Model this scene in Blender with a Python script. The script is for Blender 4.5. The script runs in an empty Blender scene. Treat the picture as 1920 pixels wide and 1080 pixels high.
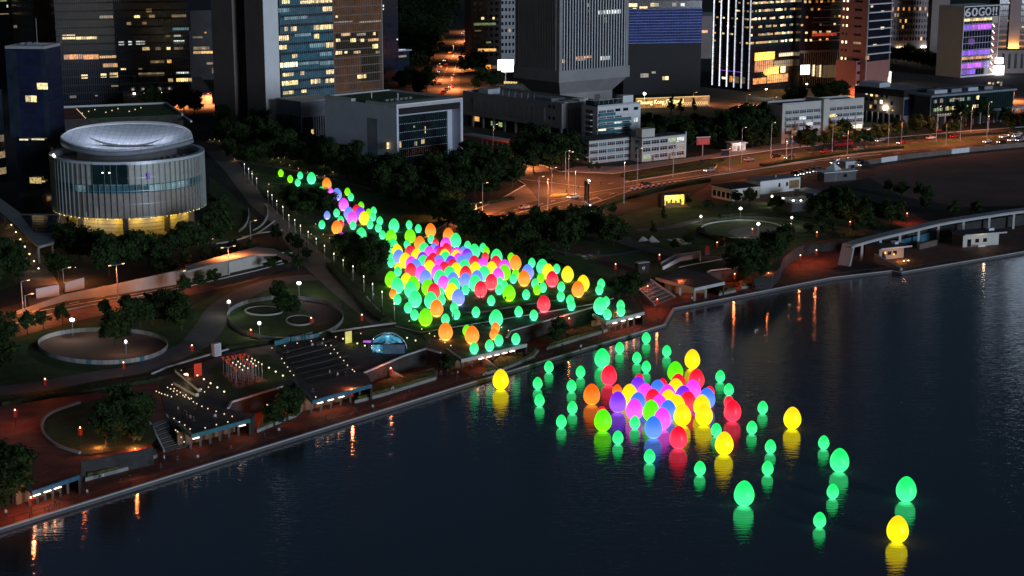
import bpy, bmesh, math, random
from mathutils import Vector, Matrix
random.seed(11)
S = bpy.context.scene
COL = S.collection
PI = math.pi

# ------------------------------------------------------------------ camera
F_PX = 3175.0                       # focal length in pixels of a 1920 px wide picture
PITCH = math.atan(720 / F_PX)       # the horizon lies 720 px above the picture's centre
CAM_H = 100.0                       # metres above the park
cam_d = bpy.data.cameras.new('camera')
cam = bpy.data.objects.new('camera', cam_d)
COL.objects.link(cam)
cam.location = (0, 0, CAM_H)
cam.rotation_euler = (PI / 2 - PITCH, 0, 0)
cam_d.sensor_width = 36
cam_d.lens = 36 * F_PX / 1920
cam_d.clip_start = 1.0
cam_d.clip_end = 12000
S.camera = cam

# ------------------------------------------------------------------ dusk sky and the last light from the west (right)
SUN_EL, SUN_AZ = math.radians(6), math.radians(-52)     # azimuth measured from +X, anticlockwise
world = bpy.data.worlds.new('World')
S.world = world
world.use_nodes = True
wn, wl = world.node_tree.nodes, world.node_tree.links
wn.clear()
sky = wn.new('ShaderNodeTexSky')
sky.sky_type = 'NISHITA'
sky.sun_disc = False
sky.sun_elevation = SUN_EL
sky.sun_rotation = PI / 2 - SUN_AZ
sky.altitude = 100
sky.air_density = 1.0
sky.dust_density = 2.0
sky.ozone_density = 3.0
bg = wn.new('ShaderNodeBackground')
bg.inputs['Strength'].default_value = 0.02
wo = wn.new('ShaderNodeOutputWorld')
wl.new(sky.outputs[0], bg.inputs[0])
wl.new(bg.outputs[0], wo.inputs[0])
sun_d = bpy.data.lights.new('sun', 'SUN')
sun_d.energy = 1.5
sun_d.angle = math.radians(14)
sun_d.color = (0.62, 0.78, 1.0)
sun = bpy.data.objects.new('sun', sun_d)
COL.objects.link(sun)
sd = Vector((math.cos(SUN_AZ) * math.cos(SUN_EL), math.sin(SUN_AZ) * math.cos(SUN_EL), math.sin(SUN_EL)))
sun.rotation_euler = sd.to_track_quat('Z', 'Y').to_euler()
sun.location = (300, -100, 200)

vs = S.view_settings
vs.view_transform = 'Standard'
vs.look = 'None'
vs.exposure = 0.0
vs.gamma = 1.0
vs.use_curve_mapping = False
cy = S.cycles
cy.use_denoising = True
cy.max_bounces = 3
cy.diffuse_bounces = 1
cy.glossy_bounces = 3
cy.transmission_bounces = 4
cy.transparent_max_bounces = 6
cy.sample_clamp_indirect = 2.0
cy.use_light_tree = True
cy.caustics_reflective = False
cy.caustics_refractive = False

# ------------------------------------------------------------------ surveying: a picture point on a level plane -> metres
CT, ST = math.cos(PITCH), math.sin(PITCH)
def ray(px, py):
    u = (px - 960) / F_PX
    v = (540 - py) / F_PX
    return Vector((u, CT + v * ST, -ST + v * CT))
def gp(px, py, z=0.0):
    d = ray(px, py)
    t = (z - CAM_H) / d.z
    return Vector((d.x * t, d.y * t, z))
def proj(p):
    dz = p[2] - CAM_H
    d = p[1] * CT - dz * ST
    return (960 + F_PX * p[0] / d, 540 - F_PX * (p[1] * ST + dz * CT) / d)
def hz(px, pyb, pyt, z0=0.0):
    """height of an upright thing standing on level z0"""
    y = gp(px, pyb, z0).y
    v = (540 - pyt) / F_PX
    return (v * y * CT - y * ST) / (CT + v * ST) + CAM_H - z0
def fit(c, ang, px, z=0.0):
    """how far one walks from c in direction ang until column px"""
    a = math.radians(ang)
    D0 = c.y * CT + (CAM_H - z) * ST
    k = px - 960
    return (k * D0 - F_PX * c.x) / (F_PX * math.cos(a) - k * math.sin(a) * CT)
def on_face(root, face, px, py):
    """where the sight line meets a facade: (metres along it, height above the thing's base)"""
    a = root.rotation_euler.z + (0 if face == 'R' else PI / 2)
    e = Vector((math.cos(a), math.sin(a)))
    d = ray(px, py)
    c = root.location
    det = d.x * (-e.y) + e.x * d.y
    t = (c.x * (-e.y) + e.x * c.y) / det
    u = (d.x * c.y - d.y * c.x) / det
    return u, CAM_H + t * d.z - c.z

# ------------------------------------------------------------------ materials
MATS = {}
def nodes(m):
    m.use_nodes = True
    nt = m.node_tree
    nt.nodes.clear()
    return nt, nt.nodes, nt.links
def M(name, col, rough=0.8, var=0.2, scale=0.5, bump=0.0, metal=0.0, spec=0.4, fine=None):
    if name in MATS: return MATS[name]
    m = bpy.data.materials.new(name)
    nt, n, l = nodes(m)
    out = n.new('ShaderNodeOutputMaterial')
    b = n.new('ShaderNodeBsdfPrincipled')
    b.inputs['Roughness'].default_value = rough
    b.inputs['Metallic'].default_value = metal
    b.inputs['Specular IOR Level'].default_value = spec
    g = n.new('ShaderNodeNewGeometry')
    t = n.new('ShaderNodeTexNoise')
    t.inputs['Scale'].default_value = scale
    t.inputs['Detail'].default_value = 6
    t.inputs['Roughness'].default_value = 0.65
    l.new(g.outputs['Position'], t.inputs['Vector'])
    mx = n.new('ShaderNodeMix'); mx.data_type = 'RGBA'
    c = Vector(col[:3])
    mx.inputs[6].default_value = (*[max(0, x * (1 - var)) for x in c], 1)
    mx.inputs[7].default_value = (*[min(1, x * (1 + var)) for x in c], 1)
    rp = n.new('ShaderNodeMapRange')
    rp.inputs[1].default_value = 0.3; rp.inputs[2].default_value = 0.7
    l.new(t.outputs[0], rp.inputs[0])
    l.new(rp.outputs[0], mx.inputs[0])
    l.new(mx.outputs[2], b.inputs['Base Color'])
    if bump:
        t2 = n.new('ShaderNodeTexNoise')
        t2.inputs['Scale'].default_value = fine or scale * 8
        t2.inputs['Detail'].default_value = 3
        l.new(g.outputs['Position'], t2.inputs['Vector'])
        bp = n.new('ShaderNodeBump')
        bp.inputs['Strength'].default_value = bump
        bp.inputs['Distance'].default_value = 0.3
        l.new(t2.outputs[0], bp.inputs['Height'])
        l.new(bp.outputs[0], b.inputs['Normal'])
    l.new(b.outputs[0], out.inputs[0])
    MATS[name] = m
    return m
def paving(name, c1, c2, sx, sy, rough=0.75, ang=0.0):
    """unit paving with mortar lines, laid out in metres on the ground"""
    m = bpy.data.materials.new(name)
    nt, n, l = nodes(m)
    out = n.new('ShaderNodeOutputMaterial')
    b = n.new('ShaderNodeBsdfPrincipled')
    b.inputs['Roughness'].default_value = rough
    g = n.new('ShaderNodeNewGeometry')
    mp = n.new('ShaderNodeMapping')
    mp.inputs['Rotation'].default_value = (0, 0, math.radians(-ang))
    l.new(g.outputs['Position'], mp.inputs['Vector'])
    br = n.new('ShaderNodeTexBrick')
    br.inputs['Color1'].default_value = (*c1, 1)
    br.inputs['Color2'].default_value = (*c2, 1)
    br.inputs['Mortar'].default_value = (*[x * 0.55 for x in c1], 1)
    br.inputs['Scale'].default_value = 1.0
    br.inputs['Mortar Size'].default_value = 0.03 * sx
    br.inputs['Brick Width'].default_value = sx
    br.inputs['Row Height'].default_value = sy
    l.new(mp.outputs[0], br.inputs['Vector'])
    t = n.new('ShaderNodeTexNoise'); t.inputs['Scale'].default_value = 0.25; t.inputs['Detail'].default_value = 8
    l.new(g.outputs['Position'], t.inputs['Vector'])
    mx = n.new('ShaderNodeMix'); mx.data_type = 'RGBA'; mx.blend_type = 'MULTIPLY'
    mx.inputs[0].default_value = 1.0
    rp = n.new('ShaderNodeMapRange'); rp.inputs[1].default_value = 0.3; rp.inputs[2].default_value = 0.7
    rp.inputs[3].default_value = 0.6; rp.inputs[4].default_value = 1.25
    l.new(t.outputs[0], rp.inputs[0])
    l.new(br.outputs[0], mx.inputs[6]); l.new(rp.outputs[0], mx.inputs[7])
    l.new(mx.outputs[2], b.inputs['Base Color'])
    l.new(b.outputs[0], out.inputs[0])
    MATS[name] = m
    return m
def E(name, col, strength=1.0, var=0.0, scale=1.2, base=(0.3, 0.3, 0.3)):
    """something that gives off light; var mottles it like a furnished room behind glass"""
    if name in MATS: return MATS[name]
    m = bpy.data.materials.new(name)
    nt, n, l = nodes(m)
    out = n.new('ShaderNodeOutputMaterial')
    b = n.new('ShaderNodeBsdfPrincipled')
    b.inputs['Base Color'].default_value = (*base, 1)
    b.inputs['Roughness'].default_value = 0.3
    b.inputs['Emission Color'].default_value = (*col, 1)
    b.inputs['Emission Strength'].default_value = strength
    if var:
        g = n.new('ShaderNodeNewGeometry')
        t = n.new('ShaderNodeTexNoise'); t.inputs['Scale'].default_value = scale * 1.8; t.inputs['Detail'].default_value = 4
        l.new(g.outputs['Position'], t.inputs['Vector'])
        oi = n.new('ShaderNodeObjectInfo')
        rp = n.new('ShaderNodeMapRange')
        rp.inputs[1].default_value = 0.32; rp.inputs[2].default_value = 0.68
        rp.inputs[3].default_value = strength * (1 - var); rp.inputs[4].default_value = strength * (1 + var)
        l.new(t.outputs[0], rp.inputs[0])
        mu = n.new('ShaderNodeMath'); mu.operation = 'MULTIPLY_ADD'
        mu.inputs[1].default_value = 1.15; mu.inputs[2].default_value = 0.35
        l.new(oi.outputs['Random'], mu.inputs[0])
        m2 = n.new('ShaderNodeMath'); m2.operation = 'MULTIPLY'
        l.new(rp.outputs[0], m2.inputs[0]); l.new(mu.outputs[0], m2.inputs[1])
        l.new(m2.outputs[0], b.inputs['Emission Strength'])
    l.new(b.outputs[0], out.inputs[0])
    m.cycles.emission_sampling = 'NONE' if strength < 4 or name.startswith(('globe', 'lamp')) else 'AUTO'
    MATS[name] = m
    return m
def glass(name, col, rough=0.12, spec=0.8):
    return M(name, col, rough=rough, var=0.35, scale=0.22, spec=spec)

M('asphalt', (0.075, 0.068, 0.062), 0.85, 0.25, 0.3, 0.15)
M('concrete', (0.33, 0.32, 0.31), 0.8, 0.14, 0.2, 0.1)
M('pale_concrete', (0.52, 0.51, 0.50), 0.75, 0.1, 0.15, 0.1)
M('white_paint', (0.74, 0.74, 0.73), 0.6, 0.06, 0.2)
M('cream_paint', (0.58, 0.56, 0.50), 0.7, 0.1, 0.25)
M('grey_stone', (0.30, 0.28, 0.275), 0.7, 0.14, 0.1, 0.1)
M('dark_stone', (0.12, 0.11, 0.11), 0.7, 0.2, 0.15)
M('brown_stone', (0.21, 0.165, 0.15), 0.7, 0.15, 0.12)
M('salmon', (0.36, 0.15, 0.125), 0.75, 0.12, 0.1)
M('pinkish', (0.29, 0.21, 0.20), 0.75, 0.12, 0.1)
M('grass', (0.055, 0.098, 0.026), 0.95, 0.45, 0.22, 0.6, fine=2.0)
M('hedge', (0.020, 0.035, 0.011), 0.95, 0.5, 0.8, 0.9, fine=3.0)
M('flowers', (0.10, 0.095, 0.025), 0.95, 0.7, 1.6, 0.8, fine=4.0)
M('soil', (0.18, 0.105, 0.085), 0.95, 0.3, 0.06, 0.2)
M('earth', (0.034, 0.036, 0.028), 0.95, 0.35, 0.05, 0.2)
M('path', (0.20, 0.175, 0.155), 0.85, 0.2, 0.25, 0.1)
M('grey_path', (0.15, 0.15, 0.155), 0.85, 0.2, 0.25, 0.1)
M('deck', (0.075, 0.066, 0.062), 0.8, 0.25, 0.4, 0.1)
M('dark_metal', (0.05, 0.052, 0.055), 0.45, 0.2, 0.4, metal=0.6)
M('steel', (0.45, 0.46, 0.47), 0.4, 0.1, 0.4, metal=0.7)
M('pole_grey', (0.40, 0.40, 0.40), 0.5, 0.1, 0.4)
M('wall_dark', (0.045, 0.042, 0.04), 0.85, 0.4, 0.4, 0.2)
M('black', (0.012, 0.012, 0.013), 0.7, 0.2, 0.4)
M('rubber', (0.02, 0.02, 0.02), 0.8, 0.2, 0.4)
M('red_paint', (0.42, 0.03, 0.02), 0.5, 0.15, 0.4)
M('road_white', (0.72, 0.71, 0.68), 0.7, 0.2, 0.8)
M('road_yellow', (0.62, 0.42, 0.06), 0.7, 0.2, 0.8)
M('bark', (0.06, 0.045, 0.033), 0.95, 0.3, 2.0, 0.5)
M('blue_panel', (0.05, 0.16, 0.24), 0.5, 0.25, 0.5)
M('teal_panel', (0.06, 0.20, 0.24), 0.4, 0.3, 0.6)
M('roof_grey', (0.24, 0.255, 0.29), 0.7, 0.2, 0.2)
M('roof_dark', (0.06, 0.062, 0.068), 0.8, 0.3, 0.3)
M('pale_metal', (0.62, 0.65, 0.72), 0.38, 0.06, 0.3, metal=0.25)
M('bronze_clad', (0.21, 0.16, 0.14), 0.45, 0.25, 0.25, metal=0.3)
M('chamber_grey', (0.44, 0.44, 0.40), 0.35, 0.15, 0.3)
M('drum_lower', (0.34, 0.285, 0.25), 0.35, 0.2, 0.3)
M('fin_silver', (0.34, 0.39, 0.38), 0.35, 0.05, 0.4, metal=0.3)
M('walk_roof', (0.36, 0.37, 0.38), 0.6, 0.1, 0.3)
M('wood', (0.25, 0.15, 0.07), 0.6, 0.2, 0.5)
glass('night_glass', (0.010, 0.012, 0.022))
glass('navy_glass', (0.014, 0.020, 0.048))
glass('slate_glass', (0.020, 0.030, 0.045))
glass('teal_glass', (0.055, 0.17, 0.22), 0.15)
M('panel_grey', (0.58, 0.60, 0.68), 0.6, 0.08, 0.2)
glass('green_glass', (0.010, 0.028, 0.030))
glass('brown_glass', (0.22, 0.095, 0.045), 0.25)
glass('amber_glass', (0.045, 0.034, 0.02))
M('blue_net', (0.022, 0.035, 0.15), 0.8, 0.4, 0.25)
M('net_fold', (0.08, 0.13, 0.45), 0.8, 0.2, 0.3)
paving('red_brick', (0.31, 0.095, 0.06), (0.235, 0.07, 0.045), 2.4, 0.8, ang=48.8)
paving('brown_brick', (0.17, 0.085, 0.06), (0.14, 0.07, 0.05), 1.6, 0.8, ang=33)
paving('plaza_stone', (0.095, 0.082, 0.075), (0.08, 0.07, 0.066), 1.5, 1.5, ang=48.8)
E('lit_yellow', (1.0, 0.72, 0.28), 1.15, 0.75, 1.0)
E('lit_warm', (1.0, 0.52, 0.14), 0.8, 0.75, 1.0)
E('lit_orange', (1.0, 0.36, 0.05), 0.75, 0.8, 0.8)
E('lit_white', (0.85, 0.92, 0.86), 0.75, 0.75, 1.0)
E('lit_bright', (1.0, 0.86, 0.5), 2.0, 0.5, 0.8)
E('lit_dim', (0.9, 0.62, 0.3), 0.22, 0.8, 1.0)
E('lit_teal', (0.25, 0.55, 0.62), 0.28, 0.7, 1.0)
E('lit_green', (0.55, 0.75, 0.25), 0.35, 0.8, 1.0)
E('lit_purple', (0.25, 0.03, 0.9), 0.9, 0.6, 0.5)
E('lit_magenta', (0.55, 0.06, 0.9), 0.95, 0.55, 0.4)
E('net_line_glow', (0.10, 0.20, 0.85), 0.42, 0.6, 0.3)
E('lamp_white', (1.0, 0.93, 0.78), 9.0)
E('lamp_warm', (1.0, 0.72, 0.38), 4.0)
E('lamp_sodium', (1.0, 0.55, 0.18), 8.0)
E('globe_warm', (1.0, 0.70, 0.38), 1.5)
E('column_head', (1.0, 0.9, 0.72), 2.5)
E('globe_pale', (0.95, 0.92, 0.50), 1.7)
E('strip_white', (0.85, 0.88, 1.0), 1.6, 0.5, 0.7)
E('billboard_white', (1.0, 0.97, 0.92), 4.0)
E('sign_yellow', (1.0, 0.62, 0.10), 1.0)
E('tail_red', (1.0, 0.05, 0.02), 3.0)
E('head_white', (1.0, 0.95, 0.85), 8.0)
E('soffit_pink', (1.0, 0.72, 0.58), 4.0)
E('lantern_red', (1.0, 0.10, 0.04), 0.22, base=(0.4, 0.03, 0.02))

# ------------------------------------------------------------------ object helpers
REG = []        # things whose label gets an ordinal counted from the left of the picture
def link(o, parent=None):
    COL.objects.link(o)
    if parent is not None: o.parent = parent
    return o
def tag(o, label=None, cat=None, group=None, kind=None):
    if label:
        o['label'] = label
        if '{o}' in label: REG.append(o)
    if cat: o['category'] = cat
    if group: o['group'] = group
    if kind: o['kind'] = kind
    return o
def thing(name, label, cat, loc=(0, 0, 0), rz=0.0, group=None):
    o = bpy.data.objects.new(name, None)
    o.empty_display_size = 0.5
    link(o)
    o.location = loc
    o.rotation_euler = (0, 0, rz)
    return tag(o, label, cat, group)
_cube = {}
def cube_mesh(mat):
    if mat not in _cube:
        me = bpy.data.meshes.new('block_' + mat)
        v = [(x, y, z) for x in (0, 1) for y in (0, 1) for z in (0, 1)]
        f = [(0, 1, 3, 2), (4, 6, 7, 5), (0, 4, 5, 1), (2, 3, 7, 6), (0, 2, 6, 4), (1, 5, 7, 3)]
        me.from_pydata(v, [], f)
        me.materials.append(MATS[mat])
        _cube[mat] = me
    return _cube[mat]
def part(parent, name, mat, x0, x1, y0, y1, z0, z1, rz=0.0):
    o = bpy.data.objects.new(name, cube_mesh(mat))
    o.location = (x0, y0, z0)
    o.scale = (max(x1 - x0, 1e-3), max(y1 - y0, 1e-3), max(z1 - z0, 1e-3))
    if rz: o.rotation_euler = (0, 0, rz)
    return link(o, parent)
def fpart(root, face, name, mat, u0, u1, z0, z1, out=0.1, deep=0.1):
    """a piece on facade R (y = 0) or L (x = 0); out = metres proud of it, deep = metres into it"""
    if u1 < u0: u0, u1 = u1, u0
    if face == 'R': return part(root, name, mat, u0, u1, -out, deep, z0, z1)
    return part(root, name, mat, -out, deep, u0, u1, z0, z1)
def under(child, piece):
    """hang a piece on a part without moving it"""
    child.parent = piece
    child.matrix_parent_inverse = piece.matrix_basis.inverted()
    return child
class MB:
    """collects faces for one mesh"""
    def __init__(s): s.v, s.f, s.m = [], [], []
    def box(s, x0, x1, y0, y1, z0, z1, mi=0, mtx=None):
        k = len(s.v)
        p = [Vector((x, y, z)) for x in (x0, x1) for y in (y0, y1) for z in (z0, z1)]
        if mtx: p = [mtx @ q for q in p]
        s.v += p
        for f in ((0, 1, 3, 2), (4, 6, 7, 5), (0, 4, 5, 1), (2, 3, 7, 6), (0, 2, 6, 4), (1, 5, 7, 3)):
            s.f.append([k + i for i in f]); s.m.append(mi)
        return s
    def tube(s, a, b, r0, r1, n=6, mi=0, cap=True):
        a, b = Vector(a), Vector(b)
        d = (b - a).normalized()
        x = d.orthogonal().normalized(); y = d.cross(x)
        k = len(s.v)
        for c, r in ((a, r0), (b, r1)):
            for i in range(n):
                t = 2 * PI * i / n
                s.v.append(c + x * (r * math.cos(t)) + y * (r * math.sin(t)))
        for i in range(n):
            j = (i + 1) % n
            s.f.append([k + i, k + j, k + n + j, k + n + i]); s.m.append(mi)
        if cap:
            s.f.append([k + i for i in range(n)][::-1]); s.m.append(mi)
            s.f.append([k + n + i for i in range(n)]); s.m.append(mi)
        return s
    def lathe(s, prof, n=12, c=(0, 0, 0), mi=0):
        k = len(s.v)
        c = Vector(c)
        for r, z in prof:
            for i in range(n):
                t = 2 * PI * i / n
                s.v.append(c + Vector((r * math.cos(t), r * math.sin(t), z)))
        for q in range(len(prof) - 1):
            for i in range(n):
                j = (i + 1) % n
                s.f.append([k + q * n + i, k + q * n + j, k + (q + 1) * n + j, k + (q + 1) * n + i]); s.m.append(mi)
        return s
    def face(s, pts, mi=0):
        k = len(s.v)
        s.v += [Vector(p) for p in pts]
        s.f.append(list(range(k, k + len(pts)))); s.m.append(mi)
        return s
    def prism(s, pts, z0, z1, mi=0):
        """pts: 2-D outline, anticlockwise"""
        if sum(a[0] * b[1] - a[1] * b[0] for a, b in zip(pts, pts[1:] + pts[:1])) < 0: pts = pts[::-1]
        k = len(s.v); n = len(pts)
        for z in (z0, z1):
            s.v += [Vector((p[0], p[1], z)) for p in pts]
        s.f.append(list(range(k, k + n))[::-1]); s.m.append(mi)
        s.f.append(list(range(k + n, k + 2 * n))); s.m.append(mi)
        for i in range(n):
            j = (i + 1) % n
            s.f.append([k + i, k + j, k + n + j, k + n + i]); s.m.append(mi)
        return s
    def strip(s, pts, w, z0, z1, mi=0, closed=False):
        """a low wall / kerb / line of width w along pts"""
        P = [Vector((p[0], p[1])) for p in pts]
        Z = [p[2] if len(p) > 2 else 0.0 for p in pts]
        n = len(P); L, R = [], []
        for i in range(n):
            if closed: a, b = P[(i - 1) % n], P[(i + 1) % n]
            else: a, b = P[max(i - 1, 0)], P[min(i + 1, n - 1)]
            d1 = (P[i] - a); d2 = (b - P[i])
            if d1.length < 1e-6: d1 = d2
            if d2.length < 1e-6: d2 = d1
            n1 = Vector((-d1.y, d1.x)).normalized(); n2 = Vector((-d2.y, d2.x)).normalized()
            m = (n1 + n2).normalized()
            o = m * (w / 2 / max(0.35, m.dot(n1)))
            L.append(P[i] + o); R.append(P[i] - o)
        k = len(s.v)
        for i in range(n):
            s.v += [Vector((R[i].x, R[i].y, Z[i] + z0)), Vector((L[i].x, L[i].y, Z[i] + z0)),
                    Vector((L[i].x, L[i].y, Z[i] + z1)), Vector((R[i].x, R[i].y, Z[i] + z1))]
        for i in range(n if closed else n - 1):
            a, b = k + 4 * i, k + 4 * ((i + 1) % n)
            for q in range(4):
                q2 = (q + 1) % 4
                s.f.append([a + q, b + q, b + q2, a + q2]); s.m.append(mi)
        if not closed:
            s.f.append([k, k + 1, k + 2, k + 3]); s.m.append(mi)
            e = k + 4 * (n - 1)
            s.f.append([e + 3, e + 2, e + 1, e]); s.m.append(mi)
        return s
    def mesh(s, name, *mats):
        me = bpy.data.meshes.new(name)
        me.from_pydata([tuple(p) for p in s.v], [], s.f)
        for m in mats: me.materials.append(MATS[m])
        if len(mats) > 1: me.polygons.foreach_set('material_index', s.m)
        bm = bmesh.new(); bm.from_mesh(me)
        bmesh.ops.recalc_face_normals(bm, faces=bm.faces)
        bm.to_mesh(me); bm.free()
        return me
    def build(s, name, parent, *mats, smooth=False):
        me = s.mesh(name, *mats)
        if smooth: me.polygons.foreach_set('use_smooth', [True] * len(me.polygons))
        return link(bpy.data.objects.new(name, me), parent)
def sheet(name, pts, z, mat, parent=None, kind='structure'):
    """a level sheet of ground; pts are picture points on level z"""
    mb = MB()
    q = [gp(x, y, z) for x, y in pts]
    if sum(a.x * b.y - a.y * b.x for a, b in zip(q, q[1:] + q[:1])) < 0: q = q[::-1]
    mb.v = q; mb.f = [list(range(len(q)))]; mb.m = [0]
    me = bpy.data.meshes.new(name)
    me.from_pydata([tuple(p) for p in q], [], mb.f)
    me.materials.append(MATS[mat])
    o = link(bpy.data.objects.new(name, me), parent)
    if parent is None: o['kind'] = kind
    return o
def smooth_px(pts, n=6, closed=False):
    """Catmull-Rom through points"""
    P = [Vector(p) for p in pts]; out = []
    m = len(P)
    for i in range(m if closed else m - 1):
        if closed: a, b, c, d = P[(i - 1) % m], P[i], P[(i + 1) % m], P[(i + 2) % m]
        else: a, b, c, d = P[max(i - 1, 0)], P[i], P[i + 1], P[min(i + 2, m - 1)]
        for k in range(n):
            t = k / n
            out.append(0.5 * ((2 * b) + (c - a) * t + (2 * a - 5 * b + 4 * c - d) * t * t + (3 * b - a - 3 * c + d) * t ** 3))
    if not closed: out.append(P[-1])
    return [tuple(p) for p in out]
def gline(pts, z=0.0): return [gp(x, y, z) for x, y in pts]
def copy_tree(o, parent=None):
    c = o.copy()
    link(c); c.parent = parent
    for ch in list(o.children): copy_tree(ch, c)
    return c
def text(parent, name, body, size, mat, loc, sx=1.0, offset=0.0, fitw=None):
    cu = bpy.data.curves.new(name, 'FONT'); cu.body = body; cu.size = size; cu.extrude = .06; cu.offset = offset; cu.resolution_u = 3
    tmp = bpy.data.objects.new(name, cu); COL.objects.link(tmp)
    me = bpy.data.meshes.new_from_object(tmp.evaluated_get(bpy.context.evaluated_depsgraph_get()))
    bpy.data.objects.remove(tmp)
    if fitw:
        xs = [v.co.x for v in me.vertices]; sx = fitw / (max(xs) - min(xs)); loc = (loc[0] - min(xs) * sx, loc[1], loc[2])
    me.materials.clear(); me.materials.append(MATS[mat])
    o = link(bpy.data.objects.new(name, me), parent)
    o.rotation_euler = (PI / 2, 0, 0); o.location = loc; o.scale = (sx, 1, 1)
    return o
def light(parent, loc, col, power, radius=0.25, spot=None, blend=0.6):
    d = bpy.data.lights.new('lamp_light', 'SPOT' if spot else 'POINT')
    d.color = col; d.energy = power; d.shadow_soft_size = radius
    if spot:
        d.spot_size = math.radians(spot); d.spot_blend = blend
    o = bpy.data.objects.new('lamp_light', d)
    link(o, parent); o.location = loc
    return o
SODIUM = (1.0, 0.285, 0.09)
WARM = (1.0, 0.72, 0.42)
PALE = (1.0, 0.92, 0.70)
# ------------------------------------------------------------------ setting: water, ground, promenade, roads
Z_PROM, Z_WATER = -3.5, -4.05
def water_material():
    m = bpy.data.materials.new('harbour_water')
    nt, n, l = nodes(m)
    out = n.new('ShaderNodeOutputMaterial')
    b = n.new('ShaderNodeBsdfPrincipled')
    b.inputs['Base Color'].default_value = (0.055, 0.050, 0.072, 1)
    b.inputs['Roughness'].default_value = 0.08
    b.inputs['IOR'].default_value = 2.25
    g = n.new('ShaderNodeNewGeometry')
    def wave(sx, sy, scale, detail, rot):
        mp = n.new('ShaderNodeMapping')
        mp.inputs['Rotation'].default_value = (0, 0, math.radians(rot))
        mp.inputs['Scale'].default_value = (sx, sy, 1)
        l.new(g.outputs['Position'], mp.inputs['Vector'])
        t = n.new('ShaderNodeTexNoise')
        t.inputs['Scale'].default_value = scale
        t.inputs['Detail'].default_value = detail
        t.inputs['Roughness'].default_value = 0.55
        l.new(mp.outputs[0], t.inputs['Vector'])
        return t.outputs[0]
    a = wave(0.24, 1.0, 1.5, 3, 6)
    c = wave(0.35, 1.0, 0.09, 2, -10)
    mu = n.new('ShaderNodeMath'); mu.operation = 'MULTIPLY_ADD'
    l.new(c, mu.inputs[0]); mu.inputs[1].default_value = 0.7; l.new(a, mu.inputs[2])
    bp = n.new('ShaderNodeBump')
    bp.inputs['Strength'].default_value = 0.42
    bp.inputs['Distance'].default_value = 0.13
    l.new(mu.outputs[0], bp.inputs['Height'])
    l.new(bp.outputs[0], b.inputs['Normal'])
    l.new(b.outputs[0], out.inputs[0])
    MATS['harbour_water'] = m
water_material()
w = MB().face([(-3000, -1500, Z_WATER), (3000, -1500, Z_WATER), (3000, 1100, Z_WATER), (-3000, 1100, Z_WATER)])
tag(w.build('water', None, 'harbour_water'), kind='structure')

FRONT = [(-300, 1000), (-60, 952), (20, 905), (36, 895), (62, 922), (148, 893), (150, 866), (285, 838), (281, 795), (312, 781),
         (322, 785), (360, 816), (468, 787), (476, 776), (428, 768), (433, 755), (530, 727), (553, 716), (587, 752), (696, 722),
         (690, 708), (683, 700), (755, 669), (800, 655), (828, 663), (866, 675), (987, 646), (950, 634), (957, 623), (1112, 578),
         (1137, 604), (1207, 586), (1200, 560), (1190, 537), (1218, 526), (1232, 522), (1300, 541), (1357, 530), (1325, 512),
         (1332, 510), (1395, 503), (1415, 520), (1445, 520), (1462, 500), (1466, 485), (1490, 465), (1530, 452), (1575, 447),
         (1640, 445), (1760, 425), (1920, 402), (2200, 360)]
SHORE = [(-300, 1085), (0, 992), (870, 722), (1246, 609), (1263, 579), (1560, 521), (1672, 508), (1690, 511), (1920, 472), (2200, 425)]
front_w = gline(FRONT, 0.0)
shore_w = gline(SHORE, Z_PROM)
def world_sheet(name, pts, z, mat):
    mb = MB()
    if sum(a[0] * b[1] - a[1] * b[0] for a, b in zip(pts, pts[1:] + pts[:1])) < 0: pts = pts[::-1]
    me = bpy.data.meshes.new(name)
    me.from_pydata([(p[0], p[1], z) for p in pts], [], [list(range(len(pts)))])
    me.materials.append(MATS[mat])
    return tag(link(bpy.data.objects.new(name, me)), kind='structure')
world_sheet('ground', front_w + [(900, 640), (5000, 1500), (5000, 7000), (-5000, 7000), (-5000, -900), (-900, -700)], 0.0, 'earth')
world_sheet('promenade', shore_w + [(900, 560), (900, 900), (-900, 900), (-900, -760)], Z_PROM, 'red_brick')
OPEN = {(62, 922), (360, 816), (587, 752), (866, 675), (1137, 604), (1300, 541)}       # pavilion corners: no wall there
runs, cur = [], [front_w[0]]
for a, b, pa, pb in zip(FRONT, FRONT[1:], front_w, front_w[1:]):
    if a in OPEN or b in OPEN:
        if len(cur) > 1: runs.append(cur)
        cur = [pb]
    else: cur.append(pb)
runs.append(cur)
rw = thing('retaining_wall', 'dark stone retaining wall stepping along the whole park edge above the promenade', 'wall')
for q in runs: MB().strip([(p.x, p.y) for p in q], 0.4, Z_PROM + 0.004, -0.004).build('wall_length', rw, 'wall_dark')  # near-black tone has the plants and shadow over the wall painted in
sw = thing('seawall', 'low seawall with a pale coping along the edge of the harbour', 'seawall')
MB().strip([(p.x, p.y) for p in shore_w], 0.8, -9, Z_PROM - 0.02).build('wall', sw, 'dark_stone')
MB().strip([(p.x, p.y) for p in shore_w], 0.55, Z_PROM - 0.016, Z_PROM + 0.22).build('coping', sw, 'pale_concrete')
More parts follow.
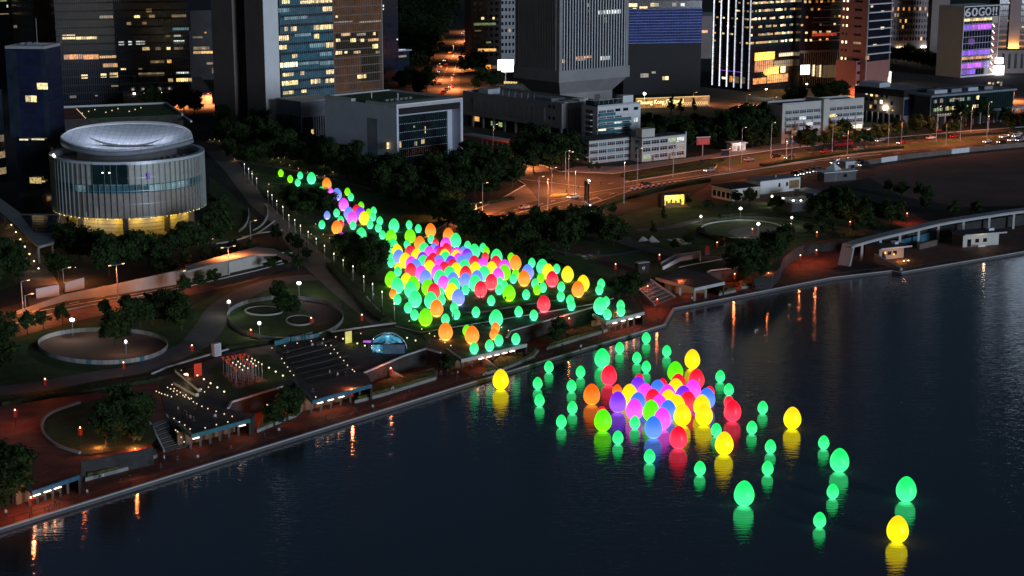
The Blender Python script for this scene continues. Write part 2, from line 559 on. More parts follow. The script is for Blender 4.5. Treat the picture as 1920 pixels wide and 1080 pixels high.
# harbour railing: posts one by one, one top rail
rl = thing('harbour_railing', 'thin metal railing standing along the seawall edge', 'railing')
pts = [(p.x, p.y) for p in shore_w]
off = 0.9
MB().strip([(x - 0.45, y + 0.75) for x, y in pts[1:9]], 0.07, Z_PROM + 1.05, Z_PROM + 1.12).build('top_rail', rl, 'dark_metal')
pm = MB().box(-0.04, 0.04, -0.04, 0.04, 0, 1.05).mesh('railing_post', 'dark_metal')
for a, b in zip(pts[1:8], pts[2:9]):
    L = math.hypot(b[0] - a[0], b[1] - a[1]); k = max(1, int(L / 3.0))
    for i in range(k):
        t = i / k
        o = link(bpy.data.objects.new('post', pm), rl)
        o.location = (a[0] + (b[0] - a[0]) * t - 0.45, a[1] + (b[1] - a[1]) * t + 0.75, Z_PROM)

sheet('promenade', [(1262, 580), (1560, 522), (1672, 509), (1690, 512), (1920, 473), (2200, 426), (2200, 365), (1920, 404), (1760, 427), (1640, 447), (1575, 449), (1530, 454), (1490, 467), (1466, 487), (1462, 502), (1445, 522), (1380, 545), (1300, 562), (1235, 577)], Z_PROM + .02, 'brown_brick')
# pale copings on the terrace edges that catch the light
def coping(pts, label, w=0.45, h=0.35, z=0.0, mat='pale_concrete', zo=0.004):
    o = MB().strip([(p.x, p.y) for p in gline(pts, z)], w, z + zo, z + h).build('edge_coping', None, mat)
    return tag(o, label, 'coping')
coping([(428, 767), (434, 755), (530, 726)], 'pale edge coping in front of the lawn with the lamp flowers')
coping([(683, 700), (755, 669), (798, 655), (826, 663)], 'pale edge coping below the lawn with the glass dome')
coping([(950, 634), (957, 622), (1112, 577)], 'long pale edge coping under the red egg by the steps')
coping([(1326, 511), (1332, 508), (1396, 501)], 'pale edge coping right of the promenade pavilion roof')
coping([(1273, 502), (1295, 497), (1362, 485)], 'thin pale coping along the upper lawn behind the pavilion roof', h=0.25)
coping([(285, 702), (312, 690), (430, 655), (560, 632), (700, 612), (742, 607)], 'long pale coping behind the lantern deck and the dome lawn', w=0.4)
coping([(742, 612), (790, 624), (900, 606), (1040, 583), (1115, 570), (1150, 560)], 'thin pale coping crossing below the glowing egg lawn', w=0.3, h=0.2)
coping([(855, 588), (905, 586), (985, 572), (1075, 560), (1120, 545)], 'dark low step wall inside the glowing egg lawn', w=0.5, h=0.4, mat='dark_stone')
coping([(455, 445), (485, 438), (530, 432)], 'short white kerb curving beside the main park path', w=0.3, h=0.3)
coping(smooth_px([(405, 458), (440, 452), (478, 440), (498, 428), (515, 415)]), 'curved white kerb below the white bent wall', w=0.3, h=0.4)

# lawns, paths and squares
sheet('lawn', [(440, 285), (560, 300), (640, 310), (700, 330), (800, 400), (900, 430), (1000, 470), (1090, 510), (1160, 545), (1130, 560), (950, 590), (830, 612), (745, 610), (640, 505), (545, 420), (470, 330)], 0.03, 'grass')
sheet('lawn', [(392, 330), (432, 360), (470, 400), (505, 430), (470, 445), (420, 455), (360, 462), (300, 470), (300, 450), (400, 420)], 0.03, 'grass')
sheet('lawn', [(-60, 625), (160, 605), (320, 592), (420, 545), (560, 515), (600, 525), (640, 560), (735, 606), (690, 608), (420, 655), (285, 700), (180, 716), (60, 740), (-60, 760)], 0.03, 'grass')
sheet('lawn', [(960, 470), (1060, 430), (1180, 400), (1300, 368), (1420, 380), (1560, 372), (1640, 400), (1740, 420), (1600, 445), (1530, 450), (1470, 475), (1400, 498), (1330, 508), (1250, 515), (1180, 530), (1090, 508)], 0.03, 'grass')
sheet('lawn', [(-80, 500), (60, 470), (100, 470), (60, 520), (0, 545), (-80, 560)], 0.03, 'grass')
sheet('main_path', [(385, 284), (420, 318), (470, 385), (512, 420), (560, 490), (620, 545), (700, 611), (742, 607), (690, 560), (640, 505), (590, 462), (545, 420), (500, 378), (470, 335), (432, 284)], 0.06, 'path')
def path_strip(name, pts, w, z, mat, h=0.03):
    return tag(MB().strip([(p.x, p.y) for p in gline(smooth_px(pts), 0)], w, z - h, z).build(name, None, mat), kind='structure')
path_strip('path', [(-40, 738), (80, 724), (170, 707), (260, 692), (320, 668), (365, 645), (395, 610), (415, 580), (455, 552), (520, 528), (590, 520)], 7.5, 0.09, 'grey_path')
path_strip('path', [(1085, 395), (1110, 415), (1150, 440), (1195, 460), (1280, 480), (1380, 487)], 6.5, 0.09, 'path')
path_strip('path', [(1195, 432), (1250, 428), (1320, 412), (1420, 408), (1500, 415), (1590, 428), (1650, 436)], 4.0, 0.105, 'grey_path')
path_strip('path', [(1000, 460), (1080, 478), (1150, 478), (1200, 470)], 2.5, 0.12, 'grey_path')
path_strip('path', [(1010, 440), (1090, 470), (1150, 496), (1195, 515)], 7.5, 0.075, 'brown_brick')
path_strip('path', [(435, 300), (470, 306), (540, 318), (620, 336), (700, 356)], 2.6, 0.10, 'path')
path_strip('path', [(490, 343), (560, 345), (640, 340)], 1.4, 0.085, 'grey_path')
path_strip('path', [(560, 440), (640, 442), (760, 436)], 1.4, 0.085, 'grey_path')
sheet('red_plaza', [(-200, 790), (0, 762), (90, 746), (180, 735), (300, 706), (330, 700), (300, 740), (312, 781), (281, 795), (285, 838), (152, 866), (148, 892), (62, 921), (36, 896), (20, 905), (-60, 950), (-250, 985)], 0.03, 'red_brick')
sheet('lantern_deck', [(298, 716), (330, 700), (430, 660), (560, 637), (700, 618), (745, 613), (800, 640), (798, 655), (755, 668), (683, 699), (690, 708), (695, 721), (587, 751), (553, 716), (530, 726), (433, 754), (428, 767), (475, 776), (468, 786), (360, 815), (322, 785), (312, 781)], 0.05, 'plaza_stone')
sheet('lawn', [(392, 694), (420, 672), (505, 664), (548, 702), (530, 724), (434, 752), (427, 744)], 0.075, 'grass')
sheet('lawn', [(630, 640), (690, 617), (745, 616), (798, 642), (797, 653), (755, 667), (720, 655)], 0.075, 'grass')
sheet('egg_terrace', [(800, 640), (798, 655), (828, 662), (866, 674), (987, 646), (950, 634), (957, 623), (1040, 599), (1112, 578), (1120, 570), (1040, 584), (900, 608), (792, 626)], 0.06, 'plaza_stone')
sheet('upper_terrace', [(1118, 580), (1137, 603), (1207, 585), (1190, 560), (1150, 562)], 0.06, 'plaza_stone')
# roundabout-like mound in the red plaza
md = sheet('lawn', smooth_px([(78, 806), (92, 780), (150, 758), (240, 735), (272, 748), (284, 790), (288, 830), (220, 846), (150, 852), (104, 836)], 4, True), 0.12, 'grass')
tag(MB().strip([(p.x, p.y) for p in gline(smooth_px([(150, 852), (104, 836), (80, 810), (90, 780), (150, 757)], 5), 0)], 0.5, 0.03, 0.6).build('planter_kerb', None, 'concrete'),
    'grey kerb curving round the dark mound in the red brick plaza', 'kerb')
# roads
road = sheet('road', [(820, 442), (960, 408), (1095, 386), (1190, 352), (1340, 326), (1500, 303), (1640, 288), (1800, 274), (2060, 258), (2060, 226), (1800, 246), (1620, 262), (1450, 281), (1290, 303), (1150, 325), (1050, 322), (985, 300), (930, 270), (866, 236), (862, 262), (905, 295), (962, 332), (985, 346), (940, 372), (850, 408)], 0.05, 'asphalt')
road2 = sheet('road', [(-120, 652), (0, 614), (130, 580), (330, 543), (480, 508), (548, 490), (525, 476), (350, 512), (240, 533), (60, 562), (0, 578), (-120, 600)], 0.05, 'asphalt')
road3 = sheet('road', [(800, 172), (815, 130), (850, 90), (868, 55), (905, 20), (930, 20), (885, 75), (872, 110), (862, 140), (862, 185), (835, 190)], 0.05, 'asphalt')
sheet('road', [(1290, 178), (1420, 192), (1640, 172), (1700, 150), (1920, 172), (2060, 190), (2060, 225), (1920, 205), (1700, 240), (1620, 225), (1420, 205)], 0.045, 'asphalt')
sheet('road', [(270, 178), (420, 170), (420, 212), (330, 206), (230, 190)], 0.045, 'asphalt')
sheet('pavement', [(850, 408), (940, 372), (985, 346), (1000, 362), (1010, 376), (960, 388), (870, 420), (820, 440), (780, 455)], 0.07, 'path')
sheet('pavement', [(1330, 346), (1480, 322), (1640, 300), (1640, 330), (1560, 350), (1500, 378), (1340, 382), (1290, 372)], 0.04, 'brown_brick')
sheet('pavement', [(1050, 322), (1150, 325), (1290, 303), (1450, 281), (1620, 262), (1620, 254), (1450, 270), (1290, 296), (1160, 312), (1080, 312)], 0.13, 'concrete')
sheet('pavement', [(-120, 690), (0, 640), (150, 600), (330, 560), (480, 525), (548, 500), (560, 492), (548, 491), (480, 509), (330, 544), (130, 582), (0, 616), (-120, 655)], 0.09, 'brown_brick')
sheet('pavement', [(-20, 385), (30, 420), (80, 480), (125, 560), (60, 585), (20, 470), (-40, 430)], 0.06, 'path')
sheet('event_ground', [(1600, 316), (1700, 300), (1920, 276), (2160, 262), (2160, 380), (1960, 385), (1800, 388), (1690, 368)], 0.03, 'soil')
sheet('event_ground', [(1560, 342), (1600, 317), (1690, 368), (1800, 388), (1960, 385), (1960, 400), (1780, 412), (1640, 380)], 0.028, 'earth')
sheet('red_plaza', [(1470, 500), (1480, 480), (1520, 465), (1580, 456), (1600, 490), (1560, 510), (1480, 520)], Z_PROM + 0.03, 'red_brick')
sheet('path', [(1640, 400), (1700, 395), (1760, 425), (1700, 432)], 0.06, 'red_brick')
sheet('path', [(1490, 458), (1560, 448), (1590, 450), (1540, 456)], 0.075, 'red_brick')

def dash(parent, a, b, w=0.18, mat='road_white', z=0.09):
    p, q = gp(*a), gp(*b)
    d = q - p
    o = bpy.data.objects.new('lane_marking', cube_mesh(mat))
    ang = math.atan2(d.y, d.x)
    o.location = (p.x + math.sin(ang) * w / 2, p.y - math.cos(ang) * w / 2, z)
    o.scale = (d.length, w, 0.012)
    o.rotation_euler = (0, 0, ang)
    link(o, parent)
def dashes(parent, pts, on, offl, w=0.3, mat='road_white'):
    P = [gp(*p) for p in pts]
    for a, b in zip(P, P[1:]):
        d = b - a; L = d.length; u = d / L; s = 0.0
        while s + on < L:
            p, q = a + u * s, a + u * (s + on)
            dash(parent, proj(p), proj(q), w, mat); s += on + offl
def solid(parent, pts, w=0.32, mat='road_white'):
    for a, b in zip(pts, pts[1:]): dash(parent, a, b, w, mat)
solid(road, [(835, 432), (960, 402), (1096, 368), (1105, 362), (1250, 338), (1400, 318)], 0.28)
dashes(road, [(880, 412), (1010, 384), (1100, 360)], 3.0, 4.5)
dashes(road, [(905, 420), (1040, 390), (1120, 372)], 3.0, 4.5)
dashes(road, [(1110, 372), (1200, 352), (1340, 328), (1500, 306), (1640, 291), (1900, 268)], 3.5, 6.5)
dashes(road, [(1140, 345), (1300, 316), (1480, 290), (1640, 274), (1900, 252)], 3.5, 6.5)
solid(road, [(945, 331), (1000, 339), (1060, 346), (1105, 352)], 0.35)
solid(road, [(1096, 378), (1120, 371), (1128, 375), (1105, 384), (1096, 378)], 0.3)
solid(road, [(1105, 374), (1118, 372)], 0.3)
for i in range(6):
    x = 1032 + 5.2 * i
    dash(road, (x, 369 - 0.3 * i), (x + 4.5, 364 - 0.3 * i), 0.7, 'road_yellow')
solid(road, [(1030, 372), (1065, 374)], 0.25, 'road_yellow')
solid(road, [(1110, 366), (1140, 361), (1165, 363)], 0.2, 'road_yellow')
dashes(road2, [(0, 596), (130, 570), (330, 528), (480, 494)], 3.0, 5.0)
solid(road2, [(60, 586), (230, 556), (330, 538)], 0.3)
dashes(road3, [(828, 150), (846, 110), (868, 80), (890, 45)], 6, 8, 0.4)
dashes(road3, [(845, 160), (856, 118), (876, 85)], 6, 8, 0.4)
# green median and verge hedges: one low hedge each
def hedge(pts, label, w=3.0, h=0.9, mat='hedge', z=0.0):
    P = [(p.x, p.y) for p in gline(smooth_px(pts, 4), z)]
    mb = MB().strip(P, w, z + 0.05, z + h)
    o = mb.build('clipped_hedge', None, mat)
    bm = bmesh.new(); bm.from_mesh(o.data)
    bmesh.ops.subdivide_edges(bm, edges=bm.edges[:], cuts=2, use_grid_fill=True)
    for v in bm.verts:
        v.co += Vector((random.uniform(-.12, .12), random.uniform(-.12, .12), random.uniform(-.15, .2) if v.co.z > z + 0.3 else 0))
    bm.to_mesh(o.data); bm.free()
    return tag(o, label, 'hedge')
hedge([(1178, 338), (1230, 329), (1300, 317), (1338, 311)], 'short clipped hedge on the road median near the crossing')
hedge([(1430, 312), (1500, 300), (1600, 286), (1690, 277)], 'long clipped hedge on the median right of the white site hut', 3.0)
hedge([(1690, 262), (1760, 258), (1850, 252), (1930, 246)], 'clipped hedge on the median near the far right traffic')
hedge([(1172, 332), (1250, 318), (1335, 304), (1345, 303)], 'clipped hedge in front of the white low rise wing', 4.5, 1.0)
hedge([(1130, 390), (1200, 365), (1290, 345), (1330, 340)], 'dark hedge along the park side of the road by the lit kiosk', 2.2, 1.1)
hedge([(880, 428), (960, 412), (1060, 398), (1105, 392)], 'dark hedge between the road and the shaded park trees', 2.6, 1.2)
hedge([(862, 398), (900, 385), (945, 376), (962, 374)], 'clipped hedge behind the pale triangular forecourt', 2.5, 0.9)
hedge([(1350, 408), (1420, 404), (1500, 412), (1540, 422)], 'dark hedge behind the circular lawn pool', 2.0, 1.0)
hedge([(1312, 432), (1330, 446), (1390, 454), (1450, 450), (1470, 440)], 'dark hedge along the near side of the circular lawn pool', 2.0, 1.0)
hedge([(620, 500), (660, 545), (700, 590), (722, 604)], 'dark hedge beside the ring fence along the main path', 2.5, 1.1)
hedge([(300, 712), (240, 722), (170, 732), (80, 746), (0, 760)], 'dark hedge between the grey path and the red brick plaza', 2.2, 0.8)
hedge([(230, 535), (330, 516), (420, 488), (480, 462)], 'dark hedge on top of the beige underpass wall', 3.0, 1.0)
hedge([(420, 655), (520, 640), (620, 628)], 'dark hedge between the ring fence and the lantern deck', 2.0, 0.8)
hedge([(1480, 445), (1540, 440), (1580, 444)], 'low hedge in front of the red path beside the covered walkway', 3.0, 0.8)
def kerb(pts, label):
    tag(MB().strip([(p.x, p.y) for p in gline(pts, 0)], .4, .02, .24).build('kerb', None, 'pale_concrete'), label, 'kerb')
kerb([(835, 444), (960, 411), (1095, 389), (1190, 355), (1340, 329), (1500, 306), (1640, 291)], 'pale kerb along the park side of the main road')
kerb([(780, 457), (850, 410), (940, 373), (985, 347), (962, 333), (905, 296), (862, 263)], 'pale kerb bending round the triangular forecourt')
kerb([(985, 300), (1050, 322), (1150, 326), (1290, 304), (1450, 282), (1620, 263), (1800, 247), (1950, 236)], 'pale kerb along the building side of the main road')
kerb([(1172, 342), (1232, 333), (1342, 315), (1344, 309), (1300, 313), (1176, 335)], 'pale kerb around the short median hedge')
kerb([(-120, 654), (0, 615), (130, 581), (330, 543), (480, 508), (548, 490)], 'pale kerb on the near side of the sunken road')
kerb([(1425, 316), (1500, 304), (1600, 290), (1692, 281)], 'pale kerb below the long median hedge')
sheet('verge', [(1340, 304), (1450, 290), (1470, 292), (1400, 303), (1345, 309)], .14, 'grass')
sheet('verge', [(1440, 300), (1560, 286), (1640, 276), (1800, 262), (1900, 254), (1900, 258), (1800, 267), (1640, 282), (1500, 300)], .14, 'grass')
# distant high ground behind the city
hm = MB()
NX, NY = 60, 14
rnd = random.Random(5)
ph = [(rnd.uniform(.001, .004), rnd.uniform(0, 6), rnd.uniform(.3, 1)) for _ in range(7)]
for j in range(NY):
    for i in range(NX):
        x = -2600 + 5200 * i / (NX - 1); y = 2100 + 2600 * j / (NY - 1)
        t = j / (NY - 1)
        h = 420 * math.sin(min(1, t * 1.4) * PI / 2) * (0.75 + 0.25 * sum(a * math.sin(f * x + p + t) for f, p, a in ph) / 2.5) + rnd.uniform(-6, 6)
        hm.v.append(Vector((x, y, max(-1.0, h) if j else -1.0)))
for j in range(NY - 1):
    for i in range(NX - 1):
        a = j * NX + i
        hm.f.append([a, a + 1, a + NX + 1, a + NX]); hm.m.append(0)
tag(hm.build('hills', None, 'hedge'), kind='structure')
# ------------------------------------------------------------------ buildings
DIM = {}
def tower(name, label, corner, rx, lx, h, ang=44, body='concrete', cat='building', z=0.0, group=None, body_part=True):
    c = gp(corner[0], corner[1], z)
    r = thing(name, label, cat, c, math.radians(ang), group)
    w = fit(c, ang, rx, z); d = fit(c, ang + 90, lx, z)
    DIM[r] = (w, d, h)
    if body_part: part(r, 'wall', body, 0, w, 0, d, 0, h)
    return r, w, d
def bands(r, face, z0, z1, step, mat, th=0.6, out=0.12, name='floor_band', u0=0.0, u1=None):
    w, d, h = DIM[r]
    if u1 is None: u1 = w if face == 'R' else d
    z = z0
    while z + th <= z1 + 1e-6:
        fpart(r, face, name, mat, u0, u1, z, z + th, out, 0.05); z += step
def mullions(r, face, n, z0, z1, mat, wd=0.15, out=0.2, name='mullion', u0=0.0, u1=None, skip=()):
    w, d, h = DIM[r]
    if u1 is None: u1 = w if face == 'R' else d
    for i in range(n + 1):
        if i in skip: continue
        u = u0 + (u1 - u0 - wd) * i / n
        fpart(r, face, name, mat, u, u + wd, z0, z1, out, 0.04)
def lit(r, face, rects, off=(0, 0), k=1.0, out=0.06, name='window', cell=None, on=None):
    """lit windows read off the picture: (x0, y0, x1, y1, material)"""
    for x0, y0, x1, y1, mt in rects:
        X0, Y0, X1, Y1 = off[0] + x0 / k, off[1] + y0 / k, off[0] + x1 / k, off[1] + y1 / k
        ym = (Y0 + Y1) / 2; xm = (X0 + X1) / 2
        u0 = on_face(r, face, X0, ym)[0]; u1 = on_face(r, face, X1, ym)[0]
        z1 = on_face(r, face, xm, Y0)[1]; z0 = on_face(r, face, xm, Y1)[1]
        if u1 < u0: u0, u1 = u1, u0
        n = max(1, round((u1 - u0) / cell)) if cell else 1
        s = (u1 - u0) / n
        for i in range(n):
            o = fpart(r, face, name, mt, u0 + s * i + 0.04, u0 + s * (i + 1) - 0.04, z0, z1, out, 0.04)
            if on: under(o, on)
def scatter(r, face, z0, z1, step, cw, prob, mats, hgt=1.8, out=0.06, u0=0.0, u1=None, name='window', seed=1, zo=0.9, run=1):
    w, d, h = DIM[r]
    if u1 is None: u1 = w if face == 'R' else d
    rr = random.Random(seed)
    z = z0
    while z + hgt < z1:
        u = u0
        while u + cw <= u1 + 1e-3:
            if rr.random() < prob:
                m = rr.choice(mats)
                for q in range(rr.randint(1, run)):
                    if u + cw <= u1 + 1e-3:
                        fpart(r, face, name, m, u + 0.08, u + cw - 0.08, z + zo, z + zo + hgt * rr.uniform(.75, 1), out, 0.04)
                        u += cw
            else: u += cw
        z += step
Y, WM, OR, WH, BR, DM, TL, GR = 'lit_yellow', 'lit_warm', 'lit_orange', 'lit_white', 'lit_bright', 'lit_dim', 'lit_teal', 'lit_green'

# --- far left: towers behind the office block
r, w, d = tower('office_tower', 'brown tower with a white edge at the far left behind the blue office block', (72, 175), 108, 30, 150, 30, 'brown_glass')
bands(r, 'R', 3, 150, 4.5, 'dark_stone', 1.2); bands(r, 'L', 3, 150, 4.5, 'dark_stone', 1.2)
fpart(r, 'R', 'corner_fin', 'white_paint', w - 2.2, w - 0.4, 55, 150, 0.4, 0.1)
lit(r, 'R', [(348, 0, 372, 40, GR), (92, 170, 115, 188, DM)], k=3.6)
r, w, d = tower('office_tower', 'dark tower with greenish lit floors in the top left corner', (20, 160), 58, -60, 140, 25, 'night_glass')
bands(r, 'R', 3, 140, 4.2, 'dark_metal', 0.8)
lit(r, 'R', [(0, 0, 45, 10, GR), (0, 90, 60, 98, DM), (45, 33, 55, 50, WH)], k=3.6)
r, w, d = tower('office_tower', 'black glass tower with orange lit office floors behind the drum building', (113, 200), 222, 70, 150, 20, 'night_glass')
bands(r, 'R', 2, 150, 4.1, 'black', 0.7); mullions(r, 'R', 28, 0, 150, 'dark_metal', 0.12, 0.16)
lit(r, 'R', [(418, 235, 508, 265, Y), (512, 240, 655, 265, Y), (430, 368, 560, 400, OR), (562, 368, 665, 400, OR), (672, 375, 785, 392, WM), (695, 428, 795, 455, WM),
             (548, 503, 592, 530, Y), (680, 497, 720, 522, Y), (740, 490, 800, 522, Y), (750, 575, 803, 585, DM), (672, 105, 762, 126, DM), (640, 642, 660, 650, DM), (470, 645, 515, 662, DM)], k=3.6, cell=2.4)
r, w, d = tower('office_tower', 'black glass tower with scattered white lit windows left of the concrete slab tower', (224, 196), 360, 200, 150, 14, 'night_glass')
bands(r, 'R', 2, 150, 4.1, 'black', 0.7); mullions(r, 'R', 34, 0, 150, 'dark_metal', 0.12, 0.16)
lit(r, 'R', [(1095, 0, 1285, 210, 'slate_glass')], k=3.6)
lit(r, 'R', [(800, 280, 838, 305, WH), (866, 278, 892, 303, WH), (918, 276, 980, 300, WH), (905, 103, 945, 125, Y), (985, 60, 1025, 82, WM), (960, 318, 1010, 342, Y),
             (1125, 318, 1152, 338, Y), (1175, 318, 1235, 335, DM), (1115, 230, 1150, 250, DM), (1172, 230, 1222, 248, WH), (1172, 272, 1245, 290, WH), (1165, 187, 1275, 203, TL),
             (935, 490, 1110, 512, DM), (1190, 485, 1275, 502, WH), (1135, 530, 1168, 552, Y), (1190, 527, 1295, 550, Y), (815, 452, 850, 472, Y), (935, 450, 960, 470, DM),
             (1015, 408, 1108, 425, DM), (1128, 403, 1158, 425, WM), (855, 150, 885, 168, DM), (960, 148, 990, 165, DM), (1005, 100, 1045, 122, DM), (1160, 98, 1258, 122, DM), (1050, 318, 1085, 340, DM)], k=3.6, cell=2.2, out=0.09)
r, w, d = tower('podium', 'low podium with a row of round white lights below the black towers', (232, 200), 398, 225, 6, 14, 'brown_stone')
for i, (x, y) in enumerate([(903, 578), (972, 578), (1088, 575), (1155, 572), (1232, 570)]):
    u, z = on_face(r, 'R', x / 3.6, y / 3.6)
    fpart(r, 'R', 'wall_light', 'lamp_white', u - .5, u + .5, 6.05, 6.9, 0.3, 0.3)
r, w, d = tower('far_block', 'distant block with warm lit floors in the gap left of the slab tower', (358, 150), 430, 330, 40, 14, 'dark_stone')
lit(r, 'R', [(1305, 315, 1415, 335, DM), (1305, 345, 1440, 362, WM), (1300, 245, 1370, 258, DM), (1380, 215, 1395, 225, OR), (1395, 420, 1440, 435, DM), (1430, 460, 1450, 495, DM)], k=3.6, cell=2.5)

# --- blue office block beside the drum building
c = gp(103, 408)
r = thing('office_block', 'dark blue office block with a flat railed roof left of the drum building', 'building', c, math.radians(84))
h = hz(103, 408, 92); w = fit(c, 84, 131); d = fit(c, 174, 30); DIM[r] = (w, d, h)
zm = hz(103, 408, 258)
part(r, 'wall', 'navy_glass', 0, w, 0, d, zm, h)
part(r, 'lower_wall', 'night_glass', 1.2, w - 1.0, 1.2, d - 1, 0, zm)
part(r, 'roof_deck', 'roof_dark', 0.5, w - .5, 0.5, d - .5, h + 0.01, h + 0.15)
for q, (a, b, e, g) in enumerate([(0, w, 0, 0.5), (0, w, d - .5, d), (0, .5, .5, d - .5), (w - .5, w, .5, d - .5)]):
    part(r, 'parapet', 'concrete', a, b, e, g, h + 0.004, h + 0.9)
part(r, 'roof_beam', 'steel', w * .3, w * .3 + .4, .6, d - .6, h + .16, h + 1.0)
for x, y in ((.35, .5), (.55, .4), (.6, .6), (.45, .7)):
    part(r, 'roof_plant', 'roof_grey', w * x, w * x + 1.2, d * y, d * y + 1.0, h + .16, h + 1.5)
part(r, 'roof_mast', 'pole_grey', w * .8, w * .8 + .12, d * .5, d * .5 + .12, h + .1, h + 9)
bands(r, 'R', zm + 3, h - 2, 4.0, 'black', 0.25, 0.03); bands(r, 'L', zm + 3, h - 2, 4.0, 'black', 0.25, 0.03)
fpart(r, 'L', 'corner_panel', 'slate_glass', 0, 1.6, zm + .3, h - .3, 0.05); fpart(r, 'L', 'side_panel', 'slate_glass', d * .72, d, zm + .3, h - .3, 0.06)
lit(r, 'L', [(250, 560, 322, 603, Y), (172, 645, 248, 688, Y)], k=3.6, cell=1.6)
lit(r, 'L', [(130, 938, 190, 947, 'lit_bright'), (212, 935, 300, 945, 'lit_bright')], k=3.6)
lit(r, 'L', [(200, 478 + 720, 280, 518 + 720, Y), (282, 500 + 720, 305, 510 + 720, Y)], k=3.6, out=0.02)
r2, w, d = tower('glass_wall', 'pale blue glass wall strip standing at the left picture edge', (-12, 345), 14, -90, 34, 60, 'slate_glass')
for z in (3, 9, 15): fpart(r2, 'R', 'window', DM, 0.8, w - .3, z, z + 2.4, 0.05)

# --- concrete slab tower with teal glass (the government offices)
r, w, d = tower('slab_tower', 'tall slab tower with concrete end wall and teal glass front with lit offices', (500, 252), 628, 404, 118, 44, body_part=False)
s0 = fit(gp(500, 252), 134, 466); s1 = fit(gp(500, 252), 134, 443)
part(r, 'end_wall', 'brown_stone', 0, w, 0, s0, 0, 118)
part(r, 'end_wall', 'brown_stone', 0, w, s1, d, 0, 118)
part(r, 'recess', 'black', 2.6, w - 0.5, s0 + .002, s1 - .002, 0, 117.6)
u_w = fit(gp(500, 252), 44, 527)
fpart(r, 'R', 'white_end_panel', 'white_paint', 0, u_w, 0, 118, 0.35, 0.02)
fpart(r, 'R', 'shadow_gap', 'black', u_w + .01, u_w + .7, 0, 118, 0.1, 0.05)
zg = 11.0
GW = fpart(r, 'R', 'glass_wall', 'teal_glass', u_w + .75, w, zg, 118, 0.25, 0.02)
for i in range(26):
    under(fpart(r, 'R', 'floor_band', 'slate_glass', u_w + .8, w, zg + 3.0 + 4.1 * i, zg + 4.1 + 4.1 * i, 0.31, -0.24), GW)
n = 27
for i in range(n):
    u = u_w + .75 + (w - u_w - 1.0) * i / (n - 1)
    under(fpart(r, 'R', 'mullion', 'steel', u, u + .13, zg, 118, 0.6, -0.24), GW)
lit(r, 'R', [(485, 0, 532, 22, Y), (595, 0, 790, 18, Y), (735, 40, 790, 68, Y), (497, 165, 518, 190, Y), (540, 163, 572, 190, Y), (680, 152, 797, 180, Y), (682, 208, 710, 236, Y),
             (467, 218, 525, 248, Y), (757, 260, 800, 290, Y), (470, 277, 512, 303, Y), (548, 332, 580, 355, Y), (475, 382, 580, 412, BR), (490, 447, 555, 467, Y), (598, 437, 622, 460, Y),
             (757, 428, 803, 453, Y), (483, 495, 580, 522, Y), (662, 485, 722, 512, Y), (752, 482, 806, 507, Y), (492, 557, 555, 578, Y), (605, 550, 635, 568, Y), (588, 592, 740, 622, BR),
             (655, 265, 755, 290, TL), (715, 318, 790, 342, TL), (585, 378, 710, 395, TL), (718, 373, 803, 397, TL), (463, 50, 530, 75, TL), (500, 100, 640, 118, TL), (560, 205, 660, 222, TL), (520, 610, 580, 622, DM)],
    off=(380, 0), k=3.273, cell=1.15, out=0.36, on=GW)
# lower block in front of the slab tower
r, w, d = tower('link_block', 'low grey link block with vertical ribs between slab tower and box building', (566, 262), 640, 520, hz(566, 262, 192), 44, 'roof_grey')
fpart(r, 'L', 'glass_wall', 'night_glass', 0.5, d - .5, .5, 10, 0.05)
mullions(r, 'L', 10, 0.3, 10.5, 'concrete', 0.3, 0.25)
u0 = fit(gp(566, 262), 44, 588)
fpart(r, 'R', 'glass_wall', 'slate_glass', 0.4, w, .5, 9.5, 0.05)
mullions(r, 'R', 12, 0.3, 9.8, 'pale_concrete', 0.35, 0.3, u0=u0)
fpart(r, 'R', 'window', 'lit_warm', u0 - 1.2, u0, 1, 4, 0.1)
part(r, 'roof_slab', 'pale_concrete', -.3, w, -.3, d, h * 0 + DIM[r][2] + .01, DIM[r][2] + .5)
# brown glass wing
r, w, d = tower('brown_tower', 'tower of copper brown glass right of the teal glass front', (628, 214), 719, 610, 120, 44, 'brown_glass')
bands(r, 'R', 2, 118, 4.1, 'brown_stone', 0.5, 0.08); mullions(r, 'R', 22, 0, 120, 'bronze_clad', 0.16, 0.22)
fpart(r, 'R', 'edge_fin', 'concrete', w - .5, w, 0, 120, 0.35)
lit(r, 'R', [(815, 200, 1080, 335, 'amber_glass'), (975, 335, 1085, 500, 'amber_glass')], off=(380, 0), k=3.273, out=0.04)
lit(r, 'R', [(815, 95, 830, 108, Y), (805, 130, 920, 138, DM), (960, 128, 1095, 136, DM), (850, 203, 905, 220, WM), (945, 203, 1000, 218, DM), (1045, 198, 1062, 215, Y), (815, 238, 845, 256, Y), (906, 236, 940, 258, Y),
             (965, 238, 990, 256, Y), (1015, 236, 1080, 252, WM), (1042, 270, 1075, 297, Y), (815, 314, 855, 334, Y), (870, 314, 890, 327, Y), (925, 312, 968, 328, WM), (1060, 312, 1085, 327, GR), (950, 458, 1003, 480, Y)],
    off=(380, 0), k=3.273, cell=1.5, out=0.1)
r, w, d = tower('office_tower', 'narrow dark blue tower peeking out right of the copper glass tower', (716, 155), 748, 705, 130, 30, 'navy_glass')
bands(r, 'R', 2, 130, 4, 'slate_glass', 1.0, 0.08)
lit(r, 'R', [(1190, 237, 1198, 246, WH), (1105, 30, 1112, 60, WH)], off=(380, 0), k=3.273)
r, w, d = tower('glass_pavilion', 'small pale glazed podium with lit sides right of the copper glass tower', (738, 152), 768, 716, hz(738, 152, 97), 44, 'slate_glass')
part(r, 'roof_slab', 'pale_metal', -1, w + 1, -1, d + 1, DIM[r][2] + .01, DIM[r][2] + .7)
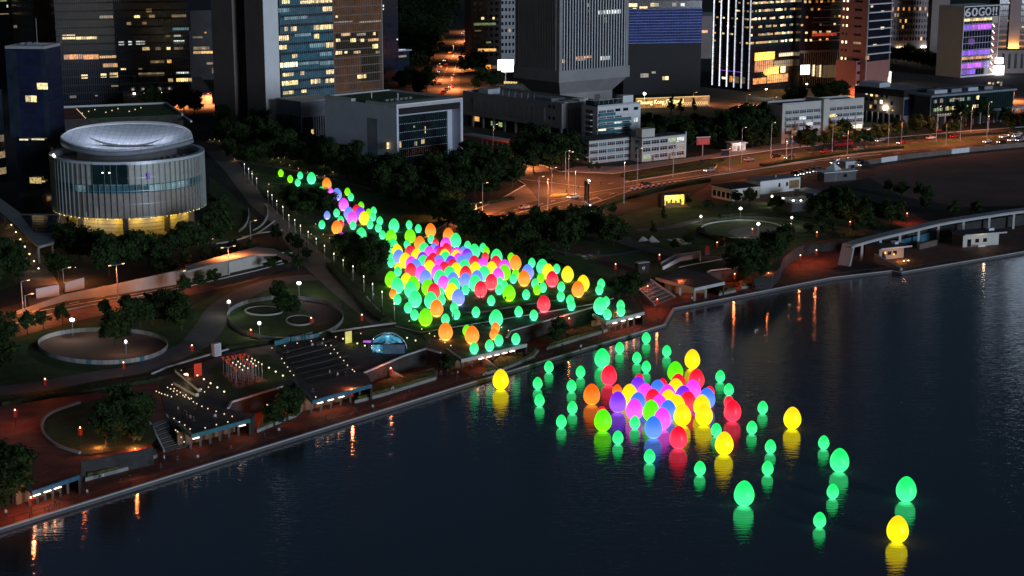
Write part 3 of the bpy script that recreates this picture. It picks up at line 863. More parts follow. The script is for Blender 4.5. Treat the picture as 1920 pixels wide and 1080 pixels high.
lit(r, 'R', [(1180, 340, 1250, 352, DM), (1150, 305, 1245, 312, WH)], off=(380, 0), k=3.273, cell=2)
lit(r, 'L', [(1118, 330, 1135, 340, TL)], off=(380, 0), k=3.273)

# --- box building with the picture-frame front
c = gp(745, 322)
r = thing('box_building', 'grey box shaped building with white framed recessed glass front and grass roof', 'building', c, math.radians(44))
h = hz(745, 322, 196); w = fit(c, 44, 868); d = fit(c, 134, 612); DIM[r] = (w, d, h)
RD = 5.0
part(r, 'wall', 'panel_grey', 0, w, RD, d, 0, h - 1.0)
part(r, 'frame_jamb', 'panel_grey', 0, 1.1, 0.02, RD - .002, 0, h - 1.6)
part(r, 'frame_jamb', 'panel_grey', w - 1.1, w, 0.02, RD - .002, 0, h - 1.6)
part(r, 'frame_head', 'pale_concrete', 0, w, 0.02, RD + 1.5, h - 1.598, h)
for a, b in ((0, .55), (w - .55, w)):
    part(r, 'frame_edge', 'white_paint', a, b, -.12, 0.018, 0, h - .5)
part(r, 'frame_edge', 'white_paint', 0, w, -.12, 0.018, h - .498, h)
part(r, 'frame_reveal', 'black', 1.11, w - 1.11, 0.6, RD, h - 4.2, h - 1.61)
for i in range(10):
    for j in range(6):
        a = 2.4 + (w - 6.5) * i / 10; b = 2.4 + (w - 6.5) * (i + 1) / 10
        zz = 1.2 + (h - 6.5) * j / 6
        part(r, 'pane', 'green_glass' if (i + j) % 5 else 'night_glass', a + .06, b - .06, RD - .25, RD - .02, zz + .1, zz + (h - 6.5) / 6 - .1)
for i in range(29):
    a = 2.4 + (w - 6.5) * i / 28
    part(r, 'mullion', 'dark_metal', a - .05, a + .05, RD - .55, RD - .27, 1.0, h - 5.2)
part(r, 'entrance_slab', 'concrete', w * .45, w - 2, -4, RD - .6, 0.02, 0.9)
def box_lit(rects):
    for x0, y0, x1, y1, mt in rects:
        X0, Y0, X1, Y1 = [380 + x0 / 3.273, y0 / 3.273, 380 + x1 / 3.273, y1 / 3.273]
        u0, z1 = on_face(r, 'R', X0, Y0); u1, z0 = on_face(r, 'R', X1, Y1)
        part(r, 'window', mt, u0 - 3.4, u1 - 3.4, RD - .3, RD - .252, z0 - .6, z1 - .6)
box_lit([(1220, 868, 1238, 905, Y), (1242, 868, 1262, 905, Y), (1270, 866, 1308, 898, Y), (1390, 862, 1405, 885, GR), (1430, 850, 1450, 873, Y), (1450, 768, 1457, 808, Y), (1380, 765, 1392, 775, GR)])
# roof garden and side details
part(r, 'roof_lawn', 'grass', 3, w - 2, RD + 8, d - .6, h - .99, h - .55)
part(r, 'roof_paving', 'roof_grey', 3, w - 2, RD + 1.6, RD + 7.9, h - .99, h - .7)
for a, b, e, g in ((0, 1.2, RD + 1.51, d * .42), (0, 2.2, d * .62, d), (w - 1, w, RD + 1.51, d), (2.21, w - 1.01, d - .55, d)):
    part(r, 'parapet', 'pale_concrete', a, b, e, g, h - .996, h)
part(r, 'roof_well', 'black', 1.25, 6, d * .42, d * .6, h - .996, h - .9)
for x, y in ((.35, .3), (.3, .62)): part(r, 'roof_mast', 'white_paint', w * x, w * x + .3, d * y, d * y + .3, h - .7, h + 2.4)
for i in range(6): part(r, 'roof_plant', 'steel', 7 + i * 2.4, 8.4 + i * 2.4, d * .33, d * .33 + 1.5, h - .69, h + .2)
fpart(r, 'L', 'wall_panel', 'roof_grey', d * .26, d * .40, 5, h - 6.5, 0.04)
part(r, 'side_block', 'panel_grey', -5, -0.01, d * .22, d * .5, 0, 5)
part(r, 'side_block_window', 'lit_dim', -5.05, -5.0, d * .26, d * .28, .8, 2.6)

# --- dark and white blocks by the hill road
r, w, d = tower('office_tower', 'dark office tower with a grid of black windows beside the hill road', (884, 130), 940, 872, 120, 14, 'dark_stone')
for j in range(26):
    for i in range(5): fpart(r, 'R', 'window', 'night_glass', 1.5 + i * (w - 2) / 5, 1.5 + (i + .62) * (w - 2) / 5, 8 + j * 3.9, 10 + j * 3.9, 0.03)
lit(r, 'R', [(400, 105, 418, 120, Y), (470, 105, 482, 118, Y), (355, 140, 490, 155, GR), (360, 185, 400, 192, DM), (430, 255, 460, 265, DM), (380, 298, 492, 315, WM)], off=(780, 0), k=3.273, out=0.08)
lit(r, 'R', [(428, 398, 460, 435, 'lit_orange'), (465, 402, 496, 430, DM)], off=(780, 0), k=3.273, out=0.1)
r, w, d = tower('hotel_block', 'white block with small square dark windows left of the ribbed tower', (938, 120), 985, 930, 120, 14, 'white_paint')
for j in range(24):
    for i in range(7):
        fpart(r, 'R', 'window', 'lit_warm' if (i, j) in ((2, 3), (1, 9)) else 'night_glass', .8 + i * (w / 7), .8 + i * w / 7 + 1.35, 7 + j * 4.4, 9 + j * 4.4, 0.03)
r = thing('billboard', 'blazing white billboard on a post beside the white block', 'billboard', gp(948, 158), math.radians(14))
part(r, 'screen', 'billboard_white', -4.5, 4.8, 0, .5, hz(948, 158, 135), hz(948, 158, 112))
part(r, 'back_panel', 'dark_metal', -4.7, 5.0, .51, .9, hz(948, 158, 136), hz(948, 158, 111))
part(r, 'post', 'pole_grey', -.3, .3, .1, .5, 0, hz(948, 158, 135) - .01)
light(r, (0, -3, 14), (1, .96, .9), 2500, 2)
r = thing('lit_sign', 'row of glowing yellow sign letters below the blazing billboard', 'sign', gp(945, 168), math.radians(10))
for i in range(8): part(r, 'letter', 'sign_yellow', i * .95, i * .95 + .7, 0, .2, 3.2 + .15 * (i % 2), 4.6 - .06 * i)
part(r, 'rail', 'dark_metal', 0, 7.6, .05, .15, 0, 3.1)

# --- ribbed stone tower on a waisted stem, and its podium
c = gp(1048, 236)
r = thing('ribbed_tower', 'stone tower with white vertical ribs standing on a narrow flared stem', 'building', c, math.radians(40))
zb = hz(1048, 236, 155); zt = zb + 5.4
w = fit(c, 40, 1176); d = fit(c, 130, 966); DIM[r] = (w, d, 120)
part(r, 'belt', 'grey_stone', -.6, w + .6, -.6, d + .6, zb, zt)
part(r, 'shaft', 'night_glass', .4, w - .4, .4, d - .4, zt + .01, 120)
for a, b, e, g in ((0, 1.9, 0, 1.9), (w - 1.9, w, 0, 1.9), (0, 1.9, d - 1.9, d), (w - 1.9, w, d - 1.9, d)):
    part(r, 'corner_pier', 'grey_stone', a, b, e, g, zt + .005, 120)
nR, nL = 23, 24
for i in range(nR):
    u = 1.9 + (w - 3.8) * (i + .5) / nR
    part(r, 'rib', 'white_paint', u - .2, u + .2, -.3, .39, zt + .005, 119)
for i in range(nL):
    u = 1.9 + (d - 3.8) * (i + .5) / nL
    part(r, 'rib', 'grey_stone', -.25, .39, u - .2, u + .2, zt + .005, 119)
st = 5.2
mb = MB()
lo = [(st, st), (w - st, st), (w - st, d - st), (st, d - st)]; hi = [(.2, .2), (w - .2, .2), (w - .2, d - .2), (.2, d - .2)]
zs = zb - 6.2
mb.v = [Vector((x, y, zs)) for x, y in lo] + [Vector((x, y, zb - .01)) for x, y in hi]
mb.f = [[0, 1, 5, 4], [1, 2, 6, 5], [2, 3, 7, 6], [3, 0, 4, 7]]; mb.m = [0] * 4
mb.build('flare', r, 'grey_stone')
part(r, 'stem', 'grey_stone', st + .01, w - st - .01, st + .01, d - st - .01, 0, zs + .05)
part(r, 'stem_recess', 'dark_stone', w * .62, w * .70, st - .05, st + .02, zs - 7, zs - 1.5)
lit(r, 'R', [(975, 345, 1080, 358, OR), (978, 360, 1050, 372, DM), (1130, 345, 1190, 368, WH), (1115, 62, 1258, 85, WH), (893, 365, 915, 385, Y), (1050, 20, 1070, 42, GR), (1160, 105, 1172, 140, GR), (1060, 60, 1070, 75, GR)], off=(780, 0), k=3.273, cell=1.0, out=-0.2)
c = gp(1053, 264)
r = thing('podium_block', 'long windowless brown stone podium below the ribbed tower', 'building', c, math.radians(40))
h = hz(1053, 264, 199); w = fit(c, 40, 1125); d = fit(c, 130, 868); DIM[r] = (w, d, h)
part(r, 'wall', 'grey_stone', 0, w, 0, d, 5.2, h)
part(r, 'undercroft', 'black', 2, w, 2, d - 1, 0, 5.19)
for i in range(9): part(r, 'column', 'grey_stone', .6, 1.6, d * i / 9 + 1, d * i / 9 + 2, 0, 5.18)
fpart(r, 'L', 'louvre_field', 'brown_stone', d * .155, d * .90, 7.2, h - 1.6, 0.06)
for i in range(60):
    u = d * .16 + d * .735 * i / 60
    fpart(r, 'L', 'louvre', 'grey_stone', u, u + .16, 7.3, h - 1.7, 0.2, -.05)
for i in range(2):
    for j in range(2): fpart(r, 'L', 'window', 'night_glass', d * .065 + i * 2.9, d * .065 + i * 2.9 + 1.3, 8.5 + 5 * j, 10 + 5 * j, 0.04)
u0 = fit(c, 40, 1062)
fpart(r, 'R', 'slot_field', 'night_glass', u0, w * .72, 1, h - 1.5, 0.05)
for i in range(13): fpart(r, 'R', 'rib', 'pale_concrete', u0 + (w * .72 - u0) * i / 12, u0 + (w * .72 - u0) * i / 12 + .3, 1, h - 1.5, 0.35, -.04)
for a, b, e, g in ((0, w, 0, .5), (0, .5, .51, d), (w - .5, w, .51, d), (.51, w - .51, d - .5, d)): part(r, 'parapet', 'grey_stone', a, b, e, g, h + .004, h + 1.0)
for i in range(16): part(r, 'roof_post', 'pole_grey', 2 + (i % 2) * 6, 2.12 + (i % 2) * 6, d * .3 + i * 2.2, d * .3 + i * 2.2 + .12, h + .01, h + 2.6)
part(r, 'roof_plant', 'roof_grey', 6, 14, d * .2, d * .34, h + .01, h + 1.6)
part(r, 'roof_plant', 'pale_metal', 5, 12, d * .82, d * .92, h + .01, h + 2.2)
part(r, 'awning', 'white_paint', 1.5, 9, -.2, 5, h + 1.1, h + 1.5); part(r, 'awning', 'white_paint', 10, 15, -.2, 5, h + 1.1, h + 2.3)
for i, x in enumerate((.35, .62, .7)): fpart(r, 'L', 'window', WM if i == 0 else GR, d * x, d * x + 2.5, 1.6, 3.6, -1.95, 2.1)
fpart(r, 'L', 'window', WM, d * .86, d * .92, 2.5, 4.6, -1.95, 2.1)
c = gp(985, 292)
r = thing('covered_way', 'long pale flat roof of a covered walkway beside the brown podium', 'walkway', c, math.radians(130))
L = fit(c, 130, 868)
part(r, 'roof_slab', 'pale_metal', 0, L, -5.5, 0, 4.2, 4.7); part(r, 'fascia', 'red_paint', 0, L, -.12, -.0, 3.7, 4.19)
for i in range(12): part(r, 'column', 'concrete', L * i / 12 + 1, L * i / 12 + 1.3, -.6, -.3, 0, 4.19)

# --- white low-rise group
def win_frame(r, face, u0, u1, z0, z1, glassm='night_glass', muls=2):
    wp = fpart(r, face, 'window', glassm, u0, u1, z0, z1, 0.03)
    for k in range(muls + 1):
        u = u0 + (u1 - u0) * k / muls
        under(fpart(r, face, 'window_frame', 'white_paint', u - .05, u + .05, z0, z1, 0.10, -.03), wp)
    under(fpart(r, face, 'window_frame', 'white_paint', u0 + .05, u1 - .05, z0 + (z1 - z0) * .62, z0 + (z1 - z0) * .62 + .09, 0.09, -.031), wp)
WG = 'windows of the white low rise group'
r, w, d = tower('white_block', 'tallest white low rise block with green balconies and a roof frame', (1120, 274), 1200, 1090, hz(1120, 274, 201), 36, 'white_paint')
h = DIM[r][2]; fl = (h - 1.5) / 6
for j in range(1, 6):
    z = j * fl + .3
    for i in range(4):
        u0 = .5 + i * w * .185; u1 = u0 + w * .165
        gm = {(2, 3): 'lit_white', (2, 3 - 1): 'lit_white', (0, 2): 'lit_bright', (3, 4): 'lit_dim'}.get((i, j), 'slate_glass')
        if j == 5 and i > 1:
            fpart(r, 'R', 'window', 'night_glass', u0 + .3, u1 - .8, z + 1.2, z + 2.4, .03); continue
        win_frame(r, 'R', u0, u1, z + 1.15, z + fl - .35, gm, 3)
        fpart(r, 'R', 'balcony', 'teal_panel', u0 - .15, u1 + .3, z - .25, z + 1.0, 0.9, .02)
    fpart(r, 'R', 'floor_band', 'white_paint', 0, w * .78, z - .55, z - .3, 0.95, .01)
win_frame(r, 'R', w * .84, w * .94, 3 * fl + 1.3, 3 * fl + 3, 'lit_white', 2)
fpart(r, 'R', 'window', 'night_glass', w * .84, w * .94, 5 * fl + 1.4, 5 * fl + 2.7, .03)
for j in range(1, 6): fpart(r, 'L', 'balcony', 'white_paint', d * .3, d * .75, j * fl + .5, j * fl + .8, 1.3, 0); fpart(r, 'L', 'recess', 'dark_stone', d * .3, d * .75, j * fl + .81, (j + 1) * fl - .1, 0.02)
part(r, 'parapet', 'pale_concrete', .05, w - .05, .05, .4, h + .004, h + .7)
part(r, 'stair_head', 'white_paint', w * .66, w * .9, d * .2, d * .6, h + .004, h + 3.6)
part(r, 'roof_shed', 'green_glass', w * .02, w * .5, d * .25, d * .8, h + .01, h + 2.2)
part(r, 'roof_frame', 'pole_grey', w * .1, w * .65, d * .2, d * .2 + .15, h + 2.6, h + 2.75)
for i in range(6): part(r, 'roof_frame_post', 'pole_grey', w * (.1 + .11 * i), w * (.1 + .11 * i) + .12, d * .2, d * .2 + .12, h + .71, h + 2.59)
r, w, d = tower('white_wing', 'three storey white wing with framed windows at the road corner', (1104, 308), 1186, 1070, hz(1104, 308, 265), 36, 'cream_paint')
h = DIM[r][2]; fl = (h - .8) / 3
for j in range(3):
    for i in range(5):
        u0 = .5 + i * (w - .6) / 5; u1 = u0 + (w - .6) / 5 - .45
        win_frame(r, 'R', u0, u1, j * fl + 1.2, j * fl + fl - .25, 'teal_glass' if (i + j) % 4 == 3 else 'night_glass', 4)
    fpart(r, 'R', 'floor_band', 'white_paint', 0, w, j * fl + fl - .2, j * fl + fl + .15, 0.16, .01)
    fpart(r, 'L', 'window', 'night_glass', 1.2, 3.2, j * fl + 1.2, j * fl + 2.7, .03); fpart(r, 'L', 'window', 'lit_yellow' if j == 0 else 'slate_glass', d * .55, d * .55 + 1.4, j * fl + 1, j * fl + 2.7, .03)
for i in range(6): fpart(r, 'R', 'pier', 'white_paint', (w - .3) * i / 5, (w - .3) * i / 5 + .3, 0, h - .8, 0.18, .0)
fpart(r, 'L', 'door_canopy', 'white_paint', 0, d * .6, fl - .1, fl + .15, 1.3, .0)
part(r, 'roof_deck', 'roof_dark', -.2, w + .2, -.2, d, h + .01, h + .35)
r, w, d = tower('white_wing', 'three storey cream wing with a roof box beside the dark trees', (1203, 304), 1284, 1182, hz(1203, 304, 260), 36, 'cream_paint')
h = DIM[r][2]; fl = (h - .8) / 3
for j in range(3):
    for i in range(5):
        u0 = .5 + i * (w - .6) / 5; u1 = u0 + (w - .6) / 5 - .5
        if j == 0 and i in (1, 3): fpart(r, 'R', 'door', 'wood', u0 + .2, u0 + 1.3, 0.05, 2.3, .05); u0 += 1.7
        win_frame(r, 'R', u0, u1, j * fl + 1.2, j * fl + fl - .25, {(4, 1): 'lit_dim', (4, 2): 'lit_white', (0, 0): 'lit_green', (3, 2): 'lit_green'}.get((i, j), 'night_glass'), 3)
    fpart(r, 'R', 'floor_band', 'white_paint', 0, w, j * fl + fl - .2, j * fl + fl + .12, 0.16, .01)
    fpart(r, 'L', 'window', 'slate_glass', 1.5, 4.0, j * fl + 1.2, j * fl + 2.7, .03)
for i in range(6): fpart(r, 'R', 'pier', 'white_paint', (w - .3) * i / 5, (w - .3) * i / 5 + .3, 0, h - .2, 0.18, .0)
part(r, 'roof_deck', 'roof_dark', -.2, w, -.2, d, h + .01, h + .3)
part(r, 'roof_box', 'cream_paint', .2, w * .30, .3, d * .6, h + .31, h + 3.6)
fpart(r, 'R', 'end_frame', 'white_paint', w - .05, w + .35, 0, h + 1.0, .3, .4)

# --- netted construction building and its lit hoarding
r, w, d = tower('netted_building', 'building under construction with blue netting above dark hoarded floors', (1168, 178), 1312, 1150, 150, 12, 'night_glass')
zn0 = on_face(r, 'R', 1240, 80)[1]; zn1 = on_face(r, 'R', 1240, 17)[1]
fpart(r, 'R', 'netting', 'blue_net', 0, w, zn0, zn1, 0.7, -.02)
for i in range(27): fpart(r, 'R', 'scaffold_pole', 'net_fold', w * i / 26 - .05, w * i / 26 + .05, zn0, zn1 + .5, 0.82, -.7)
for j in range(13): fpart(r, 'R', 'scaffold_rail', 'net_line_glow', 0, w, zn0 + (zn1 - zn0) * j / 12 - .06, zn0 + (zn1 - zn0) * j / 12 + .06, 0.80, -.71)  # blue lit lines on the netting, put in as self-glowing rails
fpart(r, 'R', 'hoarding', 'black', 0, w, 0, zn0 - .05, 0.5, .02)
scatter(r, 'R', zn1 + .5, 148, 4.2, 2.4, .35, [Y, WM, DM, WH, DM], 2.0, .08, seed=4)
bands(r, 'R', zn1, 149, 4.2, 'dark_stone', .5, .3)
lit(r, 'R', [(1330, 50, 1352, 64, BR), (1370, 40, 1420, 62, Y)], off=(780, 0), k=3.273, out=.1)
lit(r, 'R', [(1375, 450, 1425, 475, DM), (1510, 468, 1548, 490, Y), (1445, 438, 1470, 450, GR)], off=(780, 0), k=3.273, cell=1.5, out=.6)
c = gp(1192, 205)
r = thing('site_hoarding', 'long glowing yellow building site hoarding with large lit lettering', 'hoarding', c, math.radians(18))
L = fit(c, 18, 1330)
E('hoarding_glow', (1.0, 0.38, 0.04), 0.26, 0.7, 0.35, base=(.12, .05, .01))
HB = part(r, 'board', 'hoarding_glow', 0, L, 0, .3, 0.4, 5.2); part(r, 'kick_board', 'dark_stone', 0, L, .05, .3, 0, .38)
part(r, 'cap_rail', 'sign_yellow', 0, L, -.15, -.02, 5.22, 5.5)
for i in range(22):
    a = L * (.36 + .62 * i / 22)
    for s in (-1, 1):
        o = part(r, 'chevron', 'sign_yellow', a, a + 1.9, -.12, -.03, 1.0, 1.25)
        o.rotation_euler = (0, s * math.radians(58), 0); o.location.z = 1.0 if s < 0 else 2.6; under(o, HB)
E('letter_glow', (1.0, .82, .32), 2.4)
under(text(r, 'lettering', 'Cheung Kong Center II', 2.9, 'letter_glow', (.6, -.2, 2.4), .92), HB)
r = thing('floodlight_mast', 'blazing floodlight above the yellow hoarding', 'floodlight', gp(1208, 207))
part(r, 'mast', 'pole_grey', -.1, .1, -.1, .1, 0, hz(1208, 207, 181)); MB().lathe([(0, -.7), (.6, -.35), (.75, .1), (.5, .6), (0, .8)], 10, (0, 0, hz(1208, 207, 176))).build('lamp_head', r, 'lamp_white')
light(r, (0, -1.5, 6.5), PALE, 500, .6)
r, w, d = tower('old_block', 'small old brown building with red lit cornice between the netting and gold tower', (1312, 110), 1334, 1300, 28, 14, 'brown_stone')
part(r, 'hip_roof', 'roof_dark', -1, w + 1, -1, d + 1, 28.01, 30.5)
lit(r, 'R', [(95, 170, 140, 185, OR)], off=(1280, 0), k=3)

# --- gold-lit glass tower with white light strips
r, w, d = tower('glass_tower', 'glass tower with white vertical light strips and golden lit floors', (1404, 172), 1500, 1335, 140, 40, 'night_glass')
bands(r, 'R', 24, 138, 4.3, 'green_glass', 1.7, .12); bands(r, 'L', 24, 138, 4.3, 'green_glass', 1.5, .12)
scatter(r, 'R', 23.5, 138, 4.3, 1.5, .78, [Y, Y, WM, WM, DM, GR, OR, BR], 1.5, .1, seed=7, zo=2.0)
scatter(r, 'L', 23.5, 138, 4.3, 1.6, .30, [Y, WM, DM, DM], 1.0, .1, seed=8, zo=2.2)
for i in range(6):
    u = d - (d - .4) * i / 5
    fpart(r, 'L', 'light_strip', 'strip_white', u - .45, u, 1.5, 138, .5, -.12)
E('lobby_glow', (1.0, .46, .03), 2.6, .5, .25); E('lobby_amber', (1.0, .30, .03), 1.1, .7, .3)
light(r, (w * .5, -6, 9), (1, .5, .1), 5000, 2)
lit(r, 'R', [(508, 522, 705, 600, 'lobby_glow'), (750, 525, 908, 560, 'lit_bright'), (505, 602, 690, 715, 'lobby_amber'), (700, 600, 905, 665, 'lit_dim'), (650, 670, 745, 740, 'lobby_glow'), (765, 662, 812, 725, 'lit_bright'), (630, 742, 840, 822, 'lobby_amber'), (490, 780, 620, 838, 'lobby_amber')], off=(1320, 0), k=5.333, out=.14)
for i in range(25): fpart(r, 'R', 'mullion', 'amber_glass', .6 + (w - 1.2) * i / 24, .72 + (w - 1.2) * i / 24, 1, 22, .3, -.15)
for j in range(7): fpart(r, 'R', 'transom', 'amber_glass', .5, w - .3, 2 + 2.9 * j, 2.12 + 2.9 * j, .28, -.15)
fpart(r, 'R', 'end_wall', 'concrete', w - 2.2, w, 0, 20, .35, -.14)
lit(r, 'L', [(180, 770, 220, 790, 'lit_bright'), (255, 760, 285, 820, 'lobby_amber'), (300, 765, 350, 830, DM), (370, 770, 410, 835, DM)], off=(1320, 0), k=5.333, out=.1)
fpart(r, 'L', 'coloured_glass', 'lit_purple', d * .2, d * .8, 10, 10.4, .05); 
r, w, d = tower('dark_tower', 'black tower with thin white sun shades and a bright white lobby', (1497, 166), 1576, 1485, 140, 22, 'night_glass')
u1 = w
for j in range(27):
    z = 26 + 4.2 * j
    fpart(r, 'R', 'sun_shade', 'pale_metal', w * (.28 + .12 * ((j * 7) % 3)), w - .3, z, z + .28, .8, .0)
    if j % 2 == 0: fpart(r, 'R', 'floor_band', 'dark_stone', w * .25, w, z + 1.4, z + 2.2, .15)
scatter(r, 'R', 25, 138, 4.2, 1.5, .18, [Y, WM, DM, OR], 1.4, .1, seed=9)
E('shopfront_red', (1, .06, .03), .5, .7, .5)
lit(r, 'R', [(1080, 325, 1325, 360, 'shopfront_red')], off=(1320, 0), k=5.333, out=.06)
lit(r, 'R', [(965, 650, 1055, 745, 'billboard_white'), (1080, 648, 1110, 760, 'lit_bright'), (1150, 650, 1170, 770, 'lit_bright'), (1120, 655, 1145, 770, DM), (1185, 650, 1320, 775, DM)], off=(1320, 0), k=5.333, out=.1)
for i in range(18): fpart(r, 'R', 'mullion', 'steel', w * .1 + w * .88 * i / 17, w * .1 + w * .88 * i / 17 + .2, 1, 20, .4, -.1)
fpart(r, 'R', 'canopy', 'brown_stone', 0, w, 19.6, 21, 1.5, 0)
r, w, d = tower('salmon_tower', 'salmon pink tower with paired small lit windows and white balconies', (1620, 178), 1664, 1570, 140, 44, 'salmon')
for j in range(26):
    z = 18 + 4.4 * j
    for k in (0, 1): fpart(r, 'L', 'window', 'lit_bright' if (j * 3) % 7 not in (2, 3) else 'night_glass', d * (.72 + .14 * k), d * (.78 + .14 * k), z, z + 1.3, .05)
    fpart(r, 'L', 'slot_window', 'lit_dim' if j % 6 == 2 else 'night_glass', d * .20, d * .48, z, z + 1.1, .05)
    fpart(r, 'R', 'recess', 'night_glass', .5, w - .4, z - .4, z + 3.3, .05)
    fpart(r, 'R', 'balcony', 'white_paint', .2, w - .2, z + 3.35, z + 3.8, 1.2, 0)
fpart(r, 'R', 'edge_fin', 'pale_concrete', 0, .35, 0, 140, .5); fpart(r, 'R', 'edge_fin', 'pale_concrete', w - .3, w, 8, 140, .5)
lit(r, 'R', [(1765, 268, 1800, 292, Y), (1690, 440, 1725, 458, Y), (1665, 55, 1690, 75, Y), (1770, 105, 1800, 122, WM), (1615, 558, 1650, 598, 'lit_orange')], off=(1320, 0), k=5.333, out=.12)
r, w, d = tower('salmon_podium', 'salmon pink podium wing with slot windows at the foot of the pink tower', (1603, 178), 1622, 1565, hz(1603, 178, 115), 44, 'salmon')
for j in range(3): fpart(r, 'R', 'slot_window', 'night_glass', 1, w - 1, 6 + 5 * j, 7.5 + 5 * j, .05)
r, w, d = tower('grid_building', 'far pinkish building with a regular grid of square windows', (1660, 112), 1752, 1650, 130, 8, 'pinkish')
for j in range(13):
    for i in range(17):
        rr = random.random()
        zz = on_face(r, 'R', 1700, 76)[1] + j * 3.9
        fpart(r, 'R', 'window', 'lit_orange' if j == 5 and i % 2 else ('lit_warm' if rr < .07 else 'night_glass'), 1 + i * (w - 2) / 17, 1 + (i + .58) * (w - 2) / 17, zz, zz + 2.2, .05)
for i in range(5): fpart(r, 'R', 'entrance_light', 'lamp_white' if i % 2 else 'lamp_warm', w * (.2 + .17 * i), w * (.2 + .17 * i) + 5, 7.5 - i % 3 * 2, 8.6 - i % 3 * 2, 1.2, 0)
r, w, d = tower('dark_slab', 'dark brown slab between the grid building and the white sign building', (1742, 118), 1775, 1735, 135, 8, 'brown_stone')
for j in range(9): fpart(r, 'R', 'window', 'night_glass', 1, w - 1, 70 + 4 * j, 72 + 4 * j, .05)

# --- sign building
c = gp(1800, 146)
r = thing('sign_building', 'white building with big outlined 60GO!! lettering above purple lit floors', 'building', c, math.radians(36))
h = hz(1800, 146, 12); w = fit(c, 36, 1867); d = fit(c, 126, 1754); DIM[r] = (w, d, h)
part(r, 'wall', 'white_paint', 0, w, 0.3, d, 0, h); 
fpart(r, 'R', 'facade_field', 'night_glass', .5, w - .5, 1, h - .6, -.2, .31)
nf = 9; zt = on_face(r, 'R', 1840, 32)[1]; z0 = 1.2; fl = (zt - z0) / nf
kinds = ['lit_purple', 'lit_magenta', 'lit_orange', 'lit_purple', 'night_glass', 'night_glass', 'night_glass', 'lit_magenta', 'lit_yellow']
for j in range(nf):
    for i in range(10):
        u0 = .8 + (w * .78) * i / 10
        k = kinds[j]
        if j == 7 and i < 3: k = 'lit_purple'
        if j == 1 and i > 6: k = 'lit_purple'
        if j == 0 and i > 4: k = 'night_glass'
        fpart(r, 'R', 'window', k, u0 + .12, u0 + w * .078 - .12, z0 + fl * j + .35, z0 + fl * (j + 1) - .5, -.12, .2)
        if k == 'lit_orange' or k == 'lit_yellow': fpart(r, 'R', 'sill_panel', 'black', u0 + .1, u0 + w * .078 - .1, z0 + fl * j + .3, z0 + fl * j + fl * .45, -.1, .12)
    fpart(r, 'R', 'stair_wall', 'salmon' if j < 8 else 'lit_dim', w * .82, w - .8, z0 + fl * j + .2, z0 + fl * (j + 1) - .2, -.12, .2)
    if j < 8:
        o = fpart(r, 'R', 'stair_light', 'billboard_white', w * .82, w * .82 + 2.6, z0 + fl * j + 1.6, z0 + fl * j + 2.0, .05, 0.05)
        o.rotation_euler = (0, math.radians(42), 0); o.location.z += 1.2
    fpart(r, 'R', 'floor_band', 'pale_concrete', .5, w - .5, z0 + fl * (j + 1) - .18, z0 + fl * (j + 1) + .12, .05, .18)
for i in range(11): fpart(r, 'R', 'mullion', 'pale_concrete', .8 + (w * .78) * i / 10 - .07, .8 + (w * .78) * i / 10 + .07, 1, zt, .0, .18)
for a, b in ((0, .5), (w - .5, w)): fpart(r, 'R', 'edge_frame', 'white_paint', a, b, 0, h, .3, .29)
fpart(r, 'R', 'edge_frame', 'white_paint', .51, w - .51, h - .55, h, .29, .29)
SB = fpart(r, 'R', 'sign_board', 'black', .6, w - .6, zt + .3, h - .8, .02, .2)
light(r, (w * .5, -6, 20), (.5, .25, 1.0), 500, 2)
E('sign_letter', (.55, .58, .72), .32)
uz = h - zt
def sign_text(txt, u, size, wd, mat): under(text(r, 'sign_letter', txt, size, mat, (u, -.1, zt + .8), 1, .10, wd), SB)
lh = (h - zt - 1.9) / .70
step = (w - 2) / 5.2
for i, ch in enumerate('60GO'): sign_text(ch, .9 + step * i * 1.04, lh, step * .92, 'sign_letter')
sign_text('!', .9 + step * 4.25, lh, step * .26, 'sign_letter'); sign_text('!', .9 + step * 4.72, lh, step * .26, 'sign_letter')
r, w, d = tower('banded_tower', 'dark banded tower at the right edge with an orange lit pier', (1868, 112), 2010, 1850, 140, 8, 'amber_glass')
bands(r, 'R', 8, 140, 3.9, 'pinkish', 1.1, .15)
scatter(r, 'R', 8, 140, 3.9, 2.0, .06, [Y, WM, DM], 1.5, .08, seed=21)
u0, _ = on_face(r, 'R', 1890, 60); u1, _ = on_face(r, 'R', 1911, 60)
fpart(r, 'R', 'pier', 'pinkish', u0, u1, 0, 140, 1.2, 0)
zf = on_face(r, 'R', 1900, 88)[1]
for k in (.2, .5, .8): light(r, (u0 + (u1 - u0) * k, -3.2, zf), (1, .48, .08), 2600, .4)
part(r, 'ledge', 'brown_stone', 0, w, -6, -.2, 0, zf - 2)
r, w, d = tower('colonnade', 'low brown colonnaded building below the banded tower', (1868, 138), 2000, 1855, 14, 8, 'brown_stone')
for i in range(9): fpart(r, 'R', 'slot_window', 'night_glass', 3 + i * 4, 4.6 + i * 4, 3, 12, .05)
r = thing('kiosk_light', 'blazing white lit kiosk right of the purple lit floors', 'kiosk', gp(1868, 142), math.radians(15))
part(r, 'lit_wall', 'billboard_white', 0, 5, 0, 4, .4, 6); part(r, 'upper_sign', 'billboard_white', .6, 4.4, .5, 3.5, 7, 10.5); part(r, 'roof_slab', 'dark_metal', -.6, 5.6, -.6, 4.6, 6.02, 6.6)
r = thing('lit_portal', 'glowing orange gateway on the roof terrace left of the sign building', 'gateway', gp(1652, 158), math.radians(15))
part(r, 'lit_wall', 'lamp_warm', 0, 6, 0, 3, 0.5, 7); part(r, 'roof_slab', 'dark_metal', -.5, 6.5, -.5, 3.5, 7.02, 7.4)
light(r, (3, -4, 5), (1, .55, .2), 3500, 1)

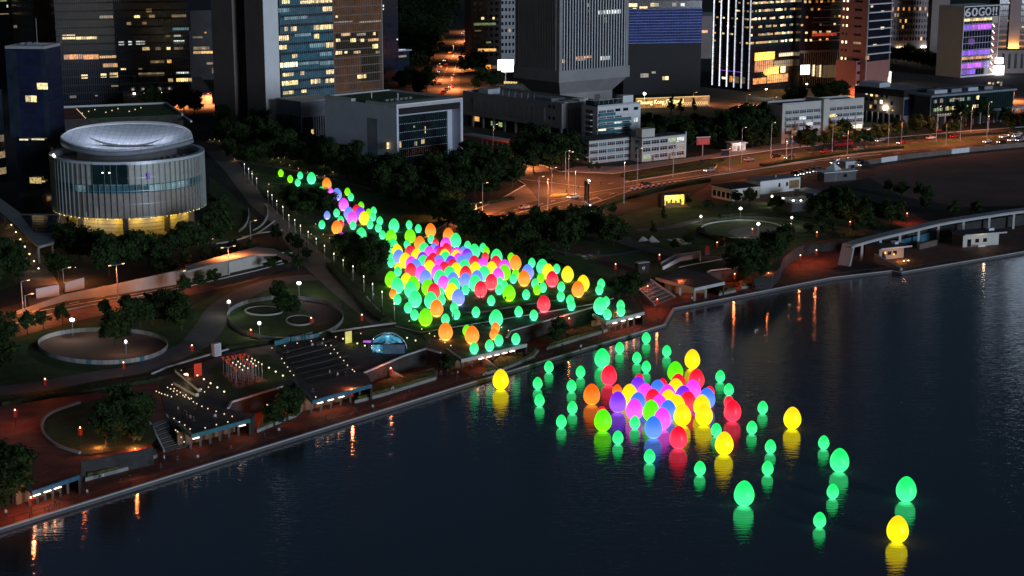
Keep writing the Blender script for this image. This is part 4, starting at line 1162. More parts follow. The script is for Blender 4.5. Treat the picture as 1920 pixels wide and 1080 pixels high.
# --- long museum-like block at right
r, w, d = tower('civic_block', 'wide brown civic block with pale roof and a few small lit windows', (1692, 236), 1752, 1600, hz(1692, 236, 172), 40, 'brown_stone')
h = DIM[r][2]
part(r, 'roof_deck', 'roof_grey', .6, w - .6, .6, d - .6, h + .01, h + .4)
fpart(r, 'L', 'roof_band', 'black', 0, d, h - 2.6, h + .6, .15, .05); fpart(r, 'R', 'roof_band', 'black', 0, w, h - 2.6, h + .6, .15, .05)
MB().prism([(2, d * .55), (10, d * .55), (10, d * .95), (2, d * .95)], h + .42, h + 2.6).build('roof_light', r, 'pale_metal')
for x0, y0, mt in ((150, 325, 'lit_white'), (205, 342, Y), (262, 350, WM), (315, 425, 'lit_bright'), (195, 478, WM), (250, 425, DM)):
    u, z = on_face(r, 'L', 1600 + x0 / 6, 120 + y0 / 6)
    fpart(r, 'L', 'window', mt, u - .7, u + .7, z - .8, z + .8, .05)
for x0, y0 in ((320, 355), (375, 370), (430, 442), (205, 400), (150, 395), (250, 480)):
    u, z = on_face(r, 'L', 1600 + x0 / 6, 120 + y0 / 6)
    fpart(r, 'L', 'window', 'night_glass', u - .6, u + .6, z - .8, z + .8, .05)
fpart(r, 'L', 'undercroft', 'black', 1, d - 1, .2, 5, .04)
for i in range(9): fpart(r, 'L', 'column', 'concrete', 1 + (d - 2.5) * i / 8, 1.5 + (d - 2.5) * i / 8, 0, 5, .5, -.04)
fpart(r, 'R', 'dark_bay', 'navy_glass', .5, w * .8, 4.5, 12, .05); fpart(r, 'R', 'window', 'lit_bright', w * .45, w * .6, 1.2, 4.0, .06)
for i in range(3): fpart(r, 'R', 'window', 'night_glass', 2 + 4.2 * i, 4 + 4.2 * i, 14, 15, .05)
r, w, d = tower('civic_block', 'long glazed civic block with yellow lit galleries behind trees at right', (1742, 240), 1897, 1712, hz(1742, 240, 182), 33, 'dark_stone')
h = DIM[r][2]
part(r, 'roof_slab', 'roof_grey', -1, w + .5, -1.4, d + 12, h + .01, h + .8)
GW = fpart(r, 'R', 'glass_wall', 'green_glass', .5, w - .6, 6.2, h - .3, .1)
for i in range(34): under(fpart(r, 'R', 'mullion', 'dark_metal', .6 + (w - 1.2) * i / 33, .75 + (w - 1.2) * i / 33, 6.2, h - .3, .35, -.1), GW)
scatter(r, 'R', 6.5, h - 2, 3.8, 2.0, .5, [GR, GR, DM, Y], 1.8, .16, u0=2, u1=w * .62, seed=31)
lit(r, 'R', [(1515, 205, 1545, 225, Y), (1560, 208, 1582, 232, WM), (1615, 198, 1640, 215, Y), (1650, 200, 1672, 245, DM)], off=(1600, 120), k=6, out=.16)
fpart(r, 'R', 'terrace', 'concrete', 1, w * .45, 5.4, 6.1, 3.5, 0)
for i in range(14): fpart(r, 'R', 'terrace_light', 'lit_yellow', 1.5 + w * .42 * i / 14, 2.0 + w * .42 * i / 14, 6.15, 6.5, 3.4, -3.2)
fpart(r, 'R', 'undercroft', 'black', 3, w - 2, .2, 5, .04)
for i in range(12): fpart(r, 'R', 'column', 'concrete', 2 + (w - 4) * i / 11, 2.6 + (w - 4) * i / 11, 0, 5.3, 3.0, -2.4)
for i, (a, b) in enumerate(((.1, .25), (.3, .42), (.5, .62), (.7, .8))): part(r, 'roof_plant', 'roof_grey' if i % 2 else 'pale_metal', w * a, w * b, d * .3, d * .8, h + .81, h + 2.4)
r = thing('covered_way', 'low covered walkway with a pale roof at the far right of the civic block', 'walkway', gp(1848, 224), math.radians(33))
part(r, 'roof_slab', 'pale_metal', 0, 70, 0, 4, 3.6, 4.0)
for i in range(14): part(r, 'column', 'concrete', 1 + 5 * i, 1.3 + 5 * i, .5, .8, 0, 3.59)

# --- white five storey office building
c = gp(1465, 270)
r = thing('office_building', 'five storey white office building with a central stair shaft and balcony bands', 'building', c, math.radians(31))
h = hz(1465, 270, 198); w = fit(c, 31, 1617); d = fit(c, 121, 1436); DIM[r] = (w, d, h)
part(r, 'wall', 'cream_paint', 0, w * .47, 0, d, 0, h); part(r, 'wall', 'cream_paint', w * .56, w, 0, d, 0, h)
part(r, 'stair_shaft', 'cream_paint', w * .47, w * .535, -1.6, d, 0, h + 1.6); part(r, 'stair_slot', 'dark_stone', w * .536, w * .559, 1.0, d, 0, h)
fl = (h - 2.2) / 5
for j in range(5):
    z = j * fl
    for s, (a, b) in enumerate(((.03, .46), (.57, .99))):
        if j == 0 and s == 0:
            for i in range(9): fpart(r, 'R', 'column', 'white_paint', w * a + i * 2.3, w * a + i * 2.3 + .35, 0, 2.6, .25, 0)
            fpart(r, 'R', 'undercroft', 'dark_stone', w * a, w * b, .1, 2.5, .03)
            continue
        for i in range(5):
            u0 = w * (a + (b - a) * i / 5) + .2; u1 = w * (a + (b - a) * (i + 1) / 5) - .2
            g = {(1, 1, 3): 'lit_bright', (1, 1, 2): 'lit_yellow', (1, 1, 1): 'lit_yellow', (1, 1, 4): 'lit_bright', (1, 3, 0): 'lit_yellow', (0, 3, 2): 'lit_white', (0, 2, 3): 'lit_white', (0, 1, 1): 'lit_dim', (1, 0, 1): 'lit_dim'}.get((s, j, i), 'slate_glass')
            if j == 1 and s == 0 and i > 2: continue
            win_frame(r, 'R', u0, u1, z + 1.25, z + fl - .3, g, 4)
        if j in (2, 3):
            for i in range(4):
                u0 = w * (a + (b - a) * i / 4) + .15; u1 = w * (a + (b - a) * (i + 1) / 4) - .35
                fpart(r, 'R', 'balcony', 'white_paint', u0, u1, z - .15, z + 1.0, 1.0, 0)
        else: fpart(r, 'R', 'floor_band', 'white_paint', w * a, w * b, z - .2, z + .1, .8, 0)
    fpart(r, 'L', 'duct', 'pale_concrete', d * .45, d * .5, z, z + fl * .9, .25, 0)
for a, b in ((0, .47), (.56, 1.0)):
    part(r, 'roof_deck', 'roof_dark', w * a + .5, w * b - .5, .5, d - .5, h + .01, h + .1)
    part(r, 'parapet', 'pale_concrete', w * a, w * b, 0, .45, h + .004, h + .9); part(r, 'parapet', 'pale_concrete', w * a, w * b, d - .45, d, h + .004, h + .9)
part(r, 'porch', 'white_paint', w * .57, w * .99, -3.0, -.02, 3.0, 3.3)
for i in range(3): part(r, 'red_stripe', 'red_paint', w + .1 + i * .9, w + .5 + i * .9, -3, -2.8, .2, 2.8)
r, w, d = tower('guard_hut', 'small white gatehouse with a flat roof beside the white office building', (1622, 258), 1643, 1612, 3.4, 31, 'white_paint')
part(r, 'roof_slab', 'white_paint', -1.2, w + 1.5, -1, d + .5, 3.41, 3.8); fpart(r, 'R', 'window', 'night_glass', .8, 2.5, 1.2, 2.4, .04); fpart(r, 'R', 'door', 'dark_stone', 3, 4, .05, 2.3, .04)
light(r, (2, -3, 3.2), PALE, 250, .2)
r, w, d = tower('guard_hut', 'small lit white hut by the road among dark trees', (1372, 284), 1398, 1362, 3.2, 22, 'white_paint')
part(r, 'roof_slab', 'white_paint', -.6, w + .6, -.8, d + .4, 3.21, 3.6); fpart(r, 'R', 'window', 'lit_dim', .6, 2.0, 1.0, 2.3, .04); fpart(r, 'R', 'door', 'dark_stone', 2.6, 3.6, .05, 2.3, .05); fpart(r, 'R', 'window', 'lit_dim', 4.2, 5.6, 1.0, 2.3, .04)
light(r, (3, -2, 3), PALE, 160, .2)
r = thing('road_sign', 'red billboard sign on a post left of the small lit hut', 'sign', gp(1318, 292), math.radians(20))
RB = part(r, 'board', 'red_paint', -3, 3, 0, .3, 4.5, 7.4); part(r, 'cap', 'pale_concrete', -3.2, 3.2, -.2, .5, 7.41, 7.8); part(r, 'post', 'pole_grey', -.15, .15, .31, .6, 0, 7.3)
for j in range(2):
    for i in range(8 - j * 2): under(part(r, 'letter', 'lantern_red', -2.5 + i * .65 + j * .6, -2.1 + i * .65 + j * .6, -.04, -.01, 6.2 - j * 1.1, 6.8 - j * 1.1), RB)
r = thing('bus_shelter', 'dark bus shelter standing near the red sign', 'shelter', gp(1362, 293), math.radians(24))
part(r, 'roof_slab', 'roof_grey', -2.5, 2.5, -1, 1, 2.6, 2.8)
for x in (-2.2, 2.1): part(r, 'post', 'dark_metal', x, x + .12, .6, .75, 0, 2.59)
part(r, 'back_panel', 'slate_glass', -2.0, 2.0, .8, .86, .3, 2.3)
# ------------------------------------------------------------------ the drum building with the white dish roof
fr = gp(247, 446)
R = 23.9
C = Vector((fr.x * (1 + R / fr.y), fr.y + R, 0))
zb = hz(247, 446, 411); zt = hz(247, 446, 306)
r = thing('drum_building', 'round glass drum building with a white dish roof above a yellow lit base', 'building', C)
def ring(rad0, z0, rad1, z1, mat, name, n=96, parent=r, a0=0, a1=2 * PI):
    mb = MB()
    for i in range(n + 1):
        t = a0 + (a1 - a0) * i / n
        mb.v += [Vector((rad0 * math.cos(t), rad0 * math.sin(t), z0)), Vector((rad1 * math.cos(t), rad1 * math.sin(t), z1))]
    for i in range(n):
        mb.f.append([2 * i, 2 * i + 2, 2 * i + 3, 2 * i + 1]); mb.m.append(0)
    return mb.build(name, parent, mat)
H_ = zt - zb
z1, z2 = zb + H_ * .45, zb + H_ * .60
ring(R - .6, zb, R - .6, z1, 'drum_lower', 'lower_cladding')
WB = ring(R - .65, z1, R - .65, z2, 'teal_glass', 'window_band')
ring(R - .6, z2, R - .6, zt - .6, 'chamber_grey', 'upper_cladding')
ring(R - .6, zb, 3, zb, 'pale_concrete', 'soffit')
ring(R + .25, zt - .5, R + .25, zt + .3, 'pale_metal', 'rim'); ring(R + .25, zt + .3, R - 1.3, zt + .3, 'pale_metal', 'rim'); ring(R - 1.3, zt + .3, R - 1.3, zt - 1.6, 'pale_metal', 'rim')
ring(R - 1.3, zt - 1.55, .5, zt - 1.5, 'brown_stone', 'roof_deck')
for k in range(5):
    z = zb + H_ * (.02 + .235 * k)
    ring(R + .02, z, R + .02, z + .16, 'steel', 'glazing_rail')
fm = MB().box(-.045, .045, -.2, .2, 0, 1).mesh('drum_fin', 'fin_silver')
for i in range(80):
    t = 2 * PI * i / 80
    o = link(bpy.data.objects.new('glazing_fin', fm), r)
    o.location = (math.cos(t) * R, math.sin(t) * R, zb - .2); o.scale = (1, 1, H_ - .35); o.rotation_euler = (0, 0, t + PI / 2)
gm = MB().box(-1, 0, -.62, .62, 0, 1).mesh('drum_pane', 'teal_glass')
gl = MB().box(-1, 0, -.62, .62, 0, 1).mesh('drum_pane_lit', 'lit_teal')
for i in range(104):
    t = 2 * PI * (i + .5) / 104
    if not (PI * 1.0 < t < PI * 2.05): continue
    a = math.degrees(t)
    o = link(bpy.data.objects.new('pane', gl if 297 < a < 335 or 240 < a < 250 else gm), r)
    o.location = (math.cos(t) * (R - .5), math.sin(t) * (R - .5), z1 + .3); o.scale = (.1, 1, z2 - z1 - .6); o.rotation_euler = (0, 0, t); under(o, WB)
# glazed notch facing the harbour
part(r, 'notch_glass', 'green_glass', -5.2, 5.0, -R - .05, -R + 1.2, z2 + .3, zt - .2)
part(r, 'notch_parapet', 'pale_metal', -5.4, 5.2, -R - .12, -R + 2.6, zt - .45, zt - .1)
for x in (-2.6, -.5): part(r, 'notch_lamp', 'lamp_white', x, x + .35, -R - .1, -R, zt - 3.1, zt - 2.8)
part(r, 'window', 'lit_purple', 10.8, 11.5, -R * .905 - .3, -R * .905 + .4, zt - 5.2, zt - 3.4)
for i in range(20):
    t = PI * (1.08 + .84 * i / 19)
    part(r, 'rim_lamp', 'globe_pale', math.cos(t) * R - .09, math.cos(t) * R + .09, math.sin(t) * R - .09, math.sin(t) * R + .09, zb - .15, zb + .1)
# base: lit wall, piers, stair
ring(R * .80, 0, R * .80, zb, 'cream_paint', 'base_wall')
for t in (1.18, 1.33, 1.55, 1.74, 1.90):
    x, y = math.cos(t * PI) * (R - 2), math.sin(t * PI) * (R - 2)
    part(r, 'pier', 'dark_stone', x - .8, x + .8, y - .8, y + .8, 0, zb - .02)
for j in range(4): ring(R * .80 + .05, .9 + j * 1.15, R * .80 + .05, 1.0 + j * 1.15, 'dark_stone', 'wall_joint', a0=PI * 1.02, a1=PI * 1.98)
for i in range(9):
    t = PI * (1.08 + .84 * i / 8)
    light(r, (math.cos(t) * R * .90, math.sin(t) * R * .90, zb - .9), (1.0, .60, .06), 420, .5)
for i in range(6): ring(R + 1 + i * 1.1, .55 - i * .08, R + 2.1 + i * 1.1, .55 - i * .08, 'path', 'step', a0=PI * 1.1, a1=PI * 1.9)
ring(R * .8, .6, R + 1, .6, 'path', 'base_floor', a0=PI * 1.02, a1=PI * 1.98)
# inner drum and dish roof
ring(15.5, zt - 1.5, 15.5, zt + 2.2, 'dark_stone', 'roof_drum')
for i in range(5): part(r, 'roof_plant', 'roof_grey', 12 + i * 1.6, 12.8 + i * 1.6, -13 + 2.2 * i, -12 + 2.2 * i, zt - 1.5, zt - .2)
ND, MD = 40, 16
def dish(name, mat, t0, t1, dz, Rx, Wy, lift, thick, joints=False):
    mb = MB()
    for k, off in ((0, 0), (1, -thick)):
        for i in range(ND + 1):
            s = -1 + 2 * i / ND
            for j in range(MD + 1):
                t = t0 + (t1 - t0) * j / MD
                mb.v.append(Vector((Rx * s, t * Wy * (1 - s * s) ** .75, dz + lift(s, t) + off)))
    n1 = (ND + 1) * (MD + 1)
    for i in range(ND):
        for j in range(MD):
            a = i * (MD + 1) + j
            mb.f.append([a, a + MD + 1, a + MD + 2, a + 1]); mb.m.append(0)
            mb.f.append([n1 + a, n1 + a + 1, n1 + a + MD + 2, n1 + a + MD + 1]); mb.m.append(1)
    for i in range(ND):
        for j in (0, MD):
            a = i * (MD + 1) + j
            mb.f.append([a, a + MD + 1, n1 + a + MD + 1, n1 + a]); mb.m.append(0)
    return mb.build(name, r, mat, 'roof_grey', smooth=True)
m = bpy.data.materials.new('dish_panels'); nt, n, l = nodes(m)
out = n.new('ShaderNodeOutputMaterial'); b = n.new('ShaderNodeBsdfPrincipled'); b.inputs['Roughness'].default_value = .42; b.inputs['Metallic'].default_value = .2
tc = n.new('ShaderNodeTexCoord'); br = n.new('ShaderNodeTexBrick'); br.offset = 0
br.inputs['Color1'].default_value = (.66, .69, .76, 1); br.inputs['Color2'].default_value = (.58, .61, .69, 1); br.inputs['Mortar'].default_value = (.28, .30, .36, 1)
br.inputs['Scale'].default_value = 1; br.inputs['Brick Width'].default_value = 2.0; br.inputs['Row Height'].default_value = 2.4; br.inputs['Mortar Size'].default_value = .06
l.new(tc.outputs['Object'], br.inputs['Vector']); l.new(br.outputs[0], b.inputs['Base Color']); l.new(b.outputs[0], out.inputs[0]); MATS['dish_panels'] = m
LIFT = lambda s, t: (-1.6 + (5.6 * t ** 1.3 if t > 0 else 1.9 * t * t)) * (1 - s * s) ** .5 + 1.8 * s * s
dish('dish_roof', 'dish_panels', -1, 1, zt + 3.2, 21.0, 19.0, LIFT, .7)
DR_ = bpy.data.objects['dish_roof']
under(dish('dish_rim', 'white_paint', .93, 1.01, zt + 3.42, 20.6, 19.0, LIFT, .25), DR_)
under(dish('dish_inner_slot', 'roof_dark', -.05, .10, zt + 3.35, 12.0, 19.0, LIFT, .1), DR_)
under(dish('dish_front_soffit', 'roof_grey', -1.03, -.92, zt + 2.45, 21.2, 19.2, LIFT, 1.3), DR_)
light(r, (-R + 3, -9, zt + 1.0), PALE, 140, .3)
for i in range(7):
    x = -12 + 4 * i
    light(r, (x, -1.0, zt + 6.2), (.74, .82, 1.0), 190, .5); light(r, (x * .9, 3, zt + 6.4), (.74, .82, 1.0), 330, .5)
    part(r, 'roof_spotlight', 'globe_pale', x * .7 - .08, x * .7 + .08, 1.2, 1.36, zt + 2.3, zt + 2.5)
part(r, 'roof_lamp', 'lamp_white', -R + 2.4, -R + 2.9, -8.6, -8.1, zt + .1, zt + .5)
# garden roof behind the drum
r = thing('garden_roof', 'low roof garden with lawn and red terrace behind the dish roof', 'roof garden', gp(112, 268), math.radians(20))
w0 = fit(gp(112, 268), 20, 345); d0 = 46
part(r, 'wall', 'wall_dark', 0, w0, 0, d0, 0, 9.5); part(r, 'roof_lawn', 'grass', 12, w0 - 1, 1, d0 - 1, 9.51, 9.8); part(r, 'roof_terrace', 'red_brick', .8, 11.5, 1, d0 - 1, 9.51, 9.7)
for a, b, e, g in ((0, .7, 0, d0), (w0 - .7, w0, 0, d0), (.71, w0 - .71, d0 - .7, d0)): part(r, 'parapet', 'pale_concrete', a, b, e, g, 9.504, 10.6)
for i in range(9): part(r, 'garden_lamp', 'globe_warm', 12 + i * 3.4, 12.3 + i * 3.4, 20 + (i % 3) * 6, 20.3 + (i % 3) * 6, 9.81, 10.2)
for i in range(14): part(r, 'terrace_lamp', 'globe_warm', 11.6, 11.8, 3 + i * 2.8, 3.2 + i * 2.8, 9.71, 9.95)
part(r, 'stair_rail', 'pale_metal', w0 + .5, w0 + 1.2, -16, d0, 8.5, 9.2)
# entrance canopy at left
pts = [gp(x, y, 5.5) for x, y in ((-40, 345), (0, 372), (40, 402), (113, 402), (101, 455), (72, 463), (0, 398), (-40, 372))]
r = thing('entrance_canopy', 'angular pale canopy roof on slim columns left of the drum building', 'canopy')
MB().prism([(p.x, p.y) for p in pts], 5.0, 5.7).build('roof_slab', r, 'concrete')
MB().prism([(p.x, p.y) for p in gline([(42, 405), (109, 405), (99, 436), (66, 436)], 5.7)], 5.705, 5.9).build('glass_roof', r, 'navy_glass')
for i in range(9):
    a = gp(44 + 3.4 * i, 407 + 3.1 * i, 5.9); b = gp(108 - 1.1 * i, 407 + 3.1 * i, 5.9)
    MB().strip([(a.x, a.y), (b.x, b.y)], .18, 5.905, 6.0).build('glazing_bar', r, 'slate_glass')
for x, y in ((74, 470), (10, 402), (100, 462), (40, 432)):
    p = gp(x, y + 24); part(r, 'column', 'concrete', p.x - .25, p.x + .25, p.y - .25, p.y + .25, 0, 4.99)
for i in range(8):
    p = gp(14 + 8.5 * i, 425 + 14 * i); light(r, (p.x, p.y, 3.0), (1, .62, .25), 120, .3)
    part(r, 'wall_lamp', 'lamp_warm', p.x - .15, p.x + .15, p.y - .15, p.y + .15, 2.8, 3.1)
for i in range(2):
    x = (580, 655)[i]; o = thing('flagpole', 'tall white flagpole {o} in front of the drum building base', 'flagpole', gp(x / 3.6 + 4, 200 + 925 / 3.6), group='flagpoles before the drum building')
    MB().tube((0, 0, 0), (0, 0, hz(x / 3.6, 457, 398 - 8 * i)), .12, .07, 8).build('pole', o, 'white_paint'); MB().lathe([(.35, 0), (.35, .3), (.15, .35)], 10).build('base', o, 'concrete')

# ------------------------------------------------------------------ underpass walls, bent wall, panels
def wall(name, pts, h0, h1, label, mat='cream_paint', wd=.6, cat='wall'):
    P = gline(pts, 0); n = len(P)
    mb = MB()
    mb.strip([(p.x, p.y) for p in P], wd, 0, 1)
    for q in range(n):
        t = q / (n - 1)
        for k in (2, 3): mb.v[4 * q + k].z = h0 + (h1 - h0) * t
        for k in (0, 1): mb.v[4 * q + k].z = 0.0
    return tag(mb.build(name, None, mat), label, cat)
M('wall_beige', (.34, .29, .24), .8, .15, .2, .1); M('wall_tile', (.55, .50, .44), .7, .1, .3)
wall('underpass_wall', [(30, 590), (120, 565), (220, 552), (350, 530), (430, 515)], .8, 5.0, 'long beige sloping wall along the sunken road', 'wall_beige')
wall('underpass_wall', [(350, 529), (430, 512), (520, 492), (548, 487)], 4.6, 2.2, 'pale tiled wall at the mouth of the underpass', 'wall_tile', .5)
MB_ = MB()
P = [gp(x, y, 5.2) for x, y in ((350, 498), (420, 478), (480, 463), (512, 466), (546, 482), (548, 488), (520, 476), (480, 476), (420, 490), (350, 508))]
tag(MB_.prism([(p.x, p.y) for p in P], 4.6, 5.2).build('underpass_roof', None, 'wall_beige'), 'curved beige lid over the underpass mouth', 'roof slab')
for i, (a, b) in enumerate((((68, 560), (111, 554)), ((122, 548), (158, 541)))):
    wall('screen_wall', [a, b], 2.6, 3.0, ('white free standing panel left of its twin', 'white free standing panel right of its twin')[i] + ' beside the sunken road', 'white_paint', .35)
wall('bent_wall', smooth_px([(475, 433), (490, 424), (500, 410), (502, 396), (498, 388)], 4), .4, 1.1, 'bent white wall sweeping beside the main park path', 'pale_concrete', .4)
wall('garden_wall', smooth_px([(466, 395), (466, 410), (460, 425), (448, 436)], 4), .8, .8, 'thin curved white garden wall right of the drum building', 'pale_concrete', .25)

# ------------------------------------------------------------------ ring fences
def ring_fence(cx, cy, ax, ay, label, seed, floor):
    rt = thing('ring_fence', label, 'fence')
    rr = random.Random(seed)
    N = 72
    P = [gp(cx + ax * math.cos(2 * PI * i / N), cy - ay * math.sin(2 * PI * i / N) * (1.12 if math.sin(2 * PI * i / N) < 0 else .9)) for i in range(N)]
    for i in range(N):
        a, b = P[i], P[(i + 1) % N]
        L = (b - a).length; ang = math.atan2(b.y - a.y, b.x - a.x)
        low = 180 < i * 5 < 360
        mt = rr.choice(['concrete', 'roof_grey', 'concrete'] + (['teal_panel'] if 240 < i * 5 < 310 else []))
        o = bpy.data.objects.new('panel', cube_mesh(mt)); link(o, rt)
        o.location = (a.x, a.y, .12); o.scale = (L * .93, .08, 1.0); o.rotation_euler = (0, 0, ang)
    mb = MB(); mb.v = [Vector((p.x, p.y, .11)) for p in P]; mb.f = [list(range(N))]; mb.m = [0]
    f = mb.build('ring_floor', None, floor); f['kind'] = 'structure'
    return rt
ring_fence(193, 650, 122, 31, 'white panel ring fence around the sandy circle at left', 1, 'soil')
ring_fence(535, 597, 109, 39, 'larger white panel ring fence around the lawn circle near the main path', 2, 'grass')
for x, y, ax, ay, lb in ((495, 585, 35, 8, 'dark oval flower bed ring left of the small pool bed'), (562, 603, 25, 9, 'oval white edged flower bed nearest the ring fence')):
    P = gline([(x + ax * math.cos(2 * PI * i / 28), y + ay * math.sin(2 * PI * i / 28)) for i in range(28)], 0)
    o = thing('flower_bed', lb, 'flower bed', (0, 0, 0))
    MB().strip([(p.x, p.y) for p in P], .35, .13, .5, closed=True).build('kerb', o, 'pale_concrete'); MB().prism([(p.x, p.y) for p in P], .13, .35).build('planting', o, 'hedge')
sheet('sand_patch', [(560, 565), (600, 556), (640, 570), (642, 592), (620, 608), (590, 612), (580, 590)], .125, 'soil')
P = gline([(1391 + 78 * math.cos(2 * PI * i / 40), 431 + 17 * math.sin(2 * PI * i / 40)) for i in range(40)], 0)
o = thing('round_lawn', 'round sunken lawn with a grey paved crescent in the right park', 'lawn circle')
MB().strip([(p.x, p.y) for p in P], .35, .06, .4, closed=True).build('kerb', o, 'pale_concrete')
q = gline(smooth_px([(1365, 436), (1390, 428), (1430, 424), (1462, 430), (1455, 440), (1420, 446), (1385, 446)], 4, True), 0)
MB().prism([(p.x, p.y) for p in q], .1, .16).build('paved_crescent', o, 'grey_path')

# ------------------------------------------------------------------ pavilions under the terrace edge
def pavilion(edge, label, fascia, lights, depth=5.0, soffit='soffit_pink', pw=120):
    """edge: three picture points on the terrace edge (left return, corner, right end)"""
    a, b, c = [gp(x, y, 0.0) for x, y in edge]
    rt = thing('pavilion', label, 'pavilion')
    MB().strip([(p.x, p.y) for p in (a, b, c)], .5, -.55, .25).build('fascia', rt, fascia)
    d = (c - b); L = d.length; u = d / L; nrm = Vector((-u.y, u.x, 0))
    for k in range(6):
        p = b + u * (L * (k + .5) / 6) + nrm * 2.2
        MB().box(p.x - .2, p.x + .2, p.y - .2, p.y + .2, Z_PROM, -.56).build('column', rt, 'dark_stone')
    q = [b + nrm * depth, c + nrm * depth]
    MB().strip([(p.x, p.y) for p in q], .3, Z_PROM, -.56).build('back_wall', rt, 'wood')
    for t in lights:
        p = b + u * (L * t) + nrm * .3
        o = MB().box(-.75, .75, -.14, .14, -.12, 0).build('soffit_light', rt, soffit)
        o.location = (p.x - nrm.x * .62, p.y - nrm.y * .62, -.62); o.rotation_euler = (0, 0, math.atan2(u.y, u.x))
        light(rt, (p.x + nrm.x * .6, p.y + nrm.y * .6, -1.0), (1, .40, .18), pw * .45, .3)
    return rt
pavilion([(36, 896), (62, 922), (148, 893)], 'pavilion with blue fascia under the far left terrace', 'blue_panel', (.05, .28, .5))
pavilion([(322, 785), (360, 816), (468, 787)], 'pavilion with teal fascia under the lantern deck beside the steps', 'teal_panel', (.05, .85), pw=90)
pavilion([(553, 716), (587, 752), (696, 722)], 'pavilion with blue fascia under the stepped square', 'blue_panel', (.1, .28, .46))
pavilion([(838, 655), (866, 675), (987, 646)], 'pavilion with white fascia under the egg terrace', 'pale_concrete', (.28, .40, .52, .64, .76))
pavilion([(1112, 590), (1137, 604), (1207, 586)], 'pavilion with white fascia under the small green eggs by the shore bend', 'pale_concrete', (.2, .42, .62, .82))
# free pavilion roof by the right steps
r = thing('pavilion', 'pavilion with a pointed pale edged roof right of the broad steps', 'pavilion')
rf = gline([(1230, 521), (1302, 541), (1358, 529), (1325, 512), (1285, 505)], 0.3)
MB().prism([(p.x, p.y) for p in rf], -.25, .3).build('roof_slab', r, 'deck')
MB().strip([(p.x, p.y) for p in rf[:3]], .4, -.4, .45).build('fascia', r, 'pale_concrete')
for x, y in ((1275, 545), (1302, 556), (1323, 551)):
    p = gp(x, y + 8, Z_PROM); MB().box(p.x - .3, p.x + .3, p.y - .3, p.y + .3, Z_PROM, -.26).build('column', r, 'concrete')
p = gp(1290, 556, Z_PROM); MB().box(p.x - 6, p.x + 5, p.y + 4, p.y + 4.4, Z_PROM, -.27).build('back_wall', r, 'wood')
light(r, (p.x, p.y + 1, -1.2), SODIUM, 90, .3)
# ramp walls behind
for pts, lb in (([(1240, 498), (1265, 487), (1313, 483)], 'white rear parapet of the angular ramp'), ([(1243, 506), (1275, 490), (1312, 484), (1313, 490)], 'white front parapet of the angular ramp')):
    wall('ramp_wall', pts, 1.0, 2.0, lb, 'white_paint', .35)
# stairs
def stairs(name, label, tl, tr, br_, bl, n, mat='dark_stone'):
    rt = thing(name, label, 'stairs')
    TL, TR, BRr, BL = gp(*tl, 0), gp(*tr, 0), gp(*br_, Z_PROM), gp(*bl, Z_PROM)
    for i in range(n):
        t0, t1 = i / n, (i + 1) / n
        z = (Z_PROM) * (i + .5) / n
        a, b = TL.lerp(BL, t0), TR.lerp(BRr, t0); c, d = TR.lerp(BRr, t1), TL.lerp(BL, t1)
        MB().prism([(a.x, a.y), (b.x, b.y), (c.x, c.y), (d.x, d.y)], Z_PROM + .01, z).build('step', rt, mat if i % 2 else 'deck')
    for p, q in ((TL, BL), (TR, BRr)):
        mb = MB(); mb.strip([(p.x, p.y), (q.x, q.y)], .35, 0, 0)
        for k, (e) in enumerate((p, q)):
            for m_ in (0, 1): mb.v[4 * k + m_].z = Z_PROM
            for m_ in (2, 3): mb.v[4 * k + m_].z = e.z + .5
        mb.build('side_wall', rt, 'concrete')
    return rt
stairs('steps', 'flight of dark steps from the red plaza down to the promenade', (281, 795), (312, 781), (350, 838), (308, 848), 14)
stairs('steps', 'broad flight of steps right of the small green eggs by the shore bend', (1190, 537), (1220, 526), (1266, 558), (1228, 574), 12, 'brown_stone')
# planters at the foot of the retaining walls
def planter(pts, label):
    P = gline(pts, Z_PROM)
    rt = thing('planter', label, 'planter')
    MB().prism([(p.x, p.y) for p in P], Z_PROM + .01, Z_PROM + .7).build('planter_wall', rt, 'concrete')
    cx = sum(p.x for p in P) / len(P); cy_ = sum(p.y for p in P) / len(P)
    Q = [(cx + (p.x - cx) * .93, cy_ + (p.y - cy_) * .93) for p in P]
    mb = MB().prism(Q, Z_PROM + .705, Z_PROM + 1.1)
    o = mb.build('planting', rt, 'flowers')
    bm = bmesh.new(); bm.from_mesh(o.data)
    bmesh.ops.triangulate(bm, faces=bm.faces[:]); bmesh.ops.subdivide_edges(bm, edges=bm.edges[:], cuts=5)
    for v in bm.verts:
        if v.co.z > Z_PROM + .9: v.co.z += random.uniform(-.15, .45)
    bm.to_mesh(o.data); bm.free()
planter([(160, 903), (240, 882), (295, 858), (292, 848), (225, 866), (160, 885)], 'flower planter on the promenade left of the dark steps')
planter([(482, 812), (555, 782), (570, 768), (540, 772), (490, 788)], 'flower planter below the dark tree between two blue pavilions')
planter([(665, 757), (720, 743), (818, 712), (820, 700), (770, 708), (700, 728)], 'long flower planter left of the egg terrace')
planter([(905, 705), (945, 695), (1000, 672), (1010, 660), (960, 670), (930, 682)], 'dark planter below the white fascia of the egg terrace')
planter([(1025, 657), (1080, 640), (1140, 622), (1138, 612), (1090, 622), (1045, 634)], 'planter below the long pale edge coping')
planter([(1348, 555), (1380, 548), (1375, 540), (1345, 545)], 'square flower planter right of the pointed pavilion roof')
planter([(1390, 542), (1430, 538), (1452, 530), (1462, 512), (1450, 518), (1430, 528), (1385, 531)], 'curved flower planter at the shore end of the right park')
